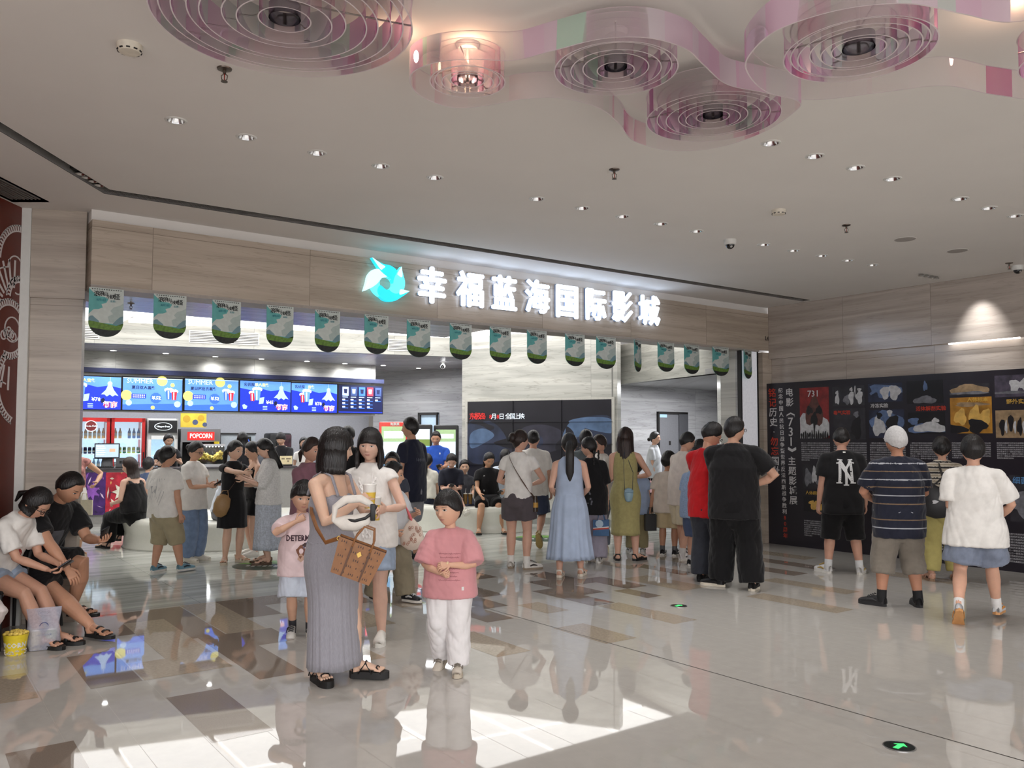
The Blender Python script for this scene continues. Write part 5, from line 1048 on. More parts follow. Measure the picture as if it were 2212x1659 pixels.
def curtain(hh, m, az0, zlist, seed=1, wav=.0, n=36):
    """hanging hair: a thick horseshoe of strands round the back of the head; zlist: (z, outer half-width, outer depth back) in head heights"""
    r = np.random.RandomState(seed); A = np.radians(np.linspace(az0, 360-az0, n)); V = []; ph = r.uniform(0, 6, 4)
    st = .012*np.sin(A*23+ph[0])+.01*np.sin(A*41+ph[1])
    for i, (z, wx, wy) in enumerate(zlist):
        q = 1+st*(1+.4*i); zz = z-.02*np.abs(np.sin(A*9+ph[2]))*(i == len(zlist)-1)+0*A
        dx = wav*math.sin(i*1.7+ph[3])
        V += [((wx*q[j]*math.sin(A[j])+dx)*hh, (wy*q[j]*math.cos(A[j]))*hh, zz[j]*hh) for j in range(n)]
        V += [((wx*.72*math.sin(A[j])+dx)*hh, (wy*.62*math.cos(A[j]))*hh, (zz[j])*hh) for j in range(n)]
    k = len(zlist); R = 2*n; F = []
    for i in range(k-1):
        for j in range(n-1):
            F.append([i*R+j, (i+1)*R+j, (i+1)*R+j+1, i*R+j+1]); F.append([i*R+n+j, i*R+n+j+1, (i+1)*R+n+j+1, (i+1)*R+n+j])
        F.append([i*R, i*R+n, (i+1)*R+n, (i+1)*R]); F.append([i*R+n-1, (i+1)*R+n-1, (i+1)*R+2*n-1, i*R+2*n-1])
    for b0, fl in ((0, 0), ((k-1)*R, 1)):
        for j in range(n-1): q = [b0+j, b0+j+1, b0+n+j+1, b0+n+j]; F.append(q if fl else q[::-1])
    return MB().add(V, F, m)
def ik(a, b, l1, l2, pole):
    a = np.asarray(a, float); b = np.asarray(b, float); v = b-a; D = np.linalg.norm(v); v = v/(D+1e-9); D = min(D, (l1+l2)*.998); b = a+v*D
    c = (l1*l1+D*D-l2*l2)/(2*D); h = math.sqrt(max(0, l1*l1-c*c)); p = np.asarray(pole, float); p = nrm(p-v*(p@v)); return a+v*c+p*h, b
def decal(o, inf, mb, side=1, z=0.0, x=0.0, name='print', lift=.0025, lab=None):
    """lays flat lettering or a motif onto the cloth of o: side 1 chest, -1 back; z along the spine from the chest point"""
    from mathutils.bvhtree import BVHTree
    me = o.data; T = BVHTree.FromPolygons([v.co for v in me.vertices], [list(p.vertices) for p in me.polygons])
    c = inf['S'][3]+inf['up']*z*inf['H']; fw = inf['fwd']*side; la = inf['lat']*side; out = []
    for v in np.vstack(mb.v):
        p = c+la*(v[0]+x)+inf['up']*v[2]; h = T.ray_cast(Vector(p+fw*.6), Vector(-fw))
        q = np.array(h[0]) if h[0] is not None else p+fw*.1
        out.append(q+fw*(lift-v[1]*.3))
    m2 = MB(); m2.add(np.array(out), mb.f); m2.mats = mb.mats; m2.m = mb.m
    c_ = obj(name, m2, o, smooth=False)
    if lab: c_['label'] = lab
    return c_
def shoe(kind, L, m, m2, sole):
    """foot pointing local -y from heel at y=+.28L; returns list of (name, MB)"""
    out = []; w = .2*L
    def outline(s, z): return [(s*w*x, (.3-y)*L*1.0, z) for x, y in ((0, -.02), (.62, .05), (.8, .3), (.82, .5), (1.05, .72), (.9, .92), (.4, 1.04), (0, 1.06), (-.4, 1.04), (-.8, .92), (-.92, .72), (-.74, .5), (-.72, .3), (-.6, .05))]
    h = .028 if kind == 'sandal' else .03 if kind in ('sneaker', 'clog') else .045
    P = outline(1.0, 0); b = MB(); n = len(P); Q = [(x*.96, y, h) for x, y, _ in P]
    b.add(P+Q, [list(range(n)), list(range(2*n-1, n-1, -1))]+[[i, i+n, (i+1) % n+n, (i+1) % n] for i in range(n)], sole); out.append(('sole', b))
    if kind in ('sneaker', 'clog'):
        up = MB(); ys = [.0, .06, .2, .36, .5, .66, .82, .95, 1.03]; hs = [.07, .085, .085, .08, .075, .06, .05, .042, .03]; ws = [.5, .68, .74, .74, .78, .92, .92, .78, .45]
        V = []; kk = 14
        for y, hh_, ww in zip(ys, hs, ws):
            for j in range(kk):
                t = math.pi*j/(kk-1); V.append((ww*w*math.cos(t)*(1.0), (.3-y)*L, h*.8+(hh_*L/.25-.01)*abs(math.sin(t))**.75))
        F = [[i*kk+j, i*kk+j+1, (i+1)*kk+j+1, (i+1)*kk+j] for i in range(len(ys)-1) for j in range(kk-1)]+[list(range(kk)), [(len(ys)-1)*kk+j for j in range(kk-1, -1, -1)]]
        up.add(V, F, m); out.append(('upper', up))
        if kind == 'sneaker':
            lc = MB()
            for i in range(4): lc.tube([(-.45*w, (.3-.42-.08*i)*L, (.078-.008*i)*L/.25+h*.75), (0, (.3-.43-.08*i)*L, (.09-.009*i)*L/.25+h*.75), (.45*w, (.3-.42-.08*i)*L, (.078-.008*i)*L/.25+h*.75)], [.005]*3, m2, 6)
            out.append(('lace', lc))
            for s in (-1, 1): sd = MB(); out.append(('side_stripe', sd)); sd.tube([(s*.78*w, -.0*L, h+.018), (s*.86*w, -.16*L, h+.03), (s*.95*w, -.36*L, h+.02)], [(.004, .009), (.004, .012), (.003, .005)], m2, 6)
    else:
        st = MB(); wd = .014 if kind == 'sandal' else .005
        def strap(y0, y1, hz, wdt): st.tube([(-.86*w, (.3-y0)*L, h*.8), (-.5*w, (.3-(y0+y1)/2)*L, h+hz*.8), (0, (.3-(y0+y1)/2)*L, h+hz), (.5*w, (.3-(y0+y1)/2)*L, h+hz*.8), (.86*w, (.3-y1)*L, h*.8)], [(.004, wdt)]*5, m, 8, lat=(0, 0, 1), cap=0)
        if kind == 'sandal': strap(.72, .74, .036*L/.25, .016); strap(.5, .5, .055*L/.25, .016); st.tube([(-.7*w, (.3-.12)*L, h), (-.5*w, (.3-.0)*L, h+.055), (.5*w, (.3-.0)*L, h+.055), (.7*w, (.3-.12)*L, h)], [(.012, .004)]*4, m, 8, cap=0, lat=(0, 0, 1))
        else: strap(.6, .86, .035, wd); strap(.86, .6, .035, wd); strap(.25, .62, .07, wd); strap(.62, .25, .07, wd); strap(.1, .1, .085, wd)
        out.append(('strap', st))
    return out, h
NPEOPLE = []
def person(label, foot, H=None, top=None, yaw=0, sex='m', kid=0, w=1.0, sk=(206, 166, 142), Y=None, sit=None, lean=0, slean=0, twist=0, head=(0, 0, 0), hL=None, hR=None, eL=None, eR=None, fL=None, fR=None, kneeL=None, kneeR=None, footyaw=(8, -8),
           hair='short', hm=None, hx=(), tops=None, bot=None, dress=None, shoes=('sneaker', (220, 220, 216), (60, 60, 60), (225, 222, 214)), glasses=False, curl=(.5, .5), group='people in the hall', seed=None, palm=(None, None), cat=None, socks=None, extra=None, hdy=0, finger=True):
    """builds one posed person; positions in body heights, x to the person's left, y forward, z up"""
    seed = seed if seed is not None else len(NPEOPLE)*7+3; rs = np.random.RandomState(seed)
    P0 = np.array(foot, float) if len(foot) == 3 else Zp(foot[0], foot[1], 0)
    if H is None: H = EYE+(945-top)/FPX*P0[1]; H *= .975
    dist = P0[1]; hi = dist < 8.2; vox = .0065 if dist < 7 else .0085 if dist < 9.5 else .0115
    fem = sex == 'f'; sm = skin(sk); hh = .172+.045*H if not kid else .165+.058*H
    yw = math.radians(yaw); Rw = rotz(yw)
    loc = lambda p: np.array([p[0], -p[1], p[2]], float)*H          # (left, forward, up)/H -> local metres
    # ---- skeleton
    sw = (.098 if fem else .112)*(.5+.5*w) if not kid else .098; hw = .052
    hip = np.array([0, 0, (.505 if kid else .52)*H]) if sit is None else np.array([0, 0, sit+.058*H])
    la = math.radians(lean); sl = math.radians(slean); tw = math.radians(twist)
    up = np.array([math.sin(sl), -math.sin(la), math.cos(la)]); up = nrm(up); up0 = nrm(np.array([math.sin(sl)*.5, -math.sin(la*.55), 1]))
    tl = (.30 if not kid else .285)*H
    S = [hip-np.array([0, 0, .05*H]), hip, hip+up0*.33*tl]; S.append(S[2]+nrm(up0+up)*.33*tl); S.append(S[3]+up*.34*tl)
    sh = S[4]; lat0 = np.array([1., 0, 0]); lat1 = rotz(tw)@lat0; lat1 = nrm(lat1-up*(lat1@up)); fwd1 = np.cross(up, lat1); fwd1 = -nrm(fwd1) if np.cross(up, lat1)@np.array([0, -1, 0]) < 0 else nrm(fwd1)
    nb = sh+up*.042*H; hy, hp, ht = [math.radians(a) for a in head]
    Rh = rotz(hy)@rotx(math.radians(0)+hp)@roty(ht)               # head basis, local frame faces -y
    hup = Rh@np.array([0, 0, 1.]); nk = nb+up*.012*H+fwd1*(.006+hdy)*H
    hc = nk+nrm(up+hup*1.2)*(.5*hh-.0*H)+(Rh@np.array([0, -1, 0]))*.05*hh
    J = {}
    shl = {1: sh+lat1*sw*H-up*.016*H, -1: sh-lat1*sw*H-up*.016*H}; hpj = {1: hip+lat0*hw*H, -1: hip-lat0*hw*H}
    ua, fa = .172*H, .148*H; th_, sn_ = (.24 if not kid else .232)*H, (.238 if not kid else .228)*H
    arms = {}; legs = {}
    for s, hT, e in ((1, hL, eL), (-1, hR, eR)):
        t = loc(hT) if hT is not None else np.array([s*(sw+.045+.02*(w-1))*H, -.02*H, 0])+np.array([shl[s][0]*0, hip[1], hip[2]-.045*H]) if sit is None or hT is not None else loc((s*.09, .16, (sit+.1*H)/H))
        pole = loc(e) if e is not None else np.array([s*.35, 1.0, -.25])
        el, wr = ik(shl[s], t, ua, fa, pole); arms[s] = (shl[s], el, wr)
    foots = {}
    for s, fT, kn in ((1, fL, kneeL), (-1, fR, kneeR)):
        t = loc(fT) if fT is not None else (loc((s*.062, .0, .048)) if sit is None else np.array([s*.07*H, -.24*H, .048*H]))
        pole = loc(kn) if kn is not None else np.array([s*.12, -1., .1])
        k_, an = ik(hpj[s], t, th_, sn_, pole); legs[s] = (hpj[s], k_, an); foots[s] = an
    # ---- body skin
    b = MB(); wf = w
    tr = [(.076, .07), (.098 if fem else .094, .072), (.074 if fem else .083, .058), (.088 if fem else .1, .07), (.062, .045)]
    lats = [lat0, lat0, nrm(lat0*2+lat1), nrm(lat0+lat1*2), lat1]
    b.tube(S, [(a*H*wf, c*H*wf) for a, c in tr], sm, 18, lat=lats)
    b.tube([sh-up*.01*H, nb, nk+up*.02*H, hc-hup*.2*hh], [.042*H, (.034 if not fem else .03)*H, (.031 if not fem else .026)*H, .03*H], sm, 14, cap=1)
    for s in (1, -1):
        A = arms[s]; af = .9 if fem else 1.0; af *= (.55+.45*wf)
        b.tube([nb-up*.012*H, shl[s]*.6+nb*.4-up*.012*H, shl[s]], [.03*H, .034*H*af, .032*H*af], sm, 12)
        b.tube([A[0], A[0]*.6+A[1]*.4, A[1], A[1]*.7+A[2]*.3, A[2]], [.032*H*af, .029*H*af, .0235*H*af, .0245*H*af, .0155*H*af], sm, 12)
        G = legs[s]; lf = (.6+.4*wf)
        b.tube([G[0]+np.array([0, 0, .01*H]), G[0]*.65+G[1]*.35, G[1], G[1]*.66+G[2]*.34, G[2]*.93+G[1]*.07, G[2]-np.array([0, 0, .01*H])], [.056*H*lf, .053*H*lf, .034*H*lf, .037*H*lf, .022*H*lf, .021*H], sm, 14)
        # hand: palm and five fingers
        dr = nrm(A[2]-A[1]); pn = palm[0 if s == 1 else 1]; pn = loc(pn) if pn is not None else np.array([-s*1., -.35, 0]); pn = nrm(pn-dr*(pn@dr)); sd = np.cross(dr, pn); hs = H/1.7*(1 if not kid else 1.08)
        if sd@np.array([0, -1, .4]) < 0: sd = -sd        # towards the thumb
        pw_ = A[2]+dr*.085*hs
        b.tube([A[2]-dr*.005, A[2]+dr*.03*hs, pw_], [(.021*hs, .015*hs), (.035*hs, .0145*hs), (.039*hs, .0125*hs)], sm, 12, lat=sd, cap=2)
        J['hand%s' % ('L' if s == 1 else 'R')] = pw_+pn*.03*hs; J['dir%s' % ('L' if s == 1 else 'R')] = dr; J['pn%s' % ('L' if s == 1 else 'R')] = pn; J['sd%s' % ('L' if s == 1 else 'R')] = sd
    body = remesh(b, vox, 3, mat=sm)
    for s in (1, -1):
        k_ = 'L' if s == 1 else 'R'; dr, pn, sd = J['dir'+k_], J['pn'+k_], J['sd'+k_]; A = arms[s]; hs = H/1.7*(1 if not kid else 1.08); cu = curl[0 if s == 1 else 1]
        for i, (off, ln) in enumerate(((.027, .072), (.009, .08), (-.01, .074), (-.028, .058))):
            p = A[2]+dr*.076*hs+sd*off*hs; pts = [p-dr*.01*hs]; d = dr+sd*off*1.2; ang = 0
            q = p
            for j, f_ in enumerate((.46, .3, .24)):
                ang += cu*(.55, 1.0, .8)[j]*(1+.08*i); dd = nrm(nrm(d)*math.cos(ang)+pn*math.sin(ang)); q = q+dd*ln*f_*hs; pts.append(q)
            body.tube([pts[0], p, *pts[1:]], [.0085*hs, .0088*hs, .008*hs, .0075*hs, .0058*hs], sm, 8, cap=2)
        p = A[2]+dr*.022*hs+sd*.026*hs; d1 = nrm(dr*.7+sd*.75+pn*.35); d2 = nrm(dr*.95+sd*.15+pn*(.3+.5*cu)); p2 = p+d1*.04*hs; p3 = p2+d2*.032*hs; p4 = p3+nrm(d2+pn*.3*cu)*.024*hs
        body.tube([p-d1*.012*hs, p, p2, p3, p4], [.012*hs, .012*hs, .0098*hs, .0088*hs, .0065*hs], sm, 8, cap=2)
    hm_ = hm or M_hair
    Th = np.eye(4); Th[:3, :3] = Rh@np.diag([1, -1, 1]); Th[:3, 3] = hc      # head frame: x left, y forward -> local
    def flip(mb): mb.f = [q[::-1] for q in mb.f]; return mb
    hd = flip(head_mesh(hh, fem or kid, sm, hi, kid)); hd.xf(Th); body.join(hd)
    root = obj('person', body, loc=P0, rz=yw, smooth=True); tag(root, label, cat or 'person', group)
    def child(name, mb, lab=None, smooth=True):
        o = obj(name, mb, root, smooth=smooth)
        if lab: o['label'] = lab
        return o
    # ---- hair
    hb = flip(hair_cap(hh, fem or kid, hair, hm_, hi, seed))
    for h in hx:
        k = h[0]
        if k == 'curtain': hb.join(flip(curtain(hh, hm_, h[1], h[2], seed, h[3] if len(h) > 3 else 0)))
        elif k == 'tail': hb.join(flip(MB().tube([np.array(p)*hh for p in h[1]], [(r*hh, r*hh*.6) for r in h[2]], hm_, 12, lat=(1, 0, 0))))
        elif k == 'bun': hb.join(flip(MB().ell(np.array(h[1])*hh, np.array(h[2])*hh, hm_, 14)))
        elif k == 'braid':
            for i in range(9): hb.join(flip(MB().ell(np.array([h[1]+.02*(-1)**i, h[2]+.01*i, -.25-.11*i])*hh, np.array([.07-.003*i, .06-.003*i, .085])*hh, hm_, 10)))
    hb.xf(Th); child('hair', hb)
    if hx and any(h[0] == 'clip' for h in hx):
        cb = MB().box((-.1*hh, -.02*hh, -.12*hh), (.1*hh, .02*hh, .12*hh), M_black, .01); cb.xf(Matrix.Translation((0, -.62*hh, .05*hh))); flip(cb).xf(Th); child('hair_clip', cb)
    if glasses:
        g = MB(); gm = M_black if glasses is True else M('thin_metal_frame', (120, 110, 100), .3, metal=.8)
        for s in (-1, 1):
            ring = [((s*.145+.085*math.cos(t))*hh, .47*hh-.02*abs(math.cos(t))*hh, (.0+.062*math.sin(t))*hh) for t in np.linspace(0, 2*np.pi, 15)]; g.tube(ring, [.0028 if glasses is True else .0016]*15, gm, 6, cap=0)
            g.tube([(s*.23*hh, .45*hh, .02*hh), (s*.35*hh, .2*hh, .02*hh), (s*.36*hh, -.06*hh, .0)], [.0022]*3, gm, 6)
        g.tube([(-.06*hh, .475*hh, .01*hh), (.06*hh, .475*hh, .01*hh)], [.002]*2, gm, 6); flip(g).xf(Th); child('eyeglasses', g)
    # ---- clothes
    def torso(mb, m, hem, off, up_to=1.0, flare=0, cut=0):
        """torso solid from hem (fraction of H below the hip joint; negative = below) to the neck base"""
        R_ = [(a*H*wf+off, c*H*wf+off) for a, c in tr]; bo = (bot or {}).get('off', 0)+(.022 if kid else .014) if bot and hem > -.01 else 0; lf_ = .6+.4*wf; R_[1] = (max(R_[1][0], (hw+.058*lf_)*H+bo), max(R_[1][1], .062*lf_*H+bo+.006)) if bo else R_[1]; bw = max(R_[1][0], R_[3][0]*.97); bd = max(R_[1][1], R_[3][1]*.97)
        pts = [S[1]-np.array([0, 0, 1.])*hem*H*1.0, S[1]]+[S[2], S[3]]; rr = [(bw+flare, bd+flare*.8), (bw+flare*.6, bd+flare*.5), (max(R_[2][0], bw*(.97-cut)), max(R_[2][1], bd*(.97-cut))), R_[3]]
        ll = [lat0, lat0, lats[2], lats[3]]
        if up_to >= 1: pts += [S[4], nb+up*.003*H]; rr += [(tr[4][0]*H*wf+off*.9+.02*H, tr[4][1]*H*wf+off*.6+.004*H), (.045*H, .044*H)]; ll += [lat1, lat1]
        else: pts += [S[3]*(1-up_to)+S[4]*up_to]; rr += [(R_[3][0]*.92, R_[3][1]*.93)]; ll += [lat1]
        if fem and not kid and off < .016:
            for s in (1, -1): mb.ell(S[3]+lat1*s*.04*H+fwd1*(.04*H*wf+off)+up*.004*H, (.042*H, .036*H, .042*H), m, 14)
        mb.tube(pts, rr, m, 28, lat=ll, cap=0, sup=2.3)
    def sleeves(mb, m, fr, off, fl=.0):
        for s in (1, -1):
            A = arms[s]; af = (.9 if fem else 1.0)*(.55+.45*wf)
            mb.tube([nb-up*.02*H, shl[s]*.55+nb*.45-up*.012*H, shl[s]+up*.0*H], [.03*H+off*.2, .03*H*af+off*.45, .031*H*af+off*.6], m, 14)
            pts = [A[0]]; rr = [.032*H*af+off*.6]
            if fr <= 1: pts += [A[0]*(1-fr*.5)+A[1]*fr*.5, A[0]*(1-fr)+A[1]*fr]; rr += [.031*H*af+off+fl*.5, .029*H*af+off+fl]
            else: f2 = fr-1; pts += [A[0]*.5+A[1]*.5, A[1], A[1]*(1-f2)+A[2]*f2]; rr += [.03*H*af+off, .026*H*af+off, .02*H*af+off*.9+fl]
            mb.tube(pts, rr, m, 18, cap=0)
    wsc = 8 if dist < 9 else 6; wamp = .008 if not kid else .007
    if tops:
        for T in (tops if isinstance(tops, list) else [tops]):
            m = T['m']; mb = MB(); torso(mb, m, T.get('hem', .03), T.get('off', .018), 1.0 if T.get('neck', 1) else .6, T.get('flare', .0), T.get('cut', 0))
            if T.get('sl', .5): sleeves(mb, m, T.get('sl', .5), T.get('soff', T.get('off', .018)*.8), T.get('sfl', .004))
            if not T.get('neck', 1):
                for s in (1, -1): mb.tube([S[3]*.4+S[4]*.6+lat1*s*.055*H+fwd1*.06*H*wf, sh+lat1*s*.062*H+up*.022*H, S[3]*.4+S[4]*.6+lat1*s*.055*H-fwd1*.058*H*wf], [(T.get('strap', .018), .006)]*3, m, 8, lat=lat1)
            g = remesh(mb, vox*1.15, 2, T.get('wr', wamp), wsc, seed)
            V = g.v[0]
            if T.get('stripe'):
                per, wd, cols = T['stripe']; zc = np.array([V[q].mean(0)@np.array([0, 0, 1.]) for q in g.f]); ph = np.floor(zc/per).astype(int); inb = (zc/per-np.floor(zc/per)) < wd
                for c in cols: g.mi(c)
                g.m = [0 if not i_ else 1+p % len(cols) for i_, p in zip(inb, ph)]
            o = child(T.get('name', 't_shirt'), g)
            if T.get('neck', 1):
                cl = MB(); cc = nb-up*.01*H; rr = (.043*H+.004, .041*H+.004)
                ring = [cc+lat1*rr[0]*math.cos(t)+fwd1*(rr[1]*math.sin(t))-up*(.012*H*max(0, math.sin(t))) for t in np.linspace(0, 2*np.pi, 25)]; cl.tube(ring, [(.007, .004)]*25, T.get('collar', m), 8, cap=0)
                c_ = obj('collar', cl, o, smooth=True)
            if T.get('art'): T['art'](o, dict(S=S, up=up, lat=lat1, fwd=fwd1, H=H, V=V))
    if bot:
        Bs = bot; m = Bs['m']; mb = MB(); off = Bs.get('off', .015); fr = Bs.get('len', .55); fl = Bs.get('flare', 0.01); lf = (.6+.4*wf)
        wz = Bs.get('waist', .05)
        mb.tube([S[1]-np.array([0, 0, .055*H]), S[1], S[1]+up0*wz*H], [(tr[0][0]*H*wf+off, tr[0][1]*H*wf+off), (tr[1][0]*H*wf+off*.8, tr[1][1]*H*wf+off*.8), (tr[2][0]*H*wf*1.12+.006, tr[2][1]*H*wf*1.12+.006)], m, 22, lat=lat0, cap=1)
        for s in (1, -1):
            G = legs[s]; pts = [G[0]]; rr = [.056*H*lf+off]
            tot = fr*2   # 1 = knee, 2 = ankle
            if tot <= 1: pts += [G[0]*(1-tot*.5)+G[1]*tot*.5, G[0]*(1-tot)+G[1]*tot]; rr += [.054*H*lf+off+fl*.4, .047*H*lf+off+fl]
            else: f2 = min(1.02, tot-1); pts += [G[0]*.5+G[1]*.5, G[1], G[1]*(1-f2*.55)+G[2]*f2*.55, G[1]*(1-f2)+G[2]*f2]; rr += [.05*H*lf+off+fl*.3, .036*H*lf+off+fl*.6, .037*H*lf+off*.9+fl*.7, (.026*H*lf+off+fl)]
            mb.tube(pts, rr, m, 20, cap=0)
        child(Bs.get('name', 'shorts'), remesh(mb, vox*1.15, 2, Bs.get('wr', wamp*1.2), wsc, seed+5))
    if dress:
        D = dress; m = D['m']; hz, r0, r1, pl = D['hem'], (tr[2][0]*H*wf+D.get('off', .01)+.003 if D.get('top', 1) else D.get('r0', .105)*H*wf), D.get('r1', .16)*H, D.get('pleat', 24); n = 120 if hi else 72; base = S[2] if D.get('top', 1) else S[1]+up0*.06*H
        z0 = base[2]; z1 = hz*H; k = 16; V = []; th = np.arange(n)*2*np.pi/n; ph = rs.uniform(0, 6, 4); sx = D.get('shift', (0, 0))
        for lay in (0, 1):
            for i in range(k):
                t = i/(k-1); tt = t if lay == 0 else 1-t; z = z0+(z1-z0)*tt; r = r0+(r1-r0)*tt**D.get('pow', .8)-(.006 if lay else 0)
                rad = r*(1+D.get('amp', .05)*tt**.7*(np.sin(th*pl+ph[0]+1.2*np.sin(th*3+ph[1]))*.6+.5*np.sin(th*(pl//2+1)+ph[2]))); need = max(.012*H, .112*H*(.55+.45*wf)+.012-(r0+(r1-r0)*max(0, (z0-hip[2])/max(.05, z0-z1))**D.get('pow', .8))); hipb = need*math.exp(-((z-hip[2]+.03*H)/(.11*H))**2)*D.get('hipb', 1)
                V += [((rad[j]+hipb)*math.cos(th[j])+base[0]*(1-tt)+sx[0]*tt*H, (rad[j]*D.get('dp', .8)+hipb)*math.sin(th[j])+base[1]*(1-tt)-sx[1]*tt*H, z+.004*math.sin(th[j]*5+ph[3])*(tt > .97)) for j in range(n)]
        F = [[i*n+j, (i+1)*n+j, (i+1)*n+(j+1) % n, i*n+(j+1) % n] for i in range(2*k-1) for j in range(n)]
        g = MB().add(V, F, m)
        if D.get('top', 1):
            mb = MB(); torso(mb, m, -.05, D.get('off', .01), 1.0 if D.get('neck', 0) else D.get('upto', .55), 0, D.get('cut', .1))
            if D.get('neck', 0) == 0:
                for s in (1, -1): mb.tube([S[3]*.6+S[4]*.4+lat1*s*.055*H+fwd1*.074*H*wf, sh+lat1*s*.058*H+fwd1*.05*H+up*.018*H, sh+lat1*s*.058*H+up*.036*H, sh+lat1*s*.058*H-fwd1*.045*H+up*.014*H, S[3]*.6+S[4]*.4+lat1*s*.055*H-fwd1*.074*H*wf], [(D.get('strap', .014), .008)]*5, m, 8, lat=lat1)
            if D.get('sl', 0): sleeves(mb, m, D['sl'], .012)
            g.join(remesh(mb, vox*1.1, 2, .002, 8, seed))
        child(D.get('name', 'dress'), g)
    # ---- shoes
    kind, c1, c2, c3 = shoes; nm = '_%d_%d_%d' % c1
    m1 = M('shoe'+nm, c1, .5); m2 = M('shoe_detail_%d_%d_%d' % c2, c2, .5); m3 = M('sole_%d_%d_%d' % c3, c3, .6); L = (.155 if not kid else .165)*H
    for s, fy in ((1, footyaw[0]), (-1, footyaw[1])):
        an = foots[s]; a = math.radians(fy); Rf = rotz(a); ps = 0
        hz = an[2]-.048*H; tilt = 0
        fT = fL if s == 1 else fR
        if fT is not None and len(fT) > 3: tilt = math.radians(fT[3])
        Rf = Rf@rotx(tilt); piv = np.array([an[0], an[1], an[2]])
        parts, h = shoe(kind, L, m1, m2, m3)
        if kind in ('sandal', 'strappy'):   # bare foot for sandals
            ft = MB().tube([(0, .24*L, h+.03), (0, .1*L, h+.04), (0, -.2*L, h+.03), (0, -.42*L, h+.017)], [(.026*L/.25, .03), (.03*L/.25, .036), (.036*L/.25, .026), (.04*L/.25, .012)], sm, 14, lat=(1, 0, 0)); ft.tube([(0, .16*L, h+.02), (0, .13*L, .043*H)], [(.023*H, .028*H), .0215*H], sm, 14, lat=(1, 0, 0))
            for i in range(5): ft.tube([((-.034+.017*i)*L/.25*s*-1, -.4*L, h+.012), ((-.038+.019*i)*L/.25*s*-1, (-.54-.06*(1-abs(i-.6)/4))*L+.02*L, h+.009)], [.0085*L/.25*(1.35 if i == 0 else 1), .0075*L/.25*(1.3 if i == 0 else 1)], sm, 8)
        sh_o = None
        off_ = np.array([0, -.13*L, -.048*H])
        for nm_, mb in parts:
            mb.v = [(v+off_+np.array([0, 0.0, 0]))@Rf.T+piv for v in mb.v]
            if sh_o is None: sh_o = child('shoe', mb, smooth='auto') if False else obj('shoe', mb, root, smooth='auto')
            else: obj(nm_, mb, sh_o, smooth=True)
        if kind in ('sandal', 'strappy'):
            ft.v = [(v+off_)@Rf.T+piv for v in ft.v]; me = root.data; o = obj('foot', ft, root, smooth=True)
        if socks:
            so = MB().tube([an-np.array([0, 0, .02*H]), an*.8+legs[s][1]*.2], [.026*H, .0265*H], M('sock_%d_%d_%d' % socks, socks, .8), 14, cap=1); child('sock', so)
    if extra: extra(root, dict(S=S, up=up, lat=lat1, fwd=fwd1, H=H, hc=hc, hh=hh, Rh=Rh, Th=Th, child=child, arms=arms, nb=nb, sh=sh, shl=shl, legs=legs, flip=flip))
    NPEOPLE.append(root)
    wl = lambda p: Rw@np.asarray(p)+P0
    J = {k: (wl(v) if k.startswith('hand') else Rw@v) for k, v in J.items()}
    J.update(root=root, H=H, P0=P0, w=wl, wristL=wl(arms[1][2]), wristR=wl(arms[-1][2]), elbowL=wl(arms[1][1]), elbowR=wl(arms[-1][1]), Rw=Rw, shL=wl(shl[1]), shR=wl(shl[-1]), chest=wl(S[3]), hip=wl(S[1]), fwd=Rw@fwd1, lat=Rw@lat1, knee=(wl(legs[1][1]), wl(legs[-1][1])), seed=seed, yaw=yw)
    return J
# ================================================================ the crowd
def cloth(n, c, **k): return M('cloth_'+n, c, .85, var=k.pop('var', .07), vscale=k.pop('vscale', 14), bump=.08, bscale=420, sheen=.15, spec=.2, **k)
W_TEE = cloth('white_cotton', (236, 232, 227)); BLK = cloth('black_cotton', (26, 25, 27)); BLK2 = cloth('black_trousers', (20, 19, 21)); NAVY = cloth('navy_cotton', (36, 38, 54)); DENIM = cloth('pale_denim', (160, 176, 198), var=.16); KHAKI = cloth('khaki_cotton', (164, 152, 124))
def T(m, **k): return dict(m=m, **k)
SN = lambda a, b=(60, 60, 62), c=(226, 222, 214): ('sneaker', a, b, c)
def tx(s, size, m, off=.0, **k): return txt(s, size, m, off, .0004, res=1, **k)
def ruffle(k):
    m = M('ruffle_white', (242, 238, 234), .85); n = 80; P_ = []
    for i in range(n+1):
        t = i/n; x = (1 if k != 1 else -1)*(.052*max(0, 1-t/.32)+.014)+(.022*(t > .3) if k == 2 else 0)+.005*math.sin(i*.8+k); P_.append((x, 0, .125-.46*t))
    return MB().tube(P_, [(.008+.003*math.sin(i*1.3), .02) for i in range(n+1)], m, 8, lat=(1, 0, 0))
p = {}
LONGC = [(.1, .39, .43), (-.25, .42, .46), (-.6, .42, .44), (-1.1, .38, .4), (-1.5, .3, .36)]
# --- nearest group
RIB = M('ribbed_grey_jersey', (150, 148, 156), .85, var=.12, vscale=60, bump=.25, bscale=90, stretch=(6, 6, .4), sheen=.2)
p['dress'] = person('woman with a black bob in a long ribbed grey dress holding a cup', (712, 1466), top=930, yaw=62, sex='f', w=1.08, sk=(222, 184, 160), hair='bob', head=(50, 4, 0), hx=[('curtain', 58, [(.05, .40, .46), (-.25, .45, .5), (-.5, .45, .5), (-.68, .42, .47)])],
    dress=dict(m=RIB, hem=.06, r1=.128, pleat=34, amp=.03, off=.008, pow=.75, upto=.35, strap=.016, shift=(0, .03)), shoes=('strappy', (20, 18, 18), (20, 18, 18), (24, 22, 22)), hR=(-.085, .20, .735), eR=(-.25, .25, -1), hL=(.03, .2, .70), eL=(.4, .3, -1), curl=(.6, .9), palm=((-.4, .2, 0), (.9, .3, .2)), fL=(.05, .1, .048), fR=(-.05, -.03, .048), footyaw=(25, -25))
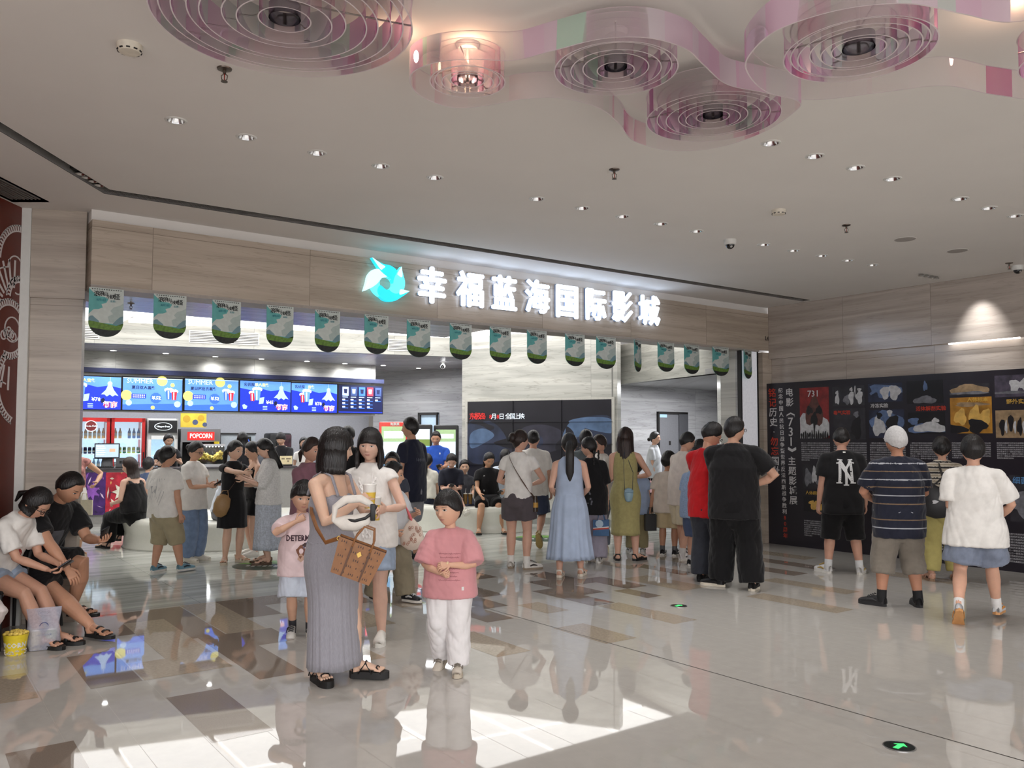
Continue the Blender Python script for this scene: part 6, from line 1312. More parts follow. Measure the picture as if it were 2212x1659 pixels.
p['blouse'] = person('woman in a white ruffled sleeveless blouse and denim shorts facing the camera', (797, 1384), top=930, yaw=-6, sex='f', sk=(224, 184, 164), hair='bob', head=(2, 2, 2), hx=[('curtain', 60, [(.05, .40, .44), (-.25, .46, .48), (-.5, .47, .48), (-.72, .43, .45)])],
    tops=T(W_TEE, off=.022, hem=.06, flare=.016, sl=.16, soff=.012, sfl=.01, name='blouse', art=lambda o, i: [decal(o, i, ruffle(k), 1, .0, .0, name='ruffle', lift=.004) for k in (0, 1, 2)]), bot=T(DENIM, len=.36, off=.02, flare=.025), shoes=('clog', (232, 228, 220), (40, 40, 44), (225, 222, 214)), hL=(.125, .175, .655), eL=(.7, -.4, -1), hR=(-.13, .15, .66), eR=(-.6, -.2, -1), curl=(.95, .8), palm=((-1, .4, 0), (1, .3, 0)))
PINK2 = cloth('pale_pink', (232, 208, 210)); 
def cartoon():
    b = MB(); r = random.Random(3)
    for k, (x, z, a, c, col) in enumerate(((-.03, 0, .035, .05, (128, 82, 62)), (.015, .02, .03, .05, (98, 108, 150)), (.02, -.04, .028, .04, (84, 120, 176)), (-.03, -.045, .025, .03, (196, 160, 140)), (.0, .055, .02, .015, (70, 50, 50)))):
        b.poly([(x+a*math.cos(t)*(1+.25*math.sin(3*t+k)), -.0004*k, z+c*math.sin(t)*(1+.2*math.cos(4*t))) for t in np.linspace(0, 6.0, 14)], M('motif_%d' % k, col, .7))
    return b
p['pointer'] = person('small boy in a pale pink printed shirt with his hand at his mouth', (648, 1374), top=1047, yaw=14, kid=1, sk=(216, 172, 146), hair='bowl', head=(10, 6, 4),
    tops=T(PINK2, off=.03, hem=.09, sl=.75, soff=.024, art=lambda o, i: (decal(o, i, tx('DETERMIN', .062, M('print_plum', (64, 38, 50), .7), .002, width=.23), 1, -.02, -.0, lab='dark lettering DETERMIN'), decal(o, i, cartoon(), 1, -.11, .03, lab='small printed motif in brown and blue'))), bot=T(cloth('pale_blue_shorts', (206, 214, 228)), len=.5, off=.03, flare=.02),
    shoes=SN((214, 210, 204), (50, 48, 50)), hR=(-.035, .14, .79), eR=(-.9, .2, -.5), curl=(.4, 1.2), palm=(None, (.2, -1, 0)), fR=(-.05, -.06, .065, 22), socks=(50, 50, 54))
OLIVE = cloth('olive_linen', (136, 126, 106))
p['bagboy'] = person('boy in a white tee and wide olive trousers carrying a patterned cloth bag', (843, 1300), top=1001, yaw=52, kid=1, sk=(214, 168, 142), hair='short', head=(34, 0, 0), tops=T(cloth('washed_white', (218, 220, 224), var=.1, vscale=5), off=.032, hem=.075, sl=.8, soff=.026, art=lambda o, i: decal(o, i, tx('Innovation', .05, M_black, .0012), 1, .03, .0, lab='dark lettering Innovation')),
    bot=T(OLIVE, len=1, off=.035, flare=.03, name='trousers'), shoes=SN((34, 34, 38), (220, 220, 220)), hL=(.07, .2, .66), hR=(-.11, .17, .54), eR=(-.6, -.6, -.4), curl=(1.0, .9), fL=(.06, .1, .05), fR=(-.08, -.1, .05, 8))
PINK = M('washed_pink_cotton', (206, 142, 146), .85, var=.1, vscale=5, bump=.08, bscale=400, sheen=.2)
def squiggle(wd, m, k=0, a=.006):
    n = int(wd/.0022); return MB().tube([(-wd/2+wd*t/n, 0, a*math.sin(t*1.3+k)*(.5+.5*math.sin(t*.37+k))) for t in range(n+1)], [.0011]*(n+1), m, 4, cap=0)
def script(o, i):
    for k in range(7): decal(o, i, squiggle(.15-.02*(k % 3), M('script_print', (150, 88, 96), .7), k), 1, (.0 if k < 2 else -.02)-.022*k*1.0, .02, lab='row of thin dark pink script')
    decal(o, i, MB().box((.085, 0, -.012), (.1, .001, .012), M('tag_white', (220, 216, 214), .6)), 1, -.2, .02, name='hem_tag', lab='small white tag')
p['pinkboy'] = person('small boy in an oversized dusty pink tee and white trousers', (972, 1446), top=1069, yaw=-8, kid=1, sk=(216, 170, 144), hair='fringe', head=(-26, 2, -4), tops=T(PINK, off=.038, hem=.075, sl=.95, soff=.036, sfl=.012, flare=.01, collar=M('pink_collar', (176, 124, 124), .85), art=script),
    bot=T(cloth('white_trousers', (228, 224, 224), var=.04), len=1, off=.03, flare=.012, name='trousers'), shoes=SN((206, 196, 182), (120, 112, 102), (190, 178, 160)), hL=(.03, .15, .635), eL=(.8, -.3, -.5), hR=(-.03, .15, .59), eR=(-.8, -.3, -.5), curl=(.9, 1.1), palm=((-1, .2, -.3), (1, .2, .2)), fL=(.06, .05, .05), fR=(-.06, -.07, .07, 25))
p['plum'] = person('woman in a plum coloured shirt standing behind the grey dress', (664, 1282), top=948, yaw=55, sex='f', sk=(204, 158, 136), hair='tied', hm=M_hairb, head=(5, 10, 0), hx=[('tail', [(0, -.42, .0), (0, -.6, -.25), (0, -.55, -.6)], [.12, .13, .05])], tops=T(cloth('plum_linen', (138, 98, 110)), off=.026, hem=.05, sl=1.2, name='shirt'), bot=T(NAVY, len=.98, off=.02, name='trousers'), hL=(.08, .18, .6), hR=(-.08, .2, .6))
p['tall'] = person('tall young man in a navy tee and grey shorts seen from behind, looking left', (888, 1210), top=901, yaw=-118, sk=(196, 150, 124), hair='short', head=(22, -2, 0), tops=T(NAVY, off=.024, hem=.1, sl=.62, art=lambda o, i: decal(o, i, squiggle(.2, M('grey_print', (120, 122, 134), .7), 2, .03), -1, .0, lab='pale curly print')), bot=T(cloth('grey_jersey', (136, 136, 142)), len=.5, off=.024, flare=.02), shoes=SN((30, 30, 32), (200, 200, 200), (40, 40, 42)))
p['masked'] = person('person with dark tied hair half hidden behind the boy with the cloth bag', (846, 1250), top=984, yaw=0, sex='f', kid=0, H=1.36, hair='tied', tops=T(cloth('slate', (70, 74, 86))), bot=T(NAVY, len=.95, name='trousers'))
p['mask_back'] = person('man with short black hair in black, seen from behind between the two women', (748, 1185), top=921, yaw=172, hair='short', tops=T(BLK, off=.022, hem=.06), bot=T(BLK2, len=.95, name='trousers'))
# --- lobby left group
LACE = M('white_lace', (226, 224, 222), .9, var=.14, vscale=60, bump=.5, bscale=140)
p['lace'] = person('woman in a white lace shawl over a long pale floral dress', (578, 1217), top=949, yaw=-68, sex='f', sk=(220, 180, 158), hair='tied', head=(-8, 22, 0), hx=[('curtain', 95, [(.1, .36, .42), (-.3, .3, .46), (-.8, .22, .48), (-1.25, .12, .5)]), ('clip',)], tops=T(LACE, off=.035, hem=.03, sl=1.1, soff=.04, flare=.03, name='shawl'),
    dress=dict(m=M('floral_pale_blue', (188, 194, 206), .85, var=.22, vscale=45), top=0, hem=.12, r0=.1, r1=.15, pleat=18, amp=.06, name='skirt'), shoes=('sandal', (120, 96, 76), (90, 70, 56), (96, 74, 58)), hL=(.06, .2, .7), hR=(-.05, .2, .72))
p['tank'] = person('woman in a black tank top holding out a bucket of popcorn', (548, 1200), top=957, yaw=-55, sex='f', sk=(218, 176, 152), hair='tied', head=(-10, 12, 0), tops=T(BLK, off=.01, hem=.0, sl=0, neck=0, name='tank_top'), bot=T(BLK2, len=.32, off=.018, flare=.02), shoes=('clog', (228, 224, 216), (40, 40, 40), (220, 216, 208)), hL=(.1, .19, .66), hR=(-.1, .2, .68), curl=(.7, .7))
p['blackdress'] = person('woman in a short black dress with a tan bag reaching for the popcorn', (500, 1215), top=955, yaw=48, sex='f', sk=(222, 182, 158), hair='tied', head=(18, 8, 0), hx=[('tail', [(0, -.42, .05), (0, -.62, -.2), (0, -.6, -.7), (0, -.5, -1.0)], [.13, .16, .13, .05])],
    dress=dict(m=BLK, neck=1, hem=.3, r1=.13, pleat=14, amp=.03, off=.014, sl=.4), shoes=('sandal', (226, 214, 196), (200, 190, 170), (206, 192, 170)), hR=(-.08, .33, .775), eR=(-.5, .1, -1), hL=(.1, .24, .66), curl=(.5, .6), footyaw=(15, -35))
def back_lines():
    b = MB(); m = M('grey_line_print', (170, 168, 168), .8)
    for s in (-1, 1):
        for k in range(4): b.tube([(s*(.03+.03*k), 0, .12), (s*(.05+.03*k), 0, .02-.02*k), (s*(.02+.02*k), 0, -.1-.03*k)], [.002]*3, m, 4, cap=0)
    b.poly([(-.05, 0, .03), (.05, 0, .03), (.03, 0, -.06), (0, 0, -.03), (-.03, 0, -.06)], M('grey_panel_print', (186, 184, 186), .8))
    return b
p['khaki'] = person('heavy boy in a white tee and khaki cargo shorts seen from behind', (352, 1237), top=969, yaw=152, w=1.22, sk=(200, 152, 126), hair='short', head=(-25, 5, 0), tops=T(W_TEE, off=.03, hem=.06, sl=.7, soff=.03, art=lambda o, i: decal(o, i, back_lines(), -1, -.02, lab='thin grey line print')), bot=T(KHAKI, len=.62, off=.03, flare=.02, name='cargo_shorts'), shoes=SN((112, 150, 168), (40, 50, 60)), fL=(.085, -.02, .048), fR=(-.09, .1, .048))
p['jeans'] = person('woman with glasses in a white tee and pale wide jeans looking at her phone', (413, 1212), top=956, yaw=72, sex='f', w=1.08, sk=(206, 160, 134), hair='tied', hx=[('bun', (0, -.5, .1), (.16, .14, .16))], head=(0, 14, 0), glasses=True, tops=T(W_TEE, off=.028, hem=.07, flare=.014, sl=.6), bot=T(cloth('wide_blue_jeans', (122, 142, 174), var=.16), len=1, off=.03, flare=.025, name='jeans'), shoes=('clog', (226, 220, 206), (60, 60, 60), (220, 214, 200)), hR=(-.05, .2, .655), hL=(.04, .22, .67), curl=(.7, .7))
p['backless'] = person('woman in a black top seated with her back to the camera on the ring bench', tuple(np.array([-5.42, 12.05, 0])), H=1.56, yaw=-118, sex='f', sit=.43, lean=10, sk=(220, 180, 158), hair='tied', hm=M_hairb, head=(30, 10, 0), hx=[('curtain', 80, [(.1, .39, .43), (-.3, .42, .46), (-.75, .4, .44)])], tops=T(BLK, off=.012, hem=-.0, sl=0, neck=0, strap=.03, name='tank_top'), bot=T(BLK2, len=.96, off=.03, flare=.03, name='trousers'), shoes=('sandal', (26, 24, 24), (20, 20, 20), (30, 28, 28)), fL=(.08, .27, .048), fR=(-.06, .3, .1), hL=(.12, .15, .42), hR=(-.12, .15, .42))
p['pillarwoman'] = person('woman in a white skirt half hidden by the stone pillar', (152, 1200), H=1.58, yaw=40, sex='f', sk=(214, 170, 140), hair='tied', tops=T(cloth('rose_floral', (188, 132, 126), var=.5, vscale=30), off=.014, hem=.02, sl=.2), dress=dict(m=W_TEE, top=0, hem=.14, r0=.1, r1=.13, pleat=14, amp=.05, name='skirt'), shoes=('sandal', (200, 180, 160), (190, 170, 150), (180, 160, 140)), hL=(.16, .12, .62), eL=(1, -.4, -.3))
p['seatboy'] = person('boy in a pale grey tee bending forward on the ring bench behind the black dress', (-4.25, 12.25, 0), H=1.5, yaw=62, sit=.43, lean=38, sk=(206, 160, 134), hair='short', head=(0, 30, 0), tops=T(cloth('pale_blue_grey', (206, 212, 222)), off=.022, hem=-.01), bot=T(cloth('grey_trousers', (96, 96, 102)), len=.95, off=.02, name='trousers'), hL=(.06, .3, .45), hR=(-.06, .3, .45))
p['navychild'] = person('child in a navy top waiting at the counter below the till', (316, 1148), H=1.2, yaw=170, kid=1, hair='short', tops=T(cloth('slate_blue', (74, 88, 118))), bot=T(NAVY, len=.5))
DK = cloth('staff_black', (34, 33, 36))
p['staff_a'] = person('staff member in black with hair tied behind the popcorn warmer', tuple(CF.w(CF.hit(362, 990, .85)[0], .85, 0)), H=1.63, yaw=20, sex='f', hair='tied', hx=[('bun', (0, -.45, .2), (.18, .16, .18))], head=(20, 16, 0), tops=T(DK, sl=.6), bot=T(BLK2, len=.95, name='trousers'), hL=(.1, .2, .72), hR=(-.1, .2, .66), group='snack counter staff')
p['staff_b'] = person('staff member with wavy black hair turned to the grey steel cabinet', tuple(CF.w(CF.hit(522, 990, .8)[0], .8, 0)), H=1.66, yaw=170, sex='f', hair='long', hx=[('curtain', 70, [(.1, .44, .46), (-.3, .5, .5), (-.8, .46, .46)])], tops=T(DK, sl=.6), bot=T(BLK2, len=.95, name='trousers'), group='snack counter staff')
p['staff_c'] = person('staff member in black looking down in front of the soda machine', tuple(CF.w(CF.hit(608, 990, .78)[0], .78, 0)), H=1.66, yaw=-5, hair='fringe', head=(0, 20, 0), tops=T(DK, sl=.7), bot=T(BLK2, len=.95, name='trousers'), hL=(.08, .22, .66), hR=(-.08, .22, .66), group='snack counter staff')
p['farchild'] = person('small girl with a cup standing far back by the counter end', tuple(Yp(655, 1000, 18.0)*np.array([1, 1, 0])), H=1.55, yaw=25, sex='f', hair='tied', hx=[('curtain', 80, [(.1, .36, .42), (-.5, .36, .42)])], tops=T(W_TEE), bot=T(DENIM, len=.9, name='trousers'), hL=(.03, .2, .72))
p['blue'] = person('man in a bright blue tee holding a phone in front of the ticket kiosks', (941, 1133), H=1.68, yaw=6, sk=(196, 148, 122), hair='crop', head=(-6, 16, 0), tops=T(cloth('royal_blue', (44, 84, 178)), off=.022, hem=.07, sl=.7, art=lambda o, i: decal(o, i, MB().box((-.012, 0, -.015), (.012, .001, .015), M('pale_emblem', (200, 210, 230), .7)), 1, .06, .07, lab='small pale emblem')), bot=T(NAVY, len=.6), hL=(.07, .2, .63), hR=(-.09, .2, .6), curl=(.9, .8))
# --- bench in front of the video wall
B0_ = .46
p['cream'] = person('woman in cream with a ponytail seated with her back to the camera', (-1.52, 14.95, 0), H=1.52, yaw=172, sex='f', sit=.43, hair='tied', hx=[('tail', [(0, -.42, .1), (0, -.62, -.1), (0, -.6, -.8), (0, -.5, -1.1)], [.12, .17, .16, .06])], tops=T(cloth('cream_cotton', (222, 218, 206)), hem=-.01, sl=.6), bot=T(NAVY, len=.9, name='trousers'))
p['legcross'] = person('woman in a dark tee seated cross-legged on the bench with a phone', (-1.05, 14.42, 0), H=1.58, yaw=6, sex='f', sit=B0_, lean=14, sk=(214, 172, 152), hair='tied', head=(0, 32, 0), tops=T(cloth('ink_navy', (34, 36, 48)), off=.026, hem=-.01, sl=.8, collar=W_TEE), bot=T(BLK2, len=.42, off=.02), shoes=SN((224, 220, 206), (200, 196, 186)), fL=(.14, .36, .24, -20), kneeL=(-.2, 1, .6), fR=(-.05, .22, .048), hL=(.05, .24, .47), hR=(-.05, .24, .48), curl=(.8, .8), socks=(228, 224, 210))
p['phonelady'] = person('woman in black seated on the bench with knees apart looking at her phone', (-.43, 14.34, 0), H=1.6, yaw=10, sex='f', w=1.12, sit=B0_, lean=12, sk=(206, 158, 128), hair='tied', head=(14, 24, 0), hx=[('curtain', 110, [(.1, .36, .42), (-.4, .34, .44), (-.8, .26, .44)])], tops=T(BLK, off=.02, hem=0, sl=.55, art=lambda o, i: decal(o, i, MB().box((-.05, 0, -.15), (-.044, .001, .12), M_white).box((-.036, 0, -.15), (-.03, .001, .12), M_white), 1, 0, -.03, lab='two thin white stripes')), bot=T(BLK2, len=.46, off=.025), shoes=('sandal', (214, 206, 192), (40, 40, 40), (30, 30, 30)), fL=(.13, .24, .048), fR=(-.12, .24, .048), hL=(.16, .2, .44), eL=(1, -.2, -.6), hR=(-.1, .24, .40), curl=(.9, .3))
p['paleblue'] = person('person in a pale blue shirt seated at the far end of the bench', (-.12, 14.62, 0), H=1.66, yaw=176, sit=.45, hair='short', tops=T(cloth('pale_sky', (206, 216, 230)), off=.03, hem=.0, sl=.9), bot=T(BLK2, len=.95, name='trousers'))
p['benchchild'] = person('child with black hair sitting behind the cross-legged woman on the bench', (-.86, 15.05, 0), H=1.3, yaw=10, kid=1, sit=.43, hair='short', tops=T(cloth('dark_grey_tee', (60, 60, 66)), hem=-.01), bot=T(NAVY, len=.5))
# --- centre queue
p['shorts'] = person('woman in a white tee and dark grey shorts with a strap across her back', (1120, 1230), top=930, yaw=168, sex='f', sk=(218, 172, 150), hair='tied', hm=M_hairb, head=(-48, 4, 0), hx=[('bun', (0, -.46, .12), (.22, .18, .26)), ('clip',)], tops=T(W_TEE, off=.012, hem=-.04, sl=.42, soff=.012), bot=T(cloth('charcoal_shorts', (88, 80, 84)), len=.31, off=.022, flare=.025, waist=.1),
    shoes=SN((226, 220, 212), (54, 46, 44), (150, 132, 112)), hR=(-.08, .13, .62), eR=(-1, -.5, -.3), hL=(.06, .14, .62), eL=(.8, -.5, -.6), fL=(.07, .05, .048), fR=(-.06, -.0, .048), footyaw=(10, -50), socks=(230, 226, 220))
p['walker'] = person('man in a loose white tee and navy shorts walking away with one heel raised', (1152, 1180), top=930, yaw=172, sk=(214, 166, 142), hair='crop', tops=T(W_TEE, off=.03, hem=.07, sl=.75), bot=T(cloth('slate_navy', (62, 70, 92)), len=.48, off=.028, flare=.02), shoes=SN((196, 172, 120), (60, 50, 40), (176, 150, 90)), fL=(.06, .12, .05), fR=(-.07, -.18, .14, 55))
BLUED = M('grey_blue_poplin', (166, 180, 204), .8, var=.08, vscale=8, bump=.1, bscale=300, sheen=.1)
p['bluedress'] = person('woman in a grey blue sleeveless dress with a long black ponytail', (1231, 1246), top=938, yaw=178, sex='f', sk=(214, 168, 146), hair='tied', hx=[('tail', [(0, -.44, .12), (0, -.66, -.1), (0, -.62, -.7), (0, -.6, -1.3), (0, -.56, -1.75)], [.14, .2, .2, .19, .06])], dress=dict(m=BLUED, hem=.13, r1=.165, pleat=20, amp=.1, off=.014, neck=1, pow=.7, cut=.02),
    shoes=('sandal', (226, 216, 202), (200, 190, 176), (224, 212, 196)), hR=(-.1, .08, .58), hL=(.1, .08, .58), fL=(.075, -.02, .048), fR=(-.08, .04, .048), footyaw=(-8, -14))
def flowers():
    b = MB(); r = random.Random(9); m = M('flower_print', (104, 104, 110), .8)
    for k in range(16):
        x, z, s = r.uniform(-.09, .08), r.uniform(-.2, .14), r.uniform(.006, .014)
        b.poly([(x+s*math.cos(t)*(1+.5*math.cos(5*t)), 0, z+s*math.sin(t)*(1+.5*math.cos(5*t))) for t in np.linspace(0, 6.1, 15)], m)
    return b
p['braid'] = person('girl with braids and glasses in a long black tee and lilac grey trousers', (1276, 1216), top=947, yaw=176, sex='f', sk=(210, 164, 142), hair='tied', head=(62, 4, 0), glasses='thin', hx=[('braid', -.26, -.42), ('braid', .26, -.42)], tops=T(BLK, off=.035, hem=.12, sl=.9, soff=.03, art=lambda o, i: decal(o, i, flowers(), -1, -.1, -.05, lab='small pale flower print')), bot=T(cloth('lilac_grey', (150, 144, 158)), len=1.0, off=.04, flare=.03, name='trousers'), shoes=SN((226, 224, 222)))
p['behindbraid'] = person('person with thick black hair standing behind the girl with braids', (1266, 1178), top=930, yaw=160, sex='f', hair='long', tops=T(cloth('slate_green', (96, 104, 108))), bot=T(NAVY, len=.9, name='trousers'))
p['crocs'] = person('woman with thin glasses in a white printed tee facing left among the queue', (1300, 1192), top=941, yaw=-62, sex='f', sk=(214, 166, 146), hair='tied', hm=M_hairb, glasses='thin', head=(-5, 4, 0), tops=T(W_TEE, off=.024, hem=.06, sl=.7), bot=T(cloth('grey_denim', (120, 126, 142)), len=.95, off=.022, name='jeans'), shoes=('clog', (226, 214, 186), (120, 110, 90), (220, 208, 180)), hL=(.08, .1, .56), hR=(-.1, .05, .47))
OLV = M('olive_knit', (166, 156, 104), .85, var=.08, vscale=30, bump=.3, bscale=160, sheen=.1)
p['olive'] = person('woman in a sleeveless olive green dress with long wavy brown hair, back to the camera', (1352, 1211), top=925, yaw=170, sex='f', sk=(216, 170, 148), hair='long', hm=M_hairb, head=(-20, 2, 0), hx=[('curtain', 75, [(.1, .42, .46), (-.3, .46, .5), (-.8, .46, .5), (-1.3, .4, .46), (-1.75, .3, .4)], .03)], dress=dict(m=OLV, hem=.2, r1=.112, pleat=8, amp=.04, off=.012, neck=1, pow=.6), shoes=('sandal', (30, 26, 26), (30, 26, 26), (26, 24, 24)), hR=(-.08, .14, .64), eR=(-1, -.5, -.4), hL=(.06, .14, .64), footyaw=(5, -35), fR=(-.075, .01, .048))
p['bluechild'] = person('child in a pale blue tee and khaki trousers hidden behind the olive dress', (1376, 1196), H=1.28, yaw=178, kid=1, hair='short', tops=T(cloth('baby_blue', (168, 186, 216)), off=.026, hem=.08), bot=T(cloth('khaki_long', (150, 140, 106)), len=.96, off=.025, name='trousers'), shoes=SN((224, 224, 224)))
p['fargirl'] = person('young woman in a grey tee with a hair bun standing by the grey door', (1414, 1116), top=933, yaw=62, sex='f', sk=(208, 164, 140), hair='tied', hx=[('bun', (0, -.52, -.1), (.15, .14, .15))], tops=T(cloth('heather_grey', (190, 192, 196)), off=.024, hem=.05, sl=.7), bot=T(BLK2, len=.96, off=.02, name='trousers'), hR=(-.1, .05, .47))
BEI = cloth('beige_tee', (214, 202, 190)); BEI2 = cloth('pale_beige_tee', (226, 214, 204)); TAN = cloth('tan_shorts', (204, 186, 150)); 
p['beigeboy'] = person('boy in a beige tee and tan shorts beside the dark litter bins', (1444, 1200), top=976, yaw=155, kid=1, sk=(188, 140, 114), hair='fringe', tops=T(BEI, off=.03, hem=.08, sl=.75, art=lambda o, i: [decal(o, i, squiggle(.03, M_black, k, .012), -1, .01-.02*k, .1, lab='small dark print') for k in range(4)]), bot=T(TAN, len=.48, off=.03, flare=.02), shoes=SN((40, 40, 44), (220, 220, 220)), hL=(.17, -.04, .45), socks=(90, 90, 92), head=(-20, 8, 0))
p['beigeman'] = person('man with thin glasses in a pale beige tee and cream shorts', (1474, 1207), top=933, yaw=118, sk=(212, 164, 140), hair='crop', glasses='thin', head=(-8, 16, 0), lean=6, tops=T(BEI2, off=.028, hem=.09, sl=.75), bot=T(cloth('cream_shorts', (216, 202, 174)), len=.5, off=.03, flare=.02), shoes=SN((224, 218, 216)), hR=(-.06, .16, .58), hL=(.06, .18, .6), fL=(.08, .07, .048), fR=(-.07, -.06, .048), socks=(210, 204, 200))
p['blueboy'] = person('boy in a pale blue checked shirt and blue shorts beside the red tee', (1503, 1224), H=1.42, yaw=128, kid=1, sk=(206, 158, 134), hair='fringe', tops=T(cloth('blue_check', (160, 182, 214), var=.2, vscale=90), off=.028, hem=.08, sl=.7), bot=T(cloth('dusk_blue_shorts', (88, 102, 134)), len=.55, off=.028, flare=.02), shoes=SN((34, 34, 38), (230, 230, 230)), hR=(-.14, .08, .56), eR=(-1, -.3, 0), socks=(200, 196, 196))
RED = cloth('bright_red', (196, 30, 36))
p['red'] = person('man with curly hair and glasses in a bright red tee looking down at his phone', (1532, 1258), top=914, yaw=140, sk=(212, 160, 134), hair='curly', glasses=True, head=(-40, 26, 0), tops=T(RED, off=.028, hem=.1, sl=.75, soff=.026), bot=T(cloth('charcoal_denim', (54, 56, 64), var=.14), len=1, off=.03, flare=.025, name='jeans'), shoes=SN((26, 26, 28), (60, 60, 60), (30, 30, 30)), hR=(-.04, .2, .62), hL=(.04, .22, .64), eR=(-.6, -.6, -.7))
p['bigblack'] = person('heavy man all in black with one hand on his hip, reading the exhibition wall', (1588, 1272), top=900, yaw=158, w=1.3, sk=(210, 164, 140), hair='short', glasses=True, head=(-48, 2, 0), tops=T(BLK, off=.03, hem=.1, sl=.72, soff=.03, sfl=.012), bot=T(BLK2, len=1.0, off=.045, flare=.03, name='trousers'), shoes=SN((24, 24, 26), (24, 24, 26), (224, 214, 196)), hR=(-.105, .02, .615), eR=(-1, -.15, -.1), hL=(.03, .2, .62), fL=(.09, .05, .048), fR=(-.1, -.02, .048), footyaw=(70, -5))
p['behindred'] = person('dark haired person in navy hidden behind the man in the red tee', (1512, 1196), top=953, yaw=120, hair='short', tops=T(NAVY), bot=T(NAVY, len=.95, name='trousers'))
def ny_logo():
    b = MB(); m = M('logo_white', (214, 214, 214), .7); k = M('logo_dot', (40, 40, 42), .7)
    def bar(p, q, w): p = np.array(p, float); q = np.array(q, float); t = (q-p)/np.linalg.norm(q-p); n = np.array([-t[1], t[0]])*w/2; st = 6; [b.poly([(a[0], 0, a[1]) for a in (p+(q-p)*i/st-n, p+(q-p)*(i+1)/st-n, p+(q-p)*(i+1)/st+n, p+(q-p)*i/st+n)], m) for i in range(st)]
    for p_, q_, w in (((-.075, -.13), (-.062, .1), .03), ((-.075, .115), (.07, -.12), .032), ((.07, -.13), (.058, .1), .03), ((-.1, .1), (-.035, .1), .014), ((-.11, -.13), (-.045, -.13), .014), ((.03, .115), (.1, .1), .014), ((.045, -.13), (.11, -.13), .014), ((-.06, .13), (.0, .03), .026), ((.062, .13), (.0, .03), .026), ((.0, .04), (.0, -.15), .028), ((-.03, -.155), (.03, -.155), .014), ((-.085, .14), (-.03, .135), .014), ((.03, .135), (.085, .14), .014)): bar(p_, q_, w)
    for i in range(9):
        z = -.1+.024*i
        for x in (-.068+.001*i, .066-.001*i): b.poly([(x+.004*math.cos(t), -.006, z+.004*math.sin(t)) for t in np.arange(6)], k)
    return b
def wht(o, i): decal(o, i, ny_logo(), -1, .0, lab='white interlocking NY emblem'); decal(o, i, MB().box((-.015, 0, -.008), (.015, .001, .008), M_white), -1, .135, lab='small white emblem')
p['ny'] = person('man in black tee and shorts with a white NY emblem on the back', (1824, 1239), top=924, yaw=174, w=1.06, sk=(206, 158, 136), hair='crop', glasses=True, head=(-16, 14, 0), tops=T(BLK, off=.026, hem=.1, sl=.72, soff=.028, sfl=.01, art=wht), bot=T(BLK2, len=.6, off=.03, flare=.03), shoes=SN((228, 226, 224), (190, 160, 90)), fL=(.105, .02, .048), fR=(-.1, -.02, .048), footyaw=(25, -25), socks=(214, 214, 214))
POLO = cloth('dark_navy_polo', (36, 38, 52)); S1 = cloth('stripe_grey', (176, 178, 184)); S2_ = cloth('stripe_brown', (128, 106, 84))
def capf(r, i):
    hh = i['hh']; m = cloth('white_mesh_cap', (206, 204, 204), var=.1, vscale=60)
    b = hair_cap(hh, False, 'crop', m, True, 3); b.v = [v*np.array([1.06, 1.06, 1.07])+np.array([0, 0, .03*hh]) for v in b.v]; b = i['flip'](b); b.xf(i['Th']); i['child']('cap', b, 'white mesh baseball cap')
    v = MB().tube([(0, .36*hh, .2*hh), (0, .6*hh, .17*hh), (0, .72*hh, .13*hh)], [(.3*hh, .02*hh), (.27*hh, .018*hh), (.12*hh, .014*hh)], m, 14, lat=(1, 0, 0)); v = i['flip'](v); v.xf(i['Th']); i['child']('cap_visor', v)
p['cap'] = person('elderly man in a white cap, striped navy polo shirt and grey knee shorts', (1946, 1311), top=926, yaw=176, w=1.14, sk=(190, 138, 112), hair='crop', head=(0, 4, 0), tops=T(POLO, off=.036, hem=.12, sl=.8, soff=.028, stripe=(.075, .12, [S1, S2_]), name='polo_shirt'), bot=T(cloth('grey_khaki', (132, 124, 114)), len=.7, off=.035, flare=.02, name='cargo_shorts'), shoes=SN((28, 28, 30), (50, 50, 52), (34, 34, 36)), hL=(.09, .15, .6), eL=(1, -.5, -.4), hR=(-.08, .16, .6), eR=(-1, -.5, -.6), fL=(.1, .02, .048), fR=(-.1, 0, .048), footyaw=(45, -10), socks=(24, 24, 26), extra=capf)
p['stripes'] = person('woman in a beige striped tee and mustard trousers with a big black shoulder bag', (2042, 1256), top=946, yaw=166, sex='f', sk=(204, 158, 134), w=1.08, hair='tied', head=(-12, 4, 0), hx=[('bun', (0, -.44, .0), (.2, .16, .3)), ('clip',)], tops=T(cloth('beige_rib', (186, 176, 160)), off=.026, hem=.03, sl=.85, soff=.026, stripe=(.03, .5, [cloth('stripe_black', (44, 42, 44)), cloth('stripe_sand', (150, 138, 120))])), bot=T(cloth('mustard_trousers', (178, 166, 104)), len=.94, off=.03, flare=.015, name='trousers'), shoes=('sandal', (206, 160, 140), (200, 150, 130), (150, 120, 96)), hR=(-.09, .08, .59), eR=(-1, -.3, -.2), hL=(.06, .14, .62), eL=(.8, -.4, -.6), fL=(.09, 0, .048), fR=(-.08, .04, .048))
p['whiteboy'] = person('teenage boy in a plain white tee and washed denim shorts striding to the right', (2112, 1342), top=944, yaw=148, sk=(214, 166, 142), hair='short', head=(10, 4, 0), tops=T(W_TEE, off=.034, hem=.1, flare=.04, sl=.82, soff=.032, sfl=.012), bot=T(cloth('washed_denim', (126, 134, 152), var=.16), len=.42, off=.035, flare=.04), shoes=SN((196, 196, 198), (214, 140, 60), (206, 150, 96)), fL=(.08, -.17, .1, 48), fR=(-.09, .16, .05), hR=(-.1, .12, .56), eR=(-1, -.5, -.2), hL=(.08, .1, .56), socks=(226, 224, 222))
